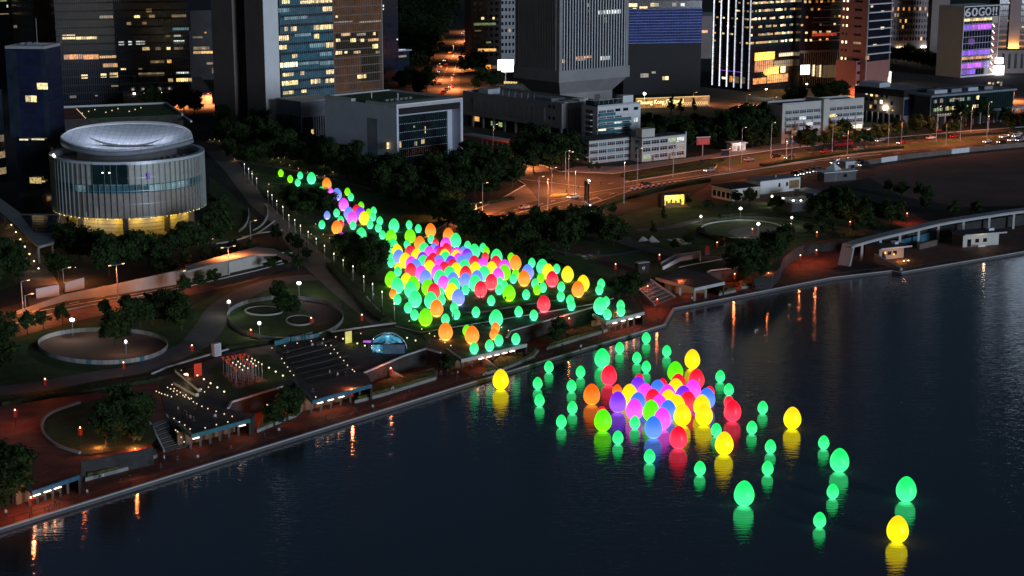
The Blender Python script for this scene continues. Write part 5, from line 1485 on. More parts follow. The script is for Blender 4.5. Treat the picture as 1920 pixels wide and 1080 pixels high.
for (x, y), (x2, y2), lb in (((200, 876), (222, 884), 'red slanting stair wall on the promenade beside the left planter'), ((732, 712), (765, 720), 'orange slanting stair wall on the promenade left of the egg terrace'), ((905, 686), (935, 700), 'grey slanting stair wall under the egg terrace end')):
    a, b = gp(x, y, Z_PROM), gp(x2, y2, Z_PROM)
    mb = MB(); mb.strip([(a.x, a.y), (b.x, b.y)], .4, Z_PROM + .01, Z_PROM + 1)
    for k in (2, 3): mb.v[k].z = Z_PROM + 2.4
    tag(mb.build('stair_wall', None, 'concrete'), lb, 'wall')

# ------------------------------------------------------------------ stepped square, lawn of lamp flowers, dome
r = thing('stepped_square', 'wide dark stone steps of the stepped square behind the blue pavilion', 'steps')
for i in range(7):
    a = gp(528 + 9 * i, 664 + 9.3 * i); b = gp(622 + 11 * i, 640 + 9.3 * i)
    d = (b - a).normalized(); nn = Vector((-d.y, d.x, 0)) * 2.0
    q = [a, b, b + nn, a + nn]
    MB().prism([(p.x, p.y) for p in q], .06, .10 + .035 * (6 - i)).build('step', r, 'deck' if i % 2 else 'wall_dark')
o = thing('paved_square', 'red paved square under the lamp flowers', 'paving')
q = gline([(414, 700), (460, 692), (500, 713), (443, 730)], .1)
tc_ = (q[0] + q[2]) / 2
for i in range(7):
    for j in range(7):
        def bl(u, v): return (q[0].lerp(q[1], u)).lerp(q[3].lerp(q[2], u), v)
        a, b, c, d = [bl(u, v) for u, v in ((i / 7, j / 7), ((i + .96) / 7, j / 7), ((i + .96) / 7, (j + .96) / 7), (i / 7, (j + .96) / 7))]
        MB().prism([(p.x, p.y) for p in (a, b, c, d)], .08, .14).build('tile', o, 'salmon' if (i + j) % 2 else 'red_brick')
fl_stem = MB().tube((0, 0, 0), (0, 0, 3.4), .05, .035, 6).mesh('flower_stem', 'pole_grey')
fl_bulb = MB().lathe([(.02, -.2), (.12, -.1), (.16, 0), (.12, .1), (.02, .18)], 8).mesh('flower_bulb', 'globe_warm')
fl_petal = MB().lathe([(.08, -.1), (.24, .1), (.36, .32)], 8).mesh('flower_petal', 'lantern_red')
rr = random.Random(3)
for i in range(6):
    for j in range(6):
        p = bl((i + .5) / 6, (j + .5) / 6)
        t = thing('lamp_flower', 'tall glowing lamp flower {o} on the red paved square', 'lamp flower', (p.x + rr.uniform(-.2, .2), p.y + rr.uniform(-.2, .2), .14), group='lamp flowers on the red square')
        link(bpy.data.objects.new('stem', fl_stem), t)
        k = rr.uniform(-.3, .5)
        o = link(bpy.data.objects.new('bulb', fl_bulb), t); o.location = (0, 0, 3.5 + k * 0)
        if (i * 5 + j * 3) % 3 == 0 or j < 2:
            o = link(bpy.data.objects.new('petals', fl_petal), t); o.location = (0, 0, 3.45)
q0 = bl(.5, .5)
light(t, (0, 0, 2.2), (1, .55, .3), 60, .4)
def globe(px, py, label='small glowing globe lamp {o} on the deck edge', z=0.0, h=.55, mat='globe_warm', group='globe lamps on the lantern deck', rad=.2):
    p = gp(px, py, z)
    t = thing('globe_lamp', label, 'globe lamp', p, 0, group)
    o = link(bpy.data.objects.new('post', g_post), t); o.scale = (1, 1, h)
    o = link(bpy.data.objects.new('globe', g_ball[mat]), t); o.location = (0, 0, h + .15); o.scale = (rad / .2,) * 3
    return t
g_post = MB().tube((0, 0, 0), (0, 0, 1), .04, .04, 6).mesh('globe_post', 'dark_metal')
g_ball = {m_: MB().lathe([(.01, -.2), (.14, -.14), (.2, 0), (.14, .14), (.01, .2)], 10).mesh('globe_ball', m_) for m_ in ('globe_warm', 'globe_pale', 'lamp_white')}
k = 4.5
for x, y in [(105, 525), (130, 535), (150, 545), (178, 552), (200, 560), (233, 570), (200, 492), (226, 505), (250, 525), (280, 520), (238, 468), (256, 503), (300, 470), (308, 535), (280, 552), (330, 560), (345, 572), (355, 556), (375, 580), (385, 590), (400, 585), (418, 615), (446, 630), (490, 652), (540, 672), (610, 695), (678, 718), (745, 738), (708, 785), (612, 808), (517, 835), (390, 845), (345, 812), (300, 785), (255, 755), (268, 855), (285, 868), (315, 915), (340, 955), (370, 420), (398, 440), (430, 465), (455, 478), (485, 508), (512, 530), (545, 490), (315, 348), (288, 335)]:
    globe(270 + x / k, 620 + y / k + 3, 'warm globe lamp {o} scattered on the left lantern deck', rad=.13, group='globe lamps on the left lantern deck')
for x, y in [(452, 390), (506, 422), (563, 457), (620, 492), (678, 528), (1055, 325), (1112, 358), (1173, 392)]:
    globe(270 + x / k, 620 + y / k + 3, 'pale yellow globe lamp {o} edging the lawn with the lamp flowers', rad=.2, mat='globe_pale', group='pale globe lamps round the lamp flower lawn')
for x, y in [(60, 330), (205, 303), (345, 275), (503, 250), (638, 228), (778, 205), (1060, 165), (725, 300), (760, 345), (798, 388), (828, 435), (868, 472), (910, 525), (965, 575), (988, 595), (665, 300), (170, 450), (200, 500), (236, 545), (265, 592), (305, 638), (720, 392), (553, 885)]:
    globe(500 + x / 6, 600 + y / 6 + 3, 'warm globe lamp {o} around the dark stepped square', rad=.13, group='globe lamps round the stepped square')
for x, y in [(860, 225), (1020, 278), (1105, 303), (1187, 328), (1268, 355), (1580, 215), (1675, 245)]:
    globe(500 + x / 6, 600 + y / 6 + 3, 'pale globe lamp {o} around the glass dome lawn', rad=.19, mat='globe_pale', group='pale globe lamps round the dome lawn')
for x, y in [(45, 385), (185, 475), (272, 525), (330, 556), (390, 592), (445, 628), (512, 662), (1083, 455), (1160, 492), (375, 325), (865, 790)]:
    globe(760 + x / 6, 540 + y / 6 + 3, 'warm globe lamp {o} along the egg terrace', rad=.15, group='globe lamps along the egg terrace')
# lit ramp strips on the lantern deck
E('strip_cream', (1, .80, .42), .22, .7, 1.0)
for a, b, lb in (((331, 698), (375, 735), 'upper lit cream bench strip on the lantern deck'), ((328, 721), (370, 744), 'lower lit cream bench strip on the lantern deck')):
    p, q = gp(*a), gp(*b); rt = thing('bench', lb, 'bench', (0, 0, 0))
    MB().strip([(p.x, p.y), (q.x, q.y)], .7, .06, .75).build('lit_front', rt, 'strip_cream'); MB().strip([(p.x, p.y), (q.x, q.y)], .9, .755, .9).build('seat', rt, 'deck')
    light(rt, ((p.x + q.x) / 2, (p.y + q.y) / 2 - 1, 1.5), (1, .75, .4), 60, .5)
r = thing('light_board', 'glowing red panel with a bright lamp on the lantern deck', 'panel', gp(372, 706), math.radians(40))
part(r, 'board', 'lantern_red', -.9, .9, 0, .15, .1, 2.9); part(r, 'lamp', 'lamp_sodium', -3.2, -2.5, 0, .5, .4, 1.1); light(r, (-2.5, -1, 2), (1, .15, .05), 60, .3)
r = thing('light_board', 'glowing yellow panel left of the glass dome', 'panel', gp(654, 644), math.radians(40))
E('panel_yellow', (.85, .75, .05), .55); part(r, 'board', 'panel_yellow', -.9, .9, 0, .15, .1, 2.9); light(r, (0, -1, 1), (.9, .8, .1), 30, .3)
r = thing('white_cabinet', 'white cabinet box behind the lantern deck', 'cabinet', gp(409, 668), math.radians(45))
part(r, 'body', 'white_paint', -.9, .9, 0, 1.2, .02, 2.9); part(r, 'lid', 'pale_concrete', -.95, .95, -.05, 1.25, 2.905, 3.0); part(r, 'door', 'pale_concrete', -.7, .7, -.03, -.005, .2, 2.7)
for a, b, lb in (((515, 649), (542, 642), 'left pale banner panel along the rear edge of the deck'), ((546, 641), (570, 636), 'middle pale banner panel along the rear edge of the deck'), ((573, 635), (586, 631), 'small pale banner panel along the rear edge of the deck')):
    wall('banner_panel', [a, b], 1.2, 1.2, lb, 'teal_panel', .12, 'banner')
# glass dome
E('dome_glow', (.12, .50, .72), .7, .95, .55, base=(.05, .1, .14))
r = thing('dome', 'transparent glowing blue dome tent on the lawn', 'dome', gp(727, 655))
DR = 35 / F_PX * (gp(727, 655).y + 20)
M('dome_film', (.6, .7, .75), .06, 0, 1)
def film(name, col, alpha):
    m = bpy.data.materials.new(name); nt, n, l = nodes(m); out = n.new('ShaderNodeOutputMaterial'); g = n.new('ShaderNodeBsdfGlossy'); g.inputs['Roughness'].default_value = .06
    t = n.new('ShaderNodeBsdfTransparent'); t.inputs[0].default_value = (*col, 1); mx = n.new('ShaderNodeMixShader'); mx.inputs[0].default_value = alpha
    l.new(t.outputs[0], mx.inputs[1]); l.new(g.outputs[0], mx.inputs[2]); l.new(mx.outputs[0], out.inputs[0]); MATS[name] = m
film('dome_film', (.75, .92, 1), .22)
for i in range(16):
    for j in range(4):
        mb = MB()
        for q in range(4):
            th = (PI / 2) * (j + q / 3 * .97) / 4.15
            for s in range(3):
                ph = 2 * PI * (i + s / 2 * .96) / 16
                mb.v.append(Vector((DR * math.cos(th) * math.cos(ph), DR * math.cos(th) * math.sin(ph), DR * .88 * math.sin(th))))
        for q in range(3):
            for s in range(2): mb.f.append([q * 3 + s, q * 3 + s + 1, q * 3 + s + 4, q * 3 + s + 3]); mb.m.append(0)
        mb.build('film_panel', r, 'dome_film', smooth=True)
rm = MB()
for i in range(0, 16, 2):
    ph = 2 * PI * i / 16
    pr = [Vector((DR * 1.01 * math.cos(t_) * math.cos(ph), DR * 1.01 * math.cos(t_) * math.sin(ph), DR * .89 * math.sin(t_))) for t_ in [PI / 2 * q / 10 for q in range(11)]]
    mb = MB()
    for a, b in zip(pr, pr[1:]): mb.tube(a, b, .05, .05, 5)
    mb.build('rib', r, 'pale_metal')
MB().lathe([(DR * .86, .1), (DR * .84, DR * .25), (DR * .70, DR * .5), (DR * .4, DR * .68), (.1, DR * .74)], 28).build('lit_lining', r, 'dome_glow', smooth=True)
part(r, 'entrance', 'blue_panel', -DR * .2, DR * .95, -DR * 1.02, -DR * .8, .1, DR * .52)
part(r, 'entrance_roof', 'dark_metal', -DR * 1.0, DR, -DR * 1.1, -DR * .78, DR * .53, DR * .57)
part(r, 'sign_light', 'lit_magenta', -DR * 1.2, -DR * .8, -DR * .9, -DR * .85, DR * .6, DR * .7)
light(r, (0, 0, DR * .8), (.35, .75, 1), 160, .6)

# ------------------------------------------------------------------ right: covered walkway, kiosks
r = thing('covered_walkway', 'long white roofed walkway on columns bending down at its left end', 'walkway')
ctl = smooth_px([(1590, 466), (1640, 452), (1700, 438), (1760, 424), (1840, 411), (1920, 400), (2040, 388)], 5)
zr = 2.6
P = [gp(x, y - 8, zr) for x, y in ctl]
MB().strip([(p.x, p.y) for p in P], 3.8, zr - .3, zr + .05).build('roof_slab', r, 'walk_roof')
MB().strip([(p.x + .8, p.y - 1.7) for p in P], .3, zr - .8, zr - .31).build('fascia', r, 'pale_concrete')
a = P[0]
mb = MB(); d = (P[0] - P[1]).normalized(); n_ = Vector((-d.y, d.x, 0)) * 1.9
mb.v = [a + n_, a - n_, a - n_ + d * 2.0 + Vector((0, 0, Z_PROM - zr)), a + n_ + d * 2.0 + Vector((0, 0, Z_PROM - zr))]
mb.v += [v - d * .9 for v in mb.v]
mb.f = [[0, 1, 2, 3], [4, 7, 6, 5], [0, 4, 5, 1], [1, 5, 6, 2], [2, 6, 7, 3], [3, 7, 4, 0]]; mb.m = [0] * 6
mb.build('end_leg', r, 'walk_roof')
for i in range(3, len(P), 3):
    MB().box(P[i].x - .35, P[i].x + .35, P[i].y - .35, P[i].y + .35, Z_PROM, zr - .36).build('column', r, 'pale_concrete')
MB().strip([(p.x, p.y + 3.5) for p in P[6:16]], .2, Z_PROM, Z_PROM + 2.4).build('blue_screen', r, 'blue_panel')
def kiosk(corner, rx, lx, h, ang, label, wallm, lit_=None):
    rt, w, d = tower('kiosk', label, corner, rx, lx, h, ang, wallm, 'kiosk', z=Z_PROM)
    part(rt, 'roof_slab', 'roof_dark', -.6, w + 1.5, -1.6, d + .5, h + .01, h + .25); part(rt, 'fascia', 'pale_concrete', -.7, w + 1.6, -1.8, -1.6, h - .1, h + .35)
    part(rt, 'roof_unit', 'pale_metal', w * .8, w * .95, d * .3, d * .6, h + .26, h + 1.0)
    for i in range(3): fpart(rt, 'R', 'door' if i == 0 else 'window', 'night_glass', w * (.12 + .22 * i), w * (.12 + .22 * i) + 1.4, .1 if i == 0 else 1.2, 2.4, .04)
    fpart(rt, 'L', 'side_panel', 'dark_stone', .2, d - .2, .2, h - .3, .05)
    return rt, w, d
rt, w, d = kiosk((1805, 464), 1872, 1785, 4.0, 20, 'long kiosk with a pale roof edge under the white walkway', 'cream_paint')
part(rt, 'bench', 'white_paint', w * .3, w * .5, -2.5, -2.0, .3, .8); light(rt, (w * .4, -4, 3.6), WARM, 130, .3)
rt, w, d = kiosk((1648, 488), 1694, 1622, 3.6, 25, 'small kiosk with an orange lit front at the walkway end', 'wall_beige')
light(rt, (w * .55, -3.4, 1.2), (1, .38, .06), 260, .3); light(rt, (w * .85, -3.0, .6), (1, .38, .06), 120, .2)
for x in (.62, .8): part(rt, 'ground_light', 'lamp_warm', w * x, w * x + .3, -4.6, -4.3, .02, .25)
for a, b, h0, h1, lb in (((1640, 492), (1690, 508), 2.6, .9, 'grey sloping wall in front of the orange lit kiosk'), ((1722, 468), (1755, 460), 1.8, 1.8, 'brown storage box under the white walkway')):
    p, q = gp(*a, Z_PROM), gp(*b, Z_PROM); mb = MB().strip([(p.x, p.y), (q.x, q.y)], .8, Z_PROM + .01, Z_PROM + h0)
    for k_ in (6, 7): mb.v[k_].z = Z_PROM + h1
    tag(mb.build('low_wall', None, 'concrete' if h0 > 2 else 'bronze_clad'), lb, 'wall')
# shade beside the walkway end, painted as a flat black sheet
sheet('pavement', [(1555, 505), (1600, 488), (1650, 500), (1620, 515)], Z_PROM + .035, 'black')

# ------------------------------------------------------------------ site hut, tents, event fence, lit kiosk
r, w, d = tower('site_hut', 'long white site hut with a grey roof beside the road', (1425, 365), 1500, 1400, 4.6, 33, 'white_paint')
part(r, 'roof_slab', 'roof_grey', -.1, w + .1, -.1, d + .1, 4.61, 4.85); fpart(r, 'R', 'shutter', 'wood', w * .72, w * .97, .9, 3.8, .05)
for i, x in enumerate((.45, .64)): fpart(r, 'R', 'window', 'night_glass', w * x, w * x + .9, 2.0, 3.4, .05)
part(r, 'roof_vent', 'steel', w * .5, w * .5 + .6, d * .4, d * .4 + .6, 4.86, 5.9)
light(r, (w * .6, -9, 4), (1, .85, .6), 160, .5)
r, w, d = tower('site_hut', 'white site hut with a black roof at the left end of the long hut', (1372, 378), 1424, 1334, 4.2, 33, 'white_paint')
part(r, 'roof_slab', 'black', -.1, w + .1, -.1, d + .1, 4.21, 4.5)
for i in range(4): fpart(r, 'L', 'window', 'night_glass', d * (.12 + .22 * i), d * (.12 + .22 * i) + 1.6, .8, 2.8, .05)
fpart(r, 'R', 'window', 'night_glass', w * .85, w * .85 + .8, 1.6, 3.0, .05)
light(r, (w * .5, -9, 4), (1, .85, .6), 160, .5)
for (x, y), lb, s in (((1562, 336), 'pointed white marquee tent in the vehicle yard', 5.5),):
    t = thing('marquee', lb, 'tent', gp(x, y)); MB().lathe([(s, 2.6), (s * .55, 3.8), (.2, 6.2)], 4).build('canopy', t, 'white_paint'); 
    for a in range(4): part(t, 'pole', 'pole_grey', math.cos(a * PI / 2) * s * .95 - .08, math.cos(a * PI / 2) * s * .95 + .08, math.sin(a * PI / 2) * s * .95 - .08, math.sin(a * PI / 2) * s * .95 + .08, 0, 2.6)
def shed(corner, rx, lx, h, label, roofm, wallm, lamp=None):
    rt, w, d = tower('shed', label, corner, rx, lx, h, 25, wallm, 'shed'); part(rt, 'roof_slab', roofm, -.4, w + .4, -.4, d + .4, h + .01, h + .25)
    fpart(rt, 'R', 'door', 'dark_stone', w * .3, w * .3 + 1.2, .05, h * .75, .04); fpart(rt, 'R', 'window', 'night_glass', w * .6, w * .6 + 1.6, h * .4, h * .75, .04)
    return rt, w, d
shed((1545, 342), 1605, 1532, 3.4, 'low yard shed with a white roof edge behind the marquee', 'white_paint', 'dark_stone')
shed((1585, 326), 1602, 1572, 4.4, 'tall pale yard cabin right of the marquee', 'white_paint', 'pale_concrete')
shed((1484, 398), 1547, 1455, 3.0, 'low shelter with a pale canopy and row of lamps in front', 'pale_metal', 'dark_stone')
shed((1450, 388), 1530, 1448, 2.6, 'low dark shelter behind the row of lamps', 'roof_dark', 'dark_stone')
shed((1525, 380), 1550, 1490, 2.8, 'low grey shelter right of the long white site hut', 'roof_grey', 'dark_stone')
r = thing('event_fence', 'hoarding fence with pale panels along the brown event ground', 'fence')
P = gline([(1600, 314), (1660, 304), (1720, 296), (1800, 287), (1870, 280), (1960, 272)], 0)
acc = 0
for a, b in zip(P, P[1:]):
    L = (b - a).length; n = int(L / 2.4); ang = math.atan2(b.y - a.y, b.x - a.x)
    for i in range(n):
        p = a.lerp(b, i / n); acc += 1
        o = link(bpy.data.objects.new('panel', cube_mesh('white_paint' if acc % 17 in (8, 9, 10, 11) else 'bronze_clad')), r)
        o.location = p; o.scale = (L / n * .96, .1, 2.0); o.rotation_euler = (0, 0, ang)
r = thing('snack_kiosk', 'small kiosk glowing yellow on the lawn by the road', 'kiosk', gp(1246, 390), math.radians(20))
E('kiosk_glow', (1, .72, .06), 1.3, .7, .9)
part(r, 'back_wall', 'kiosk_glow', 0, 8.5, 2.6, 2.9, .4, 4.2); part(r, 'roof_slab', 'black', -1.2, 9, -.4, 3.2, 4.3, 4.7); part(r, 'side_wall', 'black', -1.2, -.05, 0, 3, 0, 4.29); part(r, 'floor', 'wood', -.2, 9, -1.4, 2.59, .05, .4)
part(r, 'counter', 'wood', 1.0, 6.5, .6, 1.2, .41, 1.4)
for i in range(4): part(r, 'fitting', 'dark_stone', 1.4 + 1.7 * i, 1.9 + 1.7 * i, 1.6, 2.0, .41, 2.0 + .4 * (i % 2))
part(r, 'post', 'dark_metal', 8.6, 8.75, -.2, -.05, .05, 4.29); light(r, (4.5, .5, 3.8), (1, .75, .1), 320, .4)
r = thing('road_gantry_sign', 'big dark road sign on two posts beside the junction', 'sign', gp(1100, 398), math.radians(100))
part(r, 'board', 'slate_glass', -3.2, 3.2, -.1, .1, 3.6, 10.2)
for x in (-2.4, 2.4): part(r, 'post', 'pole_grey', x - .15, x + .15, .11, .4, 0, 9.8)
part(r, 'sign_light', 'lamp_white', -1.2, 1.2, -.9, -.6, 10.6, 10.8); part(r, 'sign_arm', 'pole_grey', -.1, .1, -.8, .2, 10.3, 10.5)
r = thing('notice_box', 'dark display box with a white emblem at the lawn corner', 'cabinet', gp(1207, 512), math.radians(30))
part(r, 'body', 'black', -1.8, 1.8, 0, 1.6, .02, 2.9); part(r, 'lid', 'pale_concrete', -1.9, 1.9, -.1, 1.7, 2.905, 3.05)
for x, z, sx, sz in ((-.5, 1.6, .9, .16), (-.5, 1.2, .16, .55), (-.1, 1.25, .5, .14), (-.1, .9, .14, .4)): part(r, 'emblem', 'white_paint', x, x + sx, -.04, -.005, z, z + sz)
# barrier row on the road
r0 = None
for i in range(17):
    p = gp(1184 + 5.1 * i, 357 - 0.75 * i)
    t = thing('road_barrier', 'red and white water barrier {o} in the row on the road', 'barrier', p, math.radians(38), 'water barriers on the road')
    mt = 'road_white' if i % 2 else 'red_paint'
    o = link(bpy.data.objects.new('body', bar_m[mt] if 'bar_m' in globals() else None), t) if False else None
    part(t, 'body', mt, -.65, .65, -.28, .28, .06, .62); part(t, 'top', 'red_paint' if i % 2 else 'road_white', -.6, .6, -.15, .15, .625, 1.05)
# ------------------------------------------------------------------ glowing eggs
def egg_mesh(name, mat, n=20, m=13):
    mb = MB(); mb.v.append(Vector((0, 0, 0)))
    for j in range(1, m):
        y = -math.cos(PI * j / m)
        rad = .385 * math.sqrt(max(0, 1 - y * y)) * (1 - .17 * y - .03 * y * y)
        for i in range(n): mb.v.append(Vector((rad * math.cos(2 * PI * i / n), rad * math.sin(2 * PI * i / n), (y + 1) / 2)))
    mb.v.append(Vector((0, 0, 1)))
    for i in range(n):
        mb.f.append([0, 1 + (i + 1) % n, 1 + i])
        mb.f.append([len(mb.v) - 1, 1 + (m - 2) * n + i, 1 + (m - 2) * n + (i + 1) % n])
    for j in range(m - 2):
        for i in range(n):
            k = (i + 1) % n
            mb.f.append([1 + j * n + i, 1 + j * n + k, 1 + (j + 1) * n + k, 1 + (j + 1) * n + i])
    mb.m = [0] * len(mb.f)
    me = mb.mesh(name, mat); me.polygons.foreach_set('use_smooth', [True] * len(me.polygons))
    return me
def s2l(c): return tuple(((x / 255) / 12.92 if x / 255 < .04045 else ((x / 255 + .055) / 1.055) ** 2.4) for x in c)
def egg_mat(name, lo, hi, k=1.0):
    """translucent skin lit by a lamp in its foot: paler low down, purer towards the tip"""
    m = bpy.data.materials.new(name); nt, n, l = nodes(m)
    out = n.new('ShaderNodeOutputMaterial'); b = n.new('ShaderNodeBsdfPrincipled')
    tc = n.new('ShaderNodeTexCoord'); sp = n.new('ShaderNodeSeparateXYZ'); l.new(tc.outputs['Generated'], sp.inputs[0])
    rp = n.new('ShaderNodeMapRange'); rp.interpolation_type = 'SMOOTHSTEP'; rp.inputs[1].default_value = .25; rp.inputs[2].default_value = .95
    l.new(sp.outputs['Z'], rp.inputs[0])
    mx = n.new('ShaderNodeMix'); mx.data_type = 'RGBA'; mx.inputs[6].default_value = (*s2l(lo), 1); mx.inputs[7].default_value = (*s2l(hi), 1)
    l.new(rp.outputs[0], mx.inputs[0]); l.new(mx.outputs[2], b.inputs['Emission Color'])
    r2 = n.new('ShaderNodeMapRange'); r2.interpolation_type = 'SMOOTHSTEP'; r2.inputs[1].default_value = .02; r2.inputs[2].default_value = .16; r2.inputs[3].default_value = k * (6 if k < 1.5 else 2.6); r2.inputs[4].default_value = k  # extra glow added on the hidden underside to spill colour on the ground
    l.new(sp.outputs['Z'], r2.inputs[0]); l.new(r2.outputs[0], b.inputs['Emission Strength'])
    b.inputs['Base Color'].default_value = (*[x * .25 for x in s2l(hi)], 1); b.inputs['Roughness'].default_value = .35
    b.inputs['Specular IOR Level'].default_value = .3
    l.new(b.outputs[0], out.inputs[0]); MATS[name] = m
EC = {'green': ((78, 246, 168), (30, 228, 122)), 'yellow': ((255, 236, 20), (255, 205, 22)), 'red': ((255, 66, 100), (232, 20, 52)), 'pink': ((255, 112, 236), (226, 66, 232)),
      'purple': ((172, 98, 244), (128, 40, 240)), 'blue': ((112, 166, 244), (58, 130, 250)), 'lime': ((126, 240, 26), (88, 226, 16)), 'orange': ((255, 152, 44), (252, 104, 14)),
      'lgreen': ((88, 250, 176), (48, 238, 120)), 'lyellow': ((255, 244, 60), (255, 222, 20)), 'lred': ((255, 84, 96), (222, 26, 56)), 'lpink': ((255, 124, 250), (222, 66, 228)),
      'lpurple': ((176, 92, 240), (130, 40, 225)), 'lblue': ((146, 158, 250), (92, 136, 250)), 'llime': ((140, 250, 30), (100, 230, 20)), 'lorange': ((255, 166, 66), (252, 122, 28))}
for k_ in list(EC):
    if k_[0] != 'l' or k_ == 'lime': EC[k_] = tuple(tuple(c * (1 if c > 200 else .84) for c in q) for q in EC[k_])
EM = {}
for k_, (lo, hi) in EC.items():
    hi = tuple(c * .93 for c in hi)
    egg_mat('egg_' + k_, lo, hi, 1.35 if k_[0] == 'l' and k_ != 'lime' else 1.55); EM[k_] = egg_mesh('egg_' + k_, 'egg_' + k_)
def egg(px, pyc, col, big, zone, where, z, top=False, kb=.0415, ks=.0249):
    k = kb if big else ks
    if top: yb = (pyc + k * 180) / (1 - k)
    else: yb = (pyc + .5 * k * 180) / (1 - .5 * k)
    p = gp(px, yb, z)
    size = hz(px, yb, yb - k * (yb + 180), z) * 1.0
    o = bpy.data.objects.new('egg_lamp', EM[('' if z < -1 else 'l') + col])
    link(o); o.location = (p.x, p.y + .1, z); o.scale = (size, size, size); o.rotation_euler = (0, 0, random.uniform(0, 6))
    tag(o, '%s glowing %s egg, {o} of its kind %s' % ('large' if big else 'small', col, where), 'egg lamp', zone)
Zw = ('egg lamps floating on the harbour', 'on the water')
for x, y in [(997, 107), (838, 166), (1120, 186), (941, 226), (997, 280), (413, 280), (603, 310), (346, 379), (549, 395), (357, 481), (554, 525), (488, 608), (827, 705), (1017, 817), (1319, 890), (1441, 337), (1492, 417), (929, 615), (1417, 659)]:
    egg(900 + x / 3.2, 600 + y / 3.2, 'green', False, *Zw, Z_WATER)
for x, y in [(142, 182), (84, 289), (183, 390), (168, 505), (467, 368), (515, 629), (445, 782)]: egg(1380 + x / 2.843, 700 + y / 2.843, 'green', False, *Zw, Z_WATER)
for x, y, c in [(550, 463, 'green'), (905, 617, 'green'), (42, 640, 'green'), (299, 238, 'yellow'), (859, 831, 'yellow')]: egg(1380 + x / 2.843, 700 + y / 2.843, c, True, *Zw, Z_WATER)
for x, y, c in [(733, 228, 'green'), (124, 356, 'yellow'), (1273, 234, 'yellow'), (773, 331, 'red'), (670, 446, 'orange'), (826, 492, 'purple'), (737, 601, 'lime'), (897, 447, 'yellow'), (926, 537, 'pink'), (1040, 644, 'blue'), (1093, 592, 'pink'), (1190, 704, 'red'), (1464, 740, 'yellow'), (1343, 567, 'yellow'), (1213, 569, 'yellow'), (1330, 512, 'yellow'), (1514, 545, 'red'), (1360, 470, 'blue'), (1276, 420, 'pink'), (1297, 354, 'red'), (1188, 383, 'red'), (1174, 413, 'yellow'), (1218, 456, 'purple'), (1246, 490, 'red'), (1180, 512, 'yellow'), (1127, 545, 'blue'), (1075, 511, 'pink'), (1130, 481, 'yellow'), (1026, 545, 'lime'), (1037, 476, 'red'), (990, 441, 'pink'), (947, 497, 'blue'), (948, 401, 'purple'), (1065, 421, 'blue'), (1124, 449, 'pink'), (1171, 308, 'lime')]:
    egg(900 + x / 3.2, 600 + y / 3.2, c, True, *Zw, Z_WATER)
for x, y, c in [(955, 357, 'red'), (1095, 386, 'red'), (1378, 433, 'red'), (733, 557, 'red'), (1493, 493, 'red'), (823, 424, 'orange')]: egg(900 + x / 3.2, 600 + y / 3.2, c, False, *Zw, Z_WATER)
G, YE, RE, PI_, PU, BL, LI, ORG = 'green', 'yellow', 'red', 'pink', 'purple', 'blue', 'lime', 'orange'
Zt = ('egg lamps trailing away between the trees', 'in the trail between trees')
for x, y, c, b in [(229, 118, LI, 0), (315, 172, LI, 0), (407, 140, G, 0), (511, 165, G, 1), (385, 205, G, 0), (653, 218, ORG, 1), (605, 300, G, 1), (685, 287, PI_, 0), (746, 315, BL, 1), (842, 290, LI, 0), (873, 338, G, 0), (808, 408, PI_, 1), (930, 468, RE, 1), (967, 420, LI, 0), (855, 490, BL, 1), (962, 490, PU, 1), (1037, 485, LI, 0), (1082, 467, G, 0), (885, 535, PI_, 1), (996, 533, YE, 1), (1076, 522, G, 0), (1140, 558, G, 0), (1050, 593, G, 0), (1126, 622, G, 0), (655, 507, BL, 0), (742, 485, G, 0), (607, 593, G, 0), (780, 552, G, 0), (780, 588, RE, 0), (745, 620, ORG, 1), (893, 598, G, 0), (788, 705, PI_, 0), (969, 685, G, 1), (870, 745, ORG, 0)]:
    egg(480 + x / 4.908, 300 + y / 4.908, c, bool(b), *Zt, .03, ks=.0262)
Zc = ('egg lamps packed on the lawn', 'in the lawn crowd')
k = 3.556
for x, y, c in [(132, 142, G), (310, 74, G), (371, 100, G), (456, 170, G), (160, 208, G), (297, 205, G), (700, 213, G), (802, 227, G), (185, 290, G), (190, 328, G), (823, 250, LI), (990, 292, LI), (485, 197, RE), (818, 288, RE), (1005, 433, G), (915, 458, G), (910, 508, G), (945, 480, G), (686, 508, G), (527, 575, G), (520, 525, G), (235, 385, G), (236, 358, YE), (1020, 402, LI), (204, 535, ORG), (475, 225, BL), (498, 245, PU), (672, 248, BL),
                (1128, 328, G), (1293, 368, G), (1187, 430, LI), (1150, 467, G), (1202, 492, G), (1163, 508, LI), (1324, 488, G), (1321, 552, G), (1590, 468, G), (1578, 508, G), (1383, 577, G), (1392, 612, G), (1090, 540, G), (857, 580, G), (755, 657, G), (610, 627, G), (623, 670, G), (231, 572, G), (303, 628, G), (346, 675, G), (552, 705, G)]:
    egg(680 + x / k, 400 + y / k, c, False, *Zc, .03, ks=.0256)
for x, y, c in [(209, 80, G), (202, 217, G), (620, 178, G), (745, 252, G), (317, 148, LI), (453, 112, ORG), (1018, 328, ORG), (1076, 432, ORG), (1436, 505, ORG), (493, 632, ORG), (857, 456, RE), (786, 505, RE), (637, 560, BL), (350, 570, G), (976, 530, LI), (1263, 437, RE), (1366, 404, YE), (419, 692, LI)]:
    egg(680 + x / k, 400 + y / k, c, True, *Zc, .03)
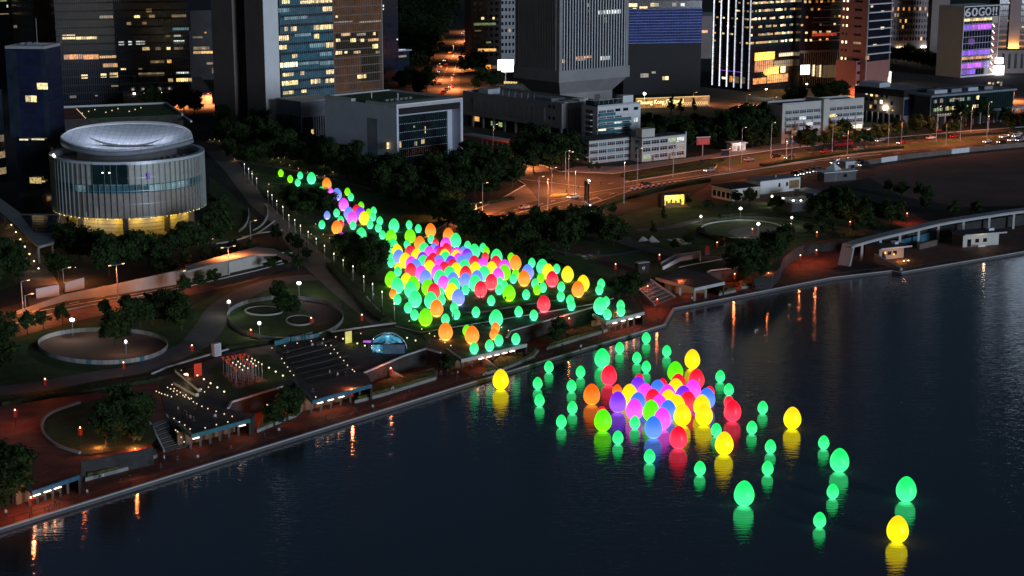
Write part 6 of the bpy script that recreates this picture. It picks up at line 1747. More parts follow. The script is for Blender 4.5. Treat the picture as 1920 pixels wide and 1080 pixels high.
for x, y, c in [(410, 193, G), (893, 237, G), (190, 107, LI), (572, 96, ORG), (381, 151, ORG), (555, 158, PI_), (230, 205, YE), (318, 212, RE), (241, 240, BL), (285, 262, YE), (360, 235, YE), (400, 257, PU), (445, 218, PI_), (560, 197, RE), (525, 222, RE), (548, 237, YE), (553, 253, G), (625, 222, PI_), (625, 243, YE), (697, 232, PU), (710, 262, BL), (745, 280, RE), (325, 285, PI_), (355, 303, BL), (405, 277, G), (470, 262, RE), (450, 283, RE), (447, 312, YE), (510, 277, BL), (515, 300, PI_), (588, 281, PU), (640, 263, PI_), (600, 303, RE), (660, 278, BL), (680, 307, G), (545, 322, RE), (497, 343, PI_), (323, 330, RE), (392, 347, PI_), (420, 376, BL), (580, 352, G), (622, 328, YE), (687, 348, RE), (752, 323, YE), (803, 297, PI_), (888, 281, RE), (860, 320, YE), (946, 306, PI_), (810, 348, G), (515, 376, G), (603, 392, BL), (540, 412, PI_), (762, 378, BL), (903, 363, PI_), (946, 340, LI), (1101, 339, BL), (687, 395, BL), (607, 428, G), (750, 410, G), (594, 464, YE), (475, 464, RE), (435, 437, LI), (455, 522, G), (340, 418, LI), (293, 397, YE), (320, 452, G), (232, 426, G), (190, 385, LI), (1198, 304, G), (1237, 336, YE), (1470, 411, YE)]:
    egg(680 + x / k, 400 + y / k, c, True, *Zc, .03, top=True)
Ze = ('egg lamps on the terraces above the promenade', 'on the harbour terraces')
for x, y, c in [(886, 762, ORG), (875, 805, ORG), (1622, 588, G), (1632, 672, G), (1720, 612, G), (1722, 650, G), (695, 780, LI), (743, 897, G), (846, 880, G), (908, 845, G), (1021, 836, G), (1040, 654, G), (1141, 678, G)]: egg(680 + x / k, 400 + y / k, c, False, *Ze, .07, ks=.0256)
for x, y, c in [(553, 787, ORG), (729, 810, ORG), (1207, 602, RE), (1582, 615, G), (889, 700, G)]: egg(680 + x / k, 400 + y / k, c, True, *Ze, .07)

# ------------------------------------------------------------------ trees
M('leaf_dark', (.018, .034, .010), .9, .5, .7, spec=.15); M('leaf_mid', (.032, .058, .015), .9, .5, .7, spec=.15)
def make_tree(seed, h, r, lobes, dens, sq=.75, ls=1.0):
    rr = random.Random(seed)
    th = h * .26
    tb = MB(); tb.tube((0, 0, -.1), (0, 0, th), h * .028, h * .016, 7)
    cb = MB()
    for q in range(lobes):
        a = rr.uniform(0, 2 * PI); d = r * .68 * math.sqrt(rr.random()); zc = th + (h - th) * rr.uniform(.06, .84)
        k_ = 1 - .45 * max(0, (zc - th) / (h - th) - .4)
        c = Vector((math.cos(a) * d * k_, math.sin(a) * d * k_, zc)); rad = r * rr.uniform(.26, .44)
        if q < 6: tb.tube((0, 0, th * rr.uniform(.75, 1)), c, h * .012, h * .004, 5)
        for i in range(dens):
            v = Vector((rr.gauss(0, 1), rr.gauss(0, 1), rr.gauss(0, 1))).normalized()
            p = c + Vector((v.x, v.y, v.z * sq)) * rad * rr.uniform(.45, 1.12)
            s = rr.uniform(.26, .62) * ls
            n_ = (v + Vector((rr.uniform(-.7, .7), rr.uniform(-.7, .7), rr.uniform(-.2, .9)))).normalized()
            x = n_.orthogonal().normalized(); y = n_.cross(x); t = rr.uniform(0, 6)
            x, y = x * math.cos(t) + y * math.sin(t), y * math.cos(t) - x * math.sin(t)
            cb.face([p - x * s, p + y * s * .55 - n_ * s * .15, p + x * s, p - y * s * .55 - n_ * s * .15], 0 if rr.random() < .6 else 1)
    def raw(mb, nm, *mats):
        me = bpy.data.meshes.new(nm); me.from_pydata([tuple(p) for p in mb.v], [], mb.f)
        for m_ in mats: me.materials.append(MATS[m_])
        if len(mats) > 1: me.polygons.foreach_set('material_index', mb.m)
        return me
    return raw(tb, 'tree_trunk', 'bark'), raw(cb, 'tree_crown', 'leaf_dark', 'leaf_mid')
TREES = {'broad': [make_tree(s, 10, 5.2, 26, 120) for s in (1, 2, 3, 9)], 'small': [make_tree(s, 5.2, 2.3, 13, 90, ls=.6) for s in (4, 5)], 'conifer': [make_tree(8, 14, 2.4, 22, 90)]}
def tree(px, py, kind='broad', s=1.0, label=None, group=None, z=0.0):
    tr, cr = random.choice(TREES[kind]); p = gp(px, py, z)
    t = thing({'broad': 'spreading_tree', 'small': 'young_tree', 'conifer': 'conifer_tree'}[kind], label, 'tree', p, random.uniform(0, 6.28), group)
    t.scale = (s * random.uniform(.8, 1.15), s * random.uniform(.8, 1.15), s * random.uniform(.8, 1.2))
    link(bpy.data.objects.new('trunk', tr), t); link(bpy.data.objects.new('crown', cr), t)
    return t
def grove(pts, kind, s, label, group, jit=0):
    for q in pts: tree(q[0], q[1], kind, (q[2] if len(q) > 2 else 1) * s * random.uniform(.88, 1.12), label, group)
grove([(420, 240), (445, 228), (468, 240), (490, 256), (420, 268), (448, 280), (475, 275), (505, 280), (430, 300, .8), (465, 312), (495, 305), (520, 290), (535, 300), (460, 255), (508, 262)], 'broad', 1.05, 'dark park tree {o} below the slab tower', 'trees below the slab tower')
grove([(545, 290), (565, 282), (590, 292), (615, 300), (640, 310), (660, 318), (690, 330), (560, 310), (590, 318), (620, 326), (650, 336), (680, 345), (700, 352), (715, 338), (735, 350), (535, 275), (610, 318), (668, 340), (720, 360), (745, 345)], 'broad', 1.0, 'dark park tree {o} in front of the grey box building', 'trees before the box building')
grove([(770, 355), (790, 345), (815, 352), (840, 345), (865, 352), (890, 345), (915, 352), (940, 348), (960, 352), (780, 370), (805, 372), (830, 378), (860, 375), (890, 372), (920, 368), (905, 330), (935, 332), (880, 318), (960, 340), (760, 372), (848, 362)], 'broad', 1.05, 'dark tree {o} on the bank left of the junction', 'trees left of the junction')
grove([(740, 385), (765, 392), (795, 398), (830, 402), (720, 372), (850, 395)], 'broad', .85, 'dark tree {o} behind the trailing eggs', 'trees behind the trailing eggs')
grove([(542, 386), (560, 393), (580, 397), (600, 402), (618, 404), (548, 402), (572, 410), (592, 390), (606, 394)], 'broad', .68, 'dark leafy tree {o} overlapping the trailing eggs', 'trees overlapping the trailing eggs')
grove([(640, 478), (662, 488), (688, 500), (705, 515), (650, 500), (672, 515), (690, 528), (712, 498)], 'broad', .78, 'lamp lit tree {o} beside the path left of the egg crowd', 'trees left of the egg crowd')
grove([(840, 432), (870, 440), (900, 448), (930, 456), (960, 462), (990, 470), (880, 455), (915, 468), (950, 478), (985, 484), (1020, 470), (1045, 462), (1010, 452), (1060, 478), (1075, 455), (1100, 445), (1130, 450), (1150, 462), (1040, 440), (1080, 432), (1110, 428), (1010, 492, .8), (850, 418), (825, 420)], 'broad', .95, 'dark park tree {o} between the egg crowd and the road', 'trees between eggs and road')
grove([(1068, 415), (1245, 420), (1225, 445)], 'conifer', .55, 'dark layered conifer {o} by the roadside lawn', 'conifers by the roadside lawn')
grove([(125, 480), (150, 492), (180, 500), (225, 498), (250, 505), (280, 498), (320, 482), (345, 478), (370, 470), (395, 462), (415, 455), (300, 505), (110, 520), (205, 518)], 'broad', .95, 'dark tree {o} in front of the drum building', 'trees before the drum building')
grove([(0, 520), (30, 530), (20, 500), (-20, 545)], 'broad', 1.05, 'dark tree {o} at the left edge beside the lamp lit walk', 'trees by the lamp lit walk')
grove([(395, 390), (405, 408), (420, 395), (430, 412)], 'small', 1.1, 'small dark tree {o} right of the drum building', 'small trees right of the drum')
grove([(325, 212), (345, 210), (365, 215), (308, 214), (285, 215)], 'broad', 1.2, 'dark street tree {o} behind the dish roof', 'street trees behind the dish roof')
grove([(52, 628), (82, 618), (118, 610), (197, 597), (237, 588), (275, 582), (300, 578), (345, 555), (372, 545), (403, 536)], 'small', 1.05, 'young street tree {o} along the sunken road', 'young trees along the sunken road')
grove([(285, 610), (310, 612), (330, 605), (262, 615), (540, 592, .8), (525, 575, .7), (340, 620, .8)], 'broad', .8, 'dark tree {o} near the ring fences', 'trees near the ring fences')
grove([(215, 648), (230, 640)], 'broad', .75, 'dark tree {o} inside the sandy ring fence', 'trees in the sandy ring')
grove([(0, 700), (-15, 660), (5, 650)], 'broad', 1.0, 'dark tree {o} at the left edge by the grey path', 'trees at the left edge')
grove([(215, 822), (240, 808), (262, 800), (250, 830), (200, 838), (225, 800)], 'broad', .72, 'dark tree {o} on the mound in the red plaza', 'trees on the plaza mound')
for x, y in ((12, 925), (25, 945), (-5, 960), (18, 900)): tree(x, y, 'broad', .85, 'dark tree {o} beside the far left pavilion', 'trees beside the far left pavilion', Z_PROM if y > 930 else 0)
for x, y, s in ((515, 800, .55), (540, 790, .7), (552, 782, .6)): tree(x, y, 'broad', s, 'dark tree {o} on the promenade below the lamp flowers', 'promenade trees below the lamp flowers', Z_PROM)
for x, y, s in ((1048, 648, .7), (1035, 652, .6), (838, 702, .5)): tree(x, y, 'small', s * 2, 'dark promenade tree {o} near the egg terraces', 'promenade trees near the egg terraces', Z_PROM)
grove([(1160, 560), (1175, 555), (1185, 562)], 'broad', .75, 'dark tree {o} beside the broad steps', 'trees beside the broad steps')
grove([(1380, 515), (1395, 505), (1410, 512), (1430, 508), (1445, 498), (1455, 488), (1400, 528, .8), (1425, 522, .8), (1470, 475, .9), (1440, 480, .9)], 'broad', .8, 'dark tree {o} in the clump above the curved planter', 'trees above the curved planter')
grove([(1555, 398), (1580, 402), (1600, 410), (1625, 412), (1650, 416), (1570, 420), (1530, 410), (1590, 428), (1620, 432), (1672, 422), (1545, 425)], 'broad', .85, 'dark park tree {o} left of the brown event ground', 'trees left of the event ground')
grove([(1665, 365), (1690, 372), (1720, 375), (1740, 380), (1790, 408), (1830, 410), (1735, 400)], 'small', 1.2, 'small dark tree {o} at the edge of the event ground', 'small trees at the event ground')
grove([(1405, 390), (1380, 385), (1455, 398)], 'small', 1.3, 'small tree {o} in front of the site huts', 'small trees by the site huts')
grove([(985, 308), (1005, 300), (1025, 302), (1045, 305), (1065, 308), (1000, 322), (1030, 320), (1055, 318)], 'broad', 1.35, 'big dark tree {o} left of the white low rise wing', 'big trees left of the white wing')
grove([(1120, 322), (1108, 322)], 'small', .7, 'small shrub like tree {o} at the corner of the white wing', 'shrubs at the white wing')
grove([(1212, 238, .5), (1235, 242, .5), (1260, 247, .55), (1285, 252, .6), (1310, 255, .62), (1335, 258, .7), (1360, 262, .8), (1390, 262), (1415, 265), (1440, 268), (1225, 262, .75), (1300, 272, .85), (1330, 275, .85), (1350, 246, .55), (1380, 243, .7), (1410, 245, .75), (1430, 238, .75), (1270, 265, .8), (1400, 272), (1440, 225, .6), (1420, 222, .6), (1248, 268, .8), (1285, 282, .7), (1215, 275, .7), (1235, 280, .7), (1262, 278, .75), (1305, 264, .75), (1345, 270, .8), (1365, 277, .8), (1320, 266, .75), (1375, 256, .8), (1425, 256, .9), (1240, 256, .65), (1280, 258, .7), (1410, 278, .7), (1428, 280, .7)], 'broad', 1.35, 'dark tree {o} in the wood left of the white office building', 'wood left of the office building')
grove([(1258, 216), (1276, 218), (1302, 216)], 'conifer', .75, 'pointed dark conifer {o} before the yellow hoarding', 'conifers before the yellow hoarding')
grove([(1500, 285), (1512, 272), (1525, 290), (1545, 282), (1560, 280), (1600, 278), (1620, 276), (1640, 272), (1665, 268), (1690, 264), (1720, 262), (1745, 260), (1775, 256), (1790, 254), (1580, 266), (1712, 254), (1680, 256)], 'small', 1.75, 'dark round street tree {o} along the road before the office building', 'street trees along the right road')
grove([(1790, 238), (1805, 240), (1820, 236), (1838, 232), (1850, 232)], 'conifer', 1.0, 'dark conifer {o} in front of the glazed civic block', 'conifers before the civic block')
grove([(1900, 245), (1925, 248), (1950, 250), (1885, 232)], 'broad', .9, 'dark tree {o} at the far right road verge', 'trees at the right road verge')
grove([(1680, 118), (1700, 122), (1720, 125), (1740, 128), (1760, 132), (1780, 140), (1690, 108)], 'broad', 1.3, 'dark tree {o} between the grid building and the roof terrace', 'trees by the grid building')
grove([(1500, 196), (1560, 190), (1580, 186), (1480, 198), (1540, 200)], 'broad', 1.0, 'dark tree {o} behind the white office building', 'trees behind the office building')
grove([(780, 165), (800, 170), (790, 178), (770, 160), (755, 170), (905, 160), (920, 165), (890, 168, .7), (935, 162)], 'broad', 1.05, 'dark tree {o} beside the foot of the hill road', 'trees at the foot of the hill road')
grove([(300, 520), (325, 516), (350, 508), (385, 497), (412, 489), (440, 480), (520, 500), (540, 505), (560, 512), (505, 508), (470, 490), (560, 478), (575, 490), (545, 462), (520, 455)], 'small', 1.0, 'dark shrub like tree {o} on the slope above the underpass', 'small trees above the underpass')
grove([(1290, 388), (1330, 395), (1370, 400), (1350, 470), (1500, 392), (1515, 440), (1560, 440), (1265, 470), (1290, 462), (1150, 405), (1120, 412), (1470, 460), (1545, 446), (1600, 440), (1640, 436)], 'small', .85, 'small dark tree {o} dotted over the right park lawns', 'small trees on the right lawns')
# the far wooded slopes read as one mass
wb = MB(); rr = random.Random(77)
for q in range(420):
    px, py = rr.uniform(740, 900), rr.uniform(-8, 140)
    if abs(px - (822 + (150 - py) * .48)) < 24 + py * .10: continue
    p = gp(px, py); s = rr.uniform(6, 11)
    for i in range(60):
        v = Vector((rr.gauss(0, 1), rr.gauss(0, 1), abs(rr.gauss(0, 1)))).normalized()
        c = p + Vector((v.x * s * .75, v.y * s * .75, s * .4 + v.z * s * .9)) * rr.uniform(.7, 1.05); c.z = abs(c.z)
        e = rr.uniform(.7, 1.7); n_ = (v + Vector((rr.uniform(-.6, .6), rr.uniform(-.6, .6), .3))).normalized(); x = n_.orthogonal().normalized(); y = n_.cross(x)
        wb.face([c - x * e, c + y * e * .7, c + x * e, c - y * e * .7])
me = bpy.data.meshes.new('woodland'); me.from_pydata([tuple(p) for p in wb.v], [], wb.f); me.materials.append(MATS['leaf_dark'])
tag(link(bpy.data.objects.new('woodland', me)), 'dark wooded slope on both sides of the far hill road', 'woodland', kind='stuff')

# ------------------------------------------------------------------ lamps
_lm = {}
def road_lamp(px, pyb, pyt, arms=1, z=0.0, power=1500, label='tall road lamp {o} beside the road', group='tall road lamps', col=SODIUM, ang=40):
    h = hz(px, pyb, pyt, z)
    t = thing('road_lamp', label, 'street lamp', gp(px, pyb, z), math.radians(ang), group)
    MB().tube((0, 0, 0), (0, 0, h), .16, .09, 8).build('pole', t, 'pole_grey')
    MB().lathe([(.28, 0), (.28, .5), (.17, .6)], 8).build('base', t, 'pole_grey')
    for s in ([1, -1][:arms] if arms else []):
        am = MB().tube((0, 0, h - .1), (s * 1.9, 0, h + .15), .06, .05, 6).build('arm', t, 'pole_grey')
        under(part(t, 'lamp_head', 'pole_grey', s * 1.9 - .45, s * 1.9 + .45, -.2, .2, h + .1, h + .28), am)
        under(part(t, 'lens', 'lamp_sodium', s * 1.9 - .35, s * 1.9 + .35, -.14, .14, h + .03, h + .095), am)
        light(t, (s * 1.9, 0, h - .15), col, power, .3, 166, .4)
    if not arms: light(t, (0, 0, h - .05), col, power, .3, 168, .4); part(t, 'lamp_head', 'pole_grey', -.3, .3, -.3, .3, h, h + .2)
    return t
o2 = (860, 280); k2 = 5.647
for x, yb, yt, a in [(707, 205, 75, 1), (985, 450, 200, 1), (1130, 315, 22, 1), (1237, 475, 232, 0), (945, 640, 320, 0), (1750, 575, 130, 0), (185, 735, 572, 2)]:
    road_lamp(o2[0] + x / k2, o2[1] + yb / k2, o2[1] + yt / k2, a, power=13000, label='tall road lamp {o} around the junction', group='road lamps around the junction')
for x, yb, yt, a in [(263, 955, 825, 0), (583, 880, 790, 0), (611, 910, 755, 0), (925, 875, 735, 0), (1228, 830, 690, 0), (1560, 795, 660, 0), (1620, 745, 600, 0), (1718, 745, 650, 0), (1480, 820, 700, 0)]:
    road_lamp(1280 + x / 3, yb / 3, yt / 3, 0, power=11000, label='tall slim road lamp {o} along the right road', group='road lamps along the right road')
for x, yb, yt, a in [(158, 415, 172, 1), (178, 415, 265, 1), (798, 300, 60, 2), (430, 185, 85, 1), (1547, 130, -60, 2)]:
    road_lamp(x / 3.6, 480 + yb / 3.6, 480 + yt / 3.6, a, power=3400, label='road lamp {o} along the sunken road', group='road lamps along the sunken road')
for x, yb in [(1195, 345), (1262, 332), (1390, 306), (1445, 297), (1560, 284), (1665, 274), (1755, 266), (1850, 258), (905, 410), (1010, 398), (1066, 352), (925, 300)]:
    road_lamp(x, yb, yb - 66, 1, power=9500, label='arm lamp {o} lighting the main road', group='arm lamps on the main road')
for x, yb, yt in [(335, 545, 510), (470, 452, 415), (820, 150, 120), (850, 105, 80), (870, 78, 55), (858, 130, 105), (846, 168, 140), (880, 60, 40)]:
    road_lamp(x, yb, yt, 1, power=60000 if yb < 200 else 500, label='far road lamp {o} on the hill road' if yb < 200 else 'slim lamp {o} on the park slope', group='far road lamps' if yb < 200 else 'slope lamps')
for x, yb in [(1300, 196), (1400, 200), (1450, 205), (1530, 192), (1600, 182), (1650, 168), (1900, 190), (1880, 205), (330, 200), (385, 198), (1820, 205)]:
    road_lamp(x, yb, yb - 22, 1, power=30000, label='distant street lamp {o} between the towers', group='distant street lamps')
# slim light columns along the main path
lc_pole = MB().tube((0, 0, 0), (0, 0, .80), .09, .07, 8).mesh('column_pole', 'pole_grey'); lc_head = MB().lathe([(.05, .88), (.075, .91), (.09, .98), (.06, 1.0), (.01, 1.01)], 8).mesh('column_head', 'column_head')
E('column_glow', (1, .93, .8), .35)
lc_glow = MB().lathe([(.075, .52), (.085, .8)], 8).mesh('column_glow', 'column_glow')
def light_column(px, pyt, h=4.4, z=0.0, pw=75):
    best = pyt
    for _ in range(8):
        yb = best
        best = pyt + (proj(gp(px, yb, z))[1] - proj(gp(px, yb, z) + Vector((0, 0, h)))[1])
    t = thing('light_column', 'slim white light column {o} along the main park path', 'light column', gp(px, best, z), 0, 'light columns along the main path')
    for nm, me in (('pole', lc_pole), ('glow', lc_glow), ('lamp_head', lc_head)):
        o = link(bpy.data.objects.new(nm, me), t); o.scale = (1, 1, h)
        if nm == 'lamp_head': o.scale = (1.2, 1.2, h)
    light(t, (0, 0, h + .3), (1, .80, .55), pw, .15)
for x, y in [(355, 210), (390, 250), (420, 290), (458, 330), (553, 440), (588, 470), (628, 520), (680, 570), (730, 640), (780, 680), (828, 728), (893, 780), (961, 838), (1031, 897), (1110, 965), (1188, 1018)]: light_column(380 + x / 4.5, 260 + y / 4.5)
for x, y in [(886, 60), (954, 125), (1010, 172), (1070, 222), (1147, 295)]: light_column(400 + x / 3.376, 480 + y / 3.376)
# low warm path lights
def bollard(px, py, label, group, pw=14, col=WARM):
    t = thing('bollard_lamp', label, 'bollard lamp', gp(px, py), 0, group)
    o = link(bpy.data.objects.new('post', g_post), t); o.scale = (1.3, 1.3, .7); o = link(bpy.data.objects.new('lamp_head', g_ball['globe_warm']), t); o.location = (0, 0, .78); o.scale = (.65, .65, .6)
    if pw: light(t, (0, 0, 1.25), col, pw, .1)
for x, y in [(513, 160), (587, 180), (640, 170), (658, 205), (692, 165), (735, 232), (765, 178), (808, 258), (886, 290), (965, 318), (890, 162), (825, 130), (1024, 230), (1100, 290), (1030, 322), (140, 25), (100, 10), (190, 88), (60, 15), (915, 818), (1017, 818)]:
    bollard(380 + x / 4.5, 262 + y / 4.5, 'low warm bollard lamp {o} on the paths between the trees', 'bollard lamps between the trees', 30)
for i in range(9):
    t_ = i / 8; bollard(440 + 225 * t_ + 12 * math.sin(t_ * 3), 302 + 205 * t_ - 6 * math.sin(t_ * 3), 'low bollard lamp {o} on the kerb of the main path', 'bollard lamps on the main path', 45, (1, .62, .32))
for x, y in [(419, 30 + 480 * 3.6), (1110, 965 + 720), (1238, 940 + 720), (1335, 925 + 720), (1437, 910 + 720), (510, 95 + 480 * 3.6), (612, 1000 + 720), (660, 1003 + 720), (400, 1035 + 720)]:
    bollard(x / 3.6, y / 3.6, 'small lamp {o} among the trees before the drum building', 'lamps among trees before the drum', 20)
# floodlights on masts
def flood(px, pyt, pyb, label, pw=420, s=1.0, col=PALE):
    h = hz(px, pyb, pyt)
    t = thing('floodlight_mast', label, 'floodlight', gp(px, pyb), 0)
    MB().tube((0, 0, 0), (0, 0, h), .08, .06, 6).build('mast', t, 'pole_grey'); part(t, 'bracket', 'pole_grey', -.6, .6, -.06, .06, h - .35, h - .25)
    o = MB().lathe([(.01, -.35), (.3, -.22), (.42, 0), (.3, .22), (.01, .35)], 10, (0, 0, h + .2)).build('lamp_head', t, 'lamp_white'); o.scale = (s, s, 1)
    light(t, (0, -.2, h + .9), col, pw * 2, .3)
flood(137, 601, 632, 'bright floodlight on a mast beside the sandy ring fence', 500, 1.5)
flood(561, 532, 555, 'bright floodlight on a mast behind the larger ring fence', 500, 1.5)
flood(487, 607, 632, 'floodlight on a mast inside the larger ring fence', 200)
flood(430, 567, 592, 'floodlight on a mast left of the larger ring fence', 220)
flood(237, 642, 664, 'small warm lamp on a mast in the sandy ring fence', 120, .7, WARM)
flood(1388, 392, 412, 'bright floodlight behind the round lawn circle', 420, 1.3)
flood(1421, 421, 448, 'floodlight at the near side of the round lawn circle', 420, 1.2)
flood(1484, 409, 424, 'single park lamp right of the round lawn circle', 150, .8)
flood(1314, 407, 418, 'single park lamp left of the round lawn circle', 120, .8)
flood(1106, 387, 394, 'bright white lamp at the foot of the big road sign', 200, .7)
flood(1657, 206, 232, 'bright white lamp in front of the wide brown civic block', 900, 1.4)
flood(1436, 168, 182, 'bright white lamp at the foot of the gold tower', 1500, 1.4)
flood(1512, 158, 178, 'orange lamp on a mast before the white lobby', 1800, 1.4, SODIUM)
for x, y in [(1447, 369), (1467, 375), (1487, 380), (1501, 380), (1520, 378), (1539, 376)]:
    flood(x, y, y + 13, 'yard lamp %s in the row before the low shelters' % {1447: 'at the left end', 1467: 'second from left', 1487: 'third from left', 1501: 'fourth from left', 1520: 'fifth from left', 1539: 'at the right end'}[x], 110, .8)
# red lantern lamps
M('lantern_frame', (.40, .03, .02), .5, .1, 1)
ll_pole = MB().tube((0, 0, 0), (0, 0, 3.2), .06, .05, 6).mesh('lantern_pole', 'dark_metal')
ll_fr = MB()
for a in range(4):
    c_, s_ = math.cos(a * PI / 2 + .6), math.sin(a * PI / 2 + .6)
    ll_fr.box(c_ * .34 - .05, c_ * .34 + .05, s_ * .34 - .05, s_ * .34 + .05, 1.9, 3.3)
    ll_fr.tube((0, 0, 3.0), (c_ * .62, s_ * .62, 3.25), .05, .04, 5); ll_fr.tube((0, 0, 2.1), (c_ * .4, s_ * .4, 2.1), .04, .04, 5)
ll_fr = ll_fr.mesh('lantern_frame', 'lantern_frame'); ll_b = MB().lathe([(.01, 3.25), (.12, 3.32), (.14, 3.45), (.1, 3.58), (.01, 3.62)], 8).mesh('lantern_bulb', 'lamp_warm'); ll_g = MB().lathe([(.12, 2.0), (.12, 3.1)], 8).mesh('lantern_glow', 'lantern_red')
def lantern(px, py, z, pw):
    t = thing('lantern_lamp', 'red framed lantern lamp {o} ' + ('on the promenade' if z < -1 else 'in the park'), 'lantern lamp', gp(px, py, z), 0, 'red lantern lamps on the promenade' if z < -1 else 'red lantern lamps in the park')
    for nm, me in (('pole', ll_pole), ('frame', ll_fr), ('bulb', ll_b), ('glow', ll_g)): link(bpy.data.objects.new(nm, me), t)
    light(t, (0, 0, 4.3), (1, .22, .07), pw * 1.6, .2)
for x, y in [(86, 740), (233, 708), (361, 675), (471, 645), (679, 616), (584, 622), (1344, 476), (1236, 500), (1154, 518), (1410, 450), (1482, 440), (1531, 456), (1593, 436), (30, 800), (152, 834)]: lantern(x, y, 0, 60 if x not in (30, 1593, 86) else 200)
for x, y in [(186, 874), (502, 790), (733, 718), (1067, 622), (1214, 560), (1276, 552), (1377, 536), (60, 968), (255, 875), (890, 692), (1160, 612), (-60, 1000), (660, 760), (1232, 585), (1440, 535), (1530, 490), (1700, 420), (1500, 500)]: lantern(x, y, Z_PROM if x != 1700 else 0, 330)

# ------------------------------------------------------------------ cars
def car_meshes():
    body = MB()
    prof = [(-2.2, .35), (-2.25, .8), (-1.9, .95), (-1.0, 1.0), (-.35, 1.45), (1.15, 1.48), (1.9, 1.02), (2.2, .95), (2.25, .4)]
    for s in (-1, 1):
        for x, z in prof: body.v.append(Vector((x, s * (.86 if z < 1.1 else .70), z)))
    n = len(prof)
    body.f = [list(range(n)), list(range(n, 2 * n))[::-1]] + [[i, (i + 1) % n, n + (i + 1) % n, n + i] for i in range(n)]; body.m = [0] * len(body.f)
    wn_ = MB()
    for s in (-1, 1): wn_.face([(-.85, s * .83, 1.04), (-.30, s * .735, 1.40), (1.1, s * .735, 1.42), (1.65, s * .83, 1.06)])
    wn_.face([(-.98, -.72, 1.03), (-.98, .72, 1.03), (-.40, .64, 1.44), (-.40, -.64, 1.44)]); wn_.face([(1.86, -.72, 1.07), (1.22, -.64, 1.46), (1.22, .64, 1.46), (1.86, .72, 1.07)])
    wh = MB().tube((0, -.1, 0), (0, .1, 0), .32, .32, 12).mesh('car_wheel', 'rubber')
    hl = MB().box(-.04, .04, -.17, .17, -.08, .08)
    return body, wn_.mesh('car_windows', 'night_glass'), wh, hl.mesh('car_headlight', 'head_white'), hl.mesh('car_taillight', 'tail_red')
cb_, cw_, cwh, chl, ctl_ = car_meshes()
CB = {}
for nm, col in (('white', (.6, .6, .6)), ('black', (.02, .02, .022)), ('silver', (.3, .31, .32)), ('red', (.35, .02, .02))):
    M('car_' + nm, col, .3, .05, 1, spec=.6); CB[nm] = cb_.mesh('car_body_' + nm, 'car_' + nm)
def car(px, py, colr, ang, label, group, van=False):
    t = thing('car', label, 'car', gp(px, py, .06), math.radians(ang), group)
    o = link(bpy.data.objects.new('body', CB[colr]), t); o.scale = (1, 1, 1.35 if van else 1)
    o = link(bpy.data.objects.new('windows', cw_), t); o.scale = (1.004, 1.01, 1.35 if van else 1)
    for x in (-1.35, 1.35):
        for y in (-.82, .82): o = link(bpy.data.objects.new('wheel', cwh), t); o.location = (x, y, .32)
    for y in (-.6, .6):
        o = link(bpy.data.objects.new('headlight', chl), t); o.location = (-2.26, y, .68)
        o = link(bpy.data.objects.new('taillight', ctl_), t); o.location = (2.26, y, .72)
    return t
rr = random.Random(9)
for x, y in [(1505, 875), (1665, 878), (1690, 820), (1760, 800), (1785, 858), (1830, 812), (1870, 858), (1895, 840), (1850, 790)]:
    car(1600 + x / 6, 122 + y / 6, rr.choice(['white', 'silver', 'black', 'white']), 42 + rr.uniform(-4, 4), 'car {o} in the queue with headlights at the far right', 'cars queueing at the far right')
for x, y, c_, lb in [(1745, 261, 'white', 'white car passing behind the street trees on the right road'), (1454, 295, 'black', 'black car on the road beside the green island'), (1548, 287, 'red', 'red car with glowing tail lights on the right road'), (1849, 226, 'red', 'red car parked before the glazed civic block'), (1756, 247, 'red', 'red car half hidden by the street trees')]:
    car(x, y, c_, 215, lb, None)
for i, (x, y) in enumerate([(1210, 348), (1330, 322), (1405, 302), (1480, 298), (1610, 282), (1690, 270), (985, 392), (1075, 372), (1320, 306), (930, 412), (1790, 258), (1650, 266)]):
    car(x, y, rr.choice(['silver', 'black', 'white', 'red']), (38 if i % 2 else 218), 'car {o} driving on the main road', 'cars on the main road')
for i, (x, y) in enumerate([(1490, 372), (1500, 395), (1458, 412), (1455, 442), (1520, 325), (1478, 570), (1525, 535), (1500, 552), (1450, 515), (1600, 205)]):
    car(380 + x / 3.273, y / 3.273 + 1, rr.choice(['red', 'silver', 'black']), 250 if i % 3 else 70, 'distant car {o} on the far hill road', 'cars on the hill road')
for x, y, c_, a in [(1583, 309, 'white', 20), (1590, 305, 'white', 24), (1612, 308, 'black', 30), (1568, 308, 'black', 15), (1500, 328, 'white', 100), (1512, 325, 'white', 100), (1524, 323, 'silver', 100), (1535, 322, 'white', 100), (1490, 330, 'black', 100), (1548, 325, 'black', 80), (1620, 312, 'black', 30)]:
    car(x, y, c_, a, '%s vehicle {o} parked in the yard by the marquee' % c_, 'vehicles parked in the yard', True)
def bus(px, py, ang, label):
    t = thing('bus', label, 'bus', gp(px, py, .06), math.radians(ang)); part(t, 'body', 'car_red', -5.5, 5.5, -1.25, 1.25, .4, 4.3)
    for z in (1.5, 3.0):
        for i in range(7): part(t, 'window', 'slate_glass', -5.0 + 1.45 * i, -3.75 + 1.45 * i, -1.28, -1.24, z, z + .85)
    part(t, 'roof', 'white_paint', -5.4, 5.4, -1.2, 1.2, 4.31, 4.4)
    for x in (-3.6, 3.4):
        for y in (-1.15, 1.15): o = link(bpy.data.objects.new('wheel', cwh), t); o.location = (x, y, .5); o.scale = (1.5, 1.5, 1.5)
bus(1578, 274, 34, 'red double decker bus with white roof behind the street trees')

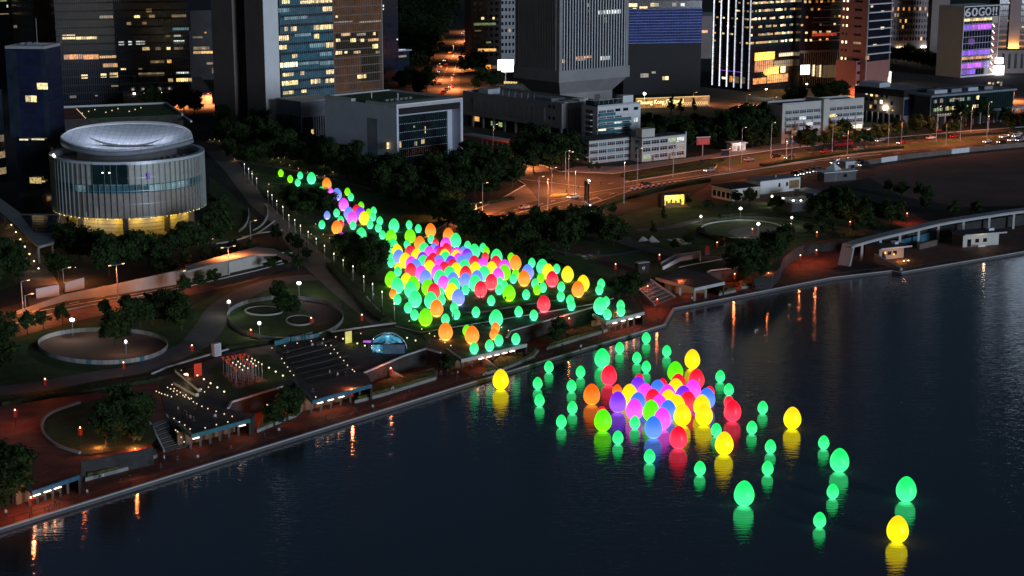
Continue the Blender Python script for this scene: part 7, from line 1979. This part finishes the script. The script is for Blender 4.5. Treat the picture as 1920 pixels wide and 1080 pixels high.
# ------------------------------------------------------------------ people
def person_mesh(name, pose, shirt, trousers):
    bm_v = {'pel': (0, 0, .95), 'chest': (0, 0, 1.28), 'neck': (0, .01, 1.48), 'head': (0, .02, 1.60), 'top': (0, .02, 1.72)}
    st_ = .22 if pose == 'walk' else .04
    for s, sd_ in ((1, 'r'), (-1, 'l')):
        bm_v['hip' + sd_] = (s * .10, 0, .90); bm_v['knee' + sd_] = (s * .11, st_ * s * .7 + .03, .50); bm_v['ank' + sd_] = (s * .11, st_ * s, .08); bm_v['toe' + sd_] = (s * .12, st_ * s + .14, .04)
        bm_v['sho' + sd_] = (s * .19, 0, 1.42); bm_v['elb' + sd_] = (s * .25, -st_ * s * .4 - .02, 1.14); bm_v['wri' + sd_] = (s * .24, -st_ * s * .8 + .08, .90); bm_v['fin' + sd_] = (s * .24, -st_ * s * .8 + .11, .78)
    ed = [('pel', 'chest'), ('chest', 'neck'), ('neck', 'head'), ('head', 'top')]
    for q in 'rl': ed += [('pel', 'hip' + q), ('hip' + q, 'knee' + q), ('knee' + q, 'ank' + q), ('ank' + q, 'toe' + q), ('chest', 'sho' + q), ('sho' + q, 'elb' + q), ('elb' + q, 'wri' + q), ('wri' + q, 'fin' + q)]
    R_ = {'pel': (.16, .11), 'chest': (.18, .12), 'neck': (.06, .06), 'head': (.085, .10), 'top': (.06, .07), 'hip': (.09, .09), 'kne': (.06, .06), 'ank': (.045, .045), 'toe': (.035, .035), 'sho': (.065, .065), 'elb': (.045, .045), 'wri': (.032, .032), 'fin': (.035, .02)}
    ks_ = list(bm_v); me = bpy.data.meshes.new(name); me.from_pydata([bm_v[q] for q in ks_], [(ks_.index(a), ks_.index(b)) for a, b in ed], [])
    ob = link(bpy.data.objects.new('person_cage', me)); ob.modifiers.new('skin', 'SKIN'); ob.modifiers.new('sub', 'SUBSURF').levels = 1
    for i, q in enumerate(ks_):
        sv = me.skin_vertices[0].data[i]; sv.radius = R_.get(q, R_.get(q[:3], (.05, .05))); sv.use_root = (q == 'pel')
    dg = bpy.context.evaluated_depsgraph_get(); ev = ob.evaluated_get(dg); m2 = bpy.data.meshes.new_from_object(ev)
    bpy.data.objects.remove(ob)
    for m_ in ('skin_tone', 'hair', shirt, trousers): m2.materials.append(MATS[m_])
    for p in m2.polygons:
        c = p.center; p.use_smooth = True
        p.material_index = (1 if c.z > 1.64 or (c.z > 1.54 and c.y < .0) else 0) if c.z > 1.47 else (3 if c.z < .93 and abs(c.x) < .19 else (2 if c.z > .98 else 0))
    return m2
M('skin_tone', (.45, .30, .22), .6, .1, 2); M('hair', (.015, .012, .01), .6, .1, 2); M('shirt_white', (.65, .65, .66), .8, .1, 2); M('shirt_dark', (.03, .03, .04), .8, .2, 2); M('shirt_red', (.3, .04, .04), .8, .2, 2); M('trousers_dark', (.02, .022, .03), .8, .2, 2)
PM = {(p, s): person_mesh('person_' + p + s, p, 'shirt_' + s, 'trousers_dark') for p in ('walk', 'stand') for s in ('white', 'dark', 'red')}
WHO = {'white': 'white shirt', 'dark': 'dark clothes', 'red': 'dark red shirt'}
def person(px, py, z, s, where):
    pose = random.choice(('walk', 'stand'))
    o = link(bpy.data.objects.new('person', PM[(pose, s)])); o.location = gp(px, py, z + .005); o.rotation_euler = (0, 0, random.uniform(0, 6.28))
    tag(o, '%s person in %s, {o} %s' % ('walking' if pose == 'walk' else 'standing', WHO[s], where), 'person', 'people ' + where)
cyc = ['dark', 'white', 'dark', 'dark', 'white', 'red']
for i, (x, y) in enumerate([(288, 700), (345, 735), (385, 770), (430, 690), (420, 790), (602, 765), (395, 775), (360, 745)]): person(270 + x / 4.5, 620 + y / 4.5, .06, 'white' if i in (0, 2, 5, 6) else 'dark', 'on the lantern deck')
for i, (x, y) in enumerate([(675, 735), (697, 730), (820, 765), (1200, 612), (1110, 605), (330, 945), (375, 910), (42, 975), (1190, 560)]): person(x / 3.6, 700 + y / 3.6, Z_PROM, cyc[i % 6], 'on the left promenade')
for i, (x, y) in enumerate([(1410, 825), (1595, 845), (1170, 915), (1425, 820)]): person(500 + x / 6, 600 + y / 6, Z_PROM, cyc[(i + 1) % 6], 'on the promenade below the dome')
for i, (x, y) in enumerate([(710, 640), (800, 665), (890, 665), (520, 850), (515, 330), (575, 325), (600, 322), (625, 318), (430, 240), (235, 410)]): person(500 + x / 6, 600 + y / 6, .06, 'white' if i == 0 else cyc[i % 6], 'around the stepped square')
for i, (x, y) in enumerate([(845, 145), (433, 600), (1125, 160), (268, 660)]): person(760 + x / 6, 540 + y / 6, .07, 'dark', 'beside the eggs')
for i, (x, y) in enumerate([(525, 1010), (590, 1000), (400, 1010)]): person(760 + x / 6, 540 + y / 6, Z_PROM, cyc[i], 'on the promenade under the egg terrace')
for i, (x, y) in enumerate([(475, 745), (1630, 425)]): person(980 + x / 6.4, 540 + y / 6.4, Z_PROM, 'dark', 'on the promenade near the shore bend')
for i, (x, y) in enumerate([(705, 760), (1590, 575), (1462, 635)]): person(1180 + x / 6, 440 + y / 6, Z_PROM, cyc[i + 1], 'on the right promenade')
for i, (x, y) in enumerate([(672, 755), (760, 885), (875, 915), (375, 380), (350, 330)]): person(380 + x / 4.5, 260 + y / 4.5, .07, 'dark', 'on the main park path')
for i, (x, y) in enumerate([(890, 420), (1145, 465), (1265, 425), (1560, 660), (1505, 385), (1825, 385)]): person(860 + x / 5.647, 280 + y / 5.647, .08, 'dark', 'at the junction')

rp_ = random.Random(41)
for i in range(18):
    t_ = (i + rp_.uniform(.1, .9)) / 18
    person(90 + 1080 * t_, 950 - 322 * t_ + rp_.uniform(-7, 6), Z_PROM, cyc[i % 6], 'strolling along the promenade')
for i, (x, y) in enumerate([(770, 610), (850, 600), (905, 622), (1010, 590), (940, 640), (1060, 575), (1130, 560), (700, 560), (660, 530), (620, 505)]): person(x, y, .08, cyc[i % 6], 'looking at the eggs')
# ------------------------------------------------------------------ projected light painted as coloured floor tiles, a path picture, odd pieces
rr = random.Random(12)
for nm, q, cols in (('floor_picture', [(1248, 449), (1272, 447), (1300, 458), (1272, 461)], 'yellow blue and green floor projection painted as tiles in the right park'), ('floor_picture', [(1076, 477), (1098, 474), (1122, 485), (1100, 488)], 'dim green and red floor projection painted as tiles behind the egg crowd'), ('floor_picture', [(676, 558), (688, 555), (716, 592), (700, 598)], 'patterned floor picture on the main path')):
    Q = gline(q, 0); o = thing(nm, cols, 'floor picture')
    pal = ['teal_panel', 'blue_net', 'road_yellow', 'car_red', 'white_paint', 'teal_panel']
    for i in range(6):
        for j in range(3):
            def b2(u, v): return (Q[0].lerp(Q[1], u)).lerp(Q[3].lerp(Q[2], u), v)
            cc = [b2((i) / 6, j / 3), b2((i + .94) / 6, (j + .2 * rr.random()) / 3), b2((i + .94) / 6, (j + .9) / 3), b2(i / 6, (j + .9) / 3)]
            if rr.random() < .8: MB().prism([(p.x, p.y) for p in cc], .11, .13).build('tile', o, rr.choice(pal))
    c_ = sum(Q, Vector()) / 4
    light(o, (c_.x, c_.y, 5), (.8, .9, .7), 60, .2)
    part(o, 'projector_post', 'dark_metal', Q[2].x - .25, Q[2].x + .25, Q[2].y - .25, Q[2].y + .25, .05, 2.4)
for x, y, lb in ((1326, 478, 'red display board beside the right park path'), (1355, 462, 'red and blue toy like sculpture on the right lawn')):
    t = thing('display_board', lb, 'display', gp(x, y), .5); part(t, 'board', 'red_paint', -.8, .8, 0, .3, .1, 2.6); part(t, 'foot', 'blue_panel', -.9, .9, -.2, .5, .02, .3)
r = thing('white_sculpture', 'white folded sculpture lying on the path in the right park', 'sculpture', gp(1215, 454))
mb = MB(); mb.face([(-3, 0, .1), (-1.5, 1, 1.6), (-1, -.4, .4)]); mb.face([(-1, -.4, .4), (-1.5, 1, 1.6), (.2, .6, .5)]); mb.face([(.2, .6, .5), (1.2, .2, 2.0), (3.6, -.6, .1)]); mb.face([(.2, .6, .5), (3.6, -.6, .1), (.8, -.9, .1)])
o = mb.build('folded_sheets', r, 'white_paint'); so = o.modifiers.new('thick', 'SOLIDIFY'); so.thickness = .08

# ------------------------------------------------------------------ labels: count look-alikes from the left of the picture
ONES = 'zeroth first second third fourth fifth sixth seventh eighth ninth tenth eleventh twelfth thirteenth fourteenth fifteenth sixteenth seventeenth eighteenth nineteenth'.split()
TENS = {20: 'twent', 30: 'thirt', 40: 'fort', 50: 'fift', 60: 'sixt', 70: 'sevent', 80: 'eight', 90: 'ninet'}
def ordinal(n):
    if n < 20: return ONES[n]
    t, u = n // 10 * 10, n % 10
    return TENS[t] + ('ieth' if u == 0 else 'y-' + ONES[u])
fam = {}
for o in REG: fam.setdefault(o['label'], []).append(o)
for lab, os_ in fam.items():
    os_.sort(key=lambda o: proj(o.location)[0])
    for i, o in enumerate(os_):
        o['label'] = lab.replace('{o}', 'the only one' if len(os_) == 1 else (ordinal(i + 1) + ' from left'))
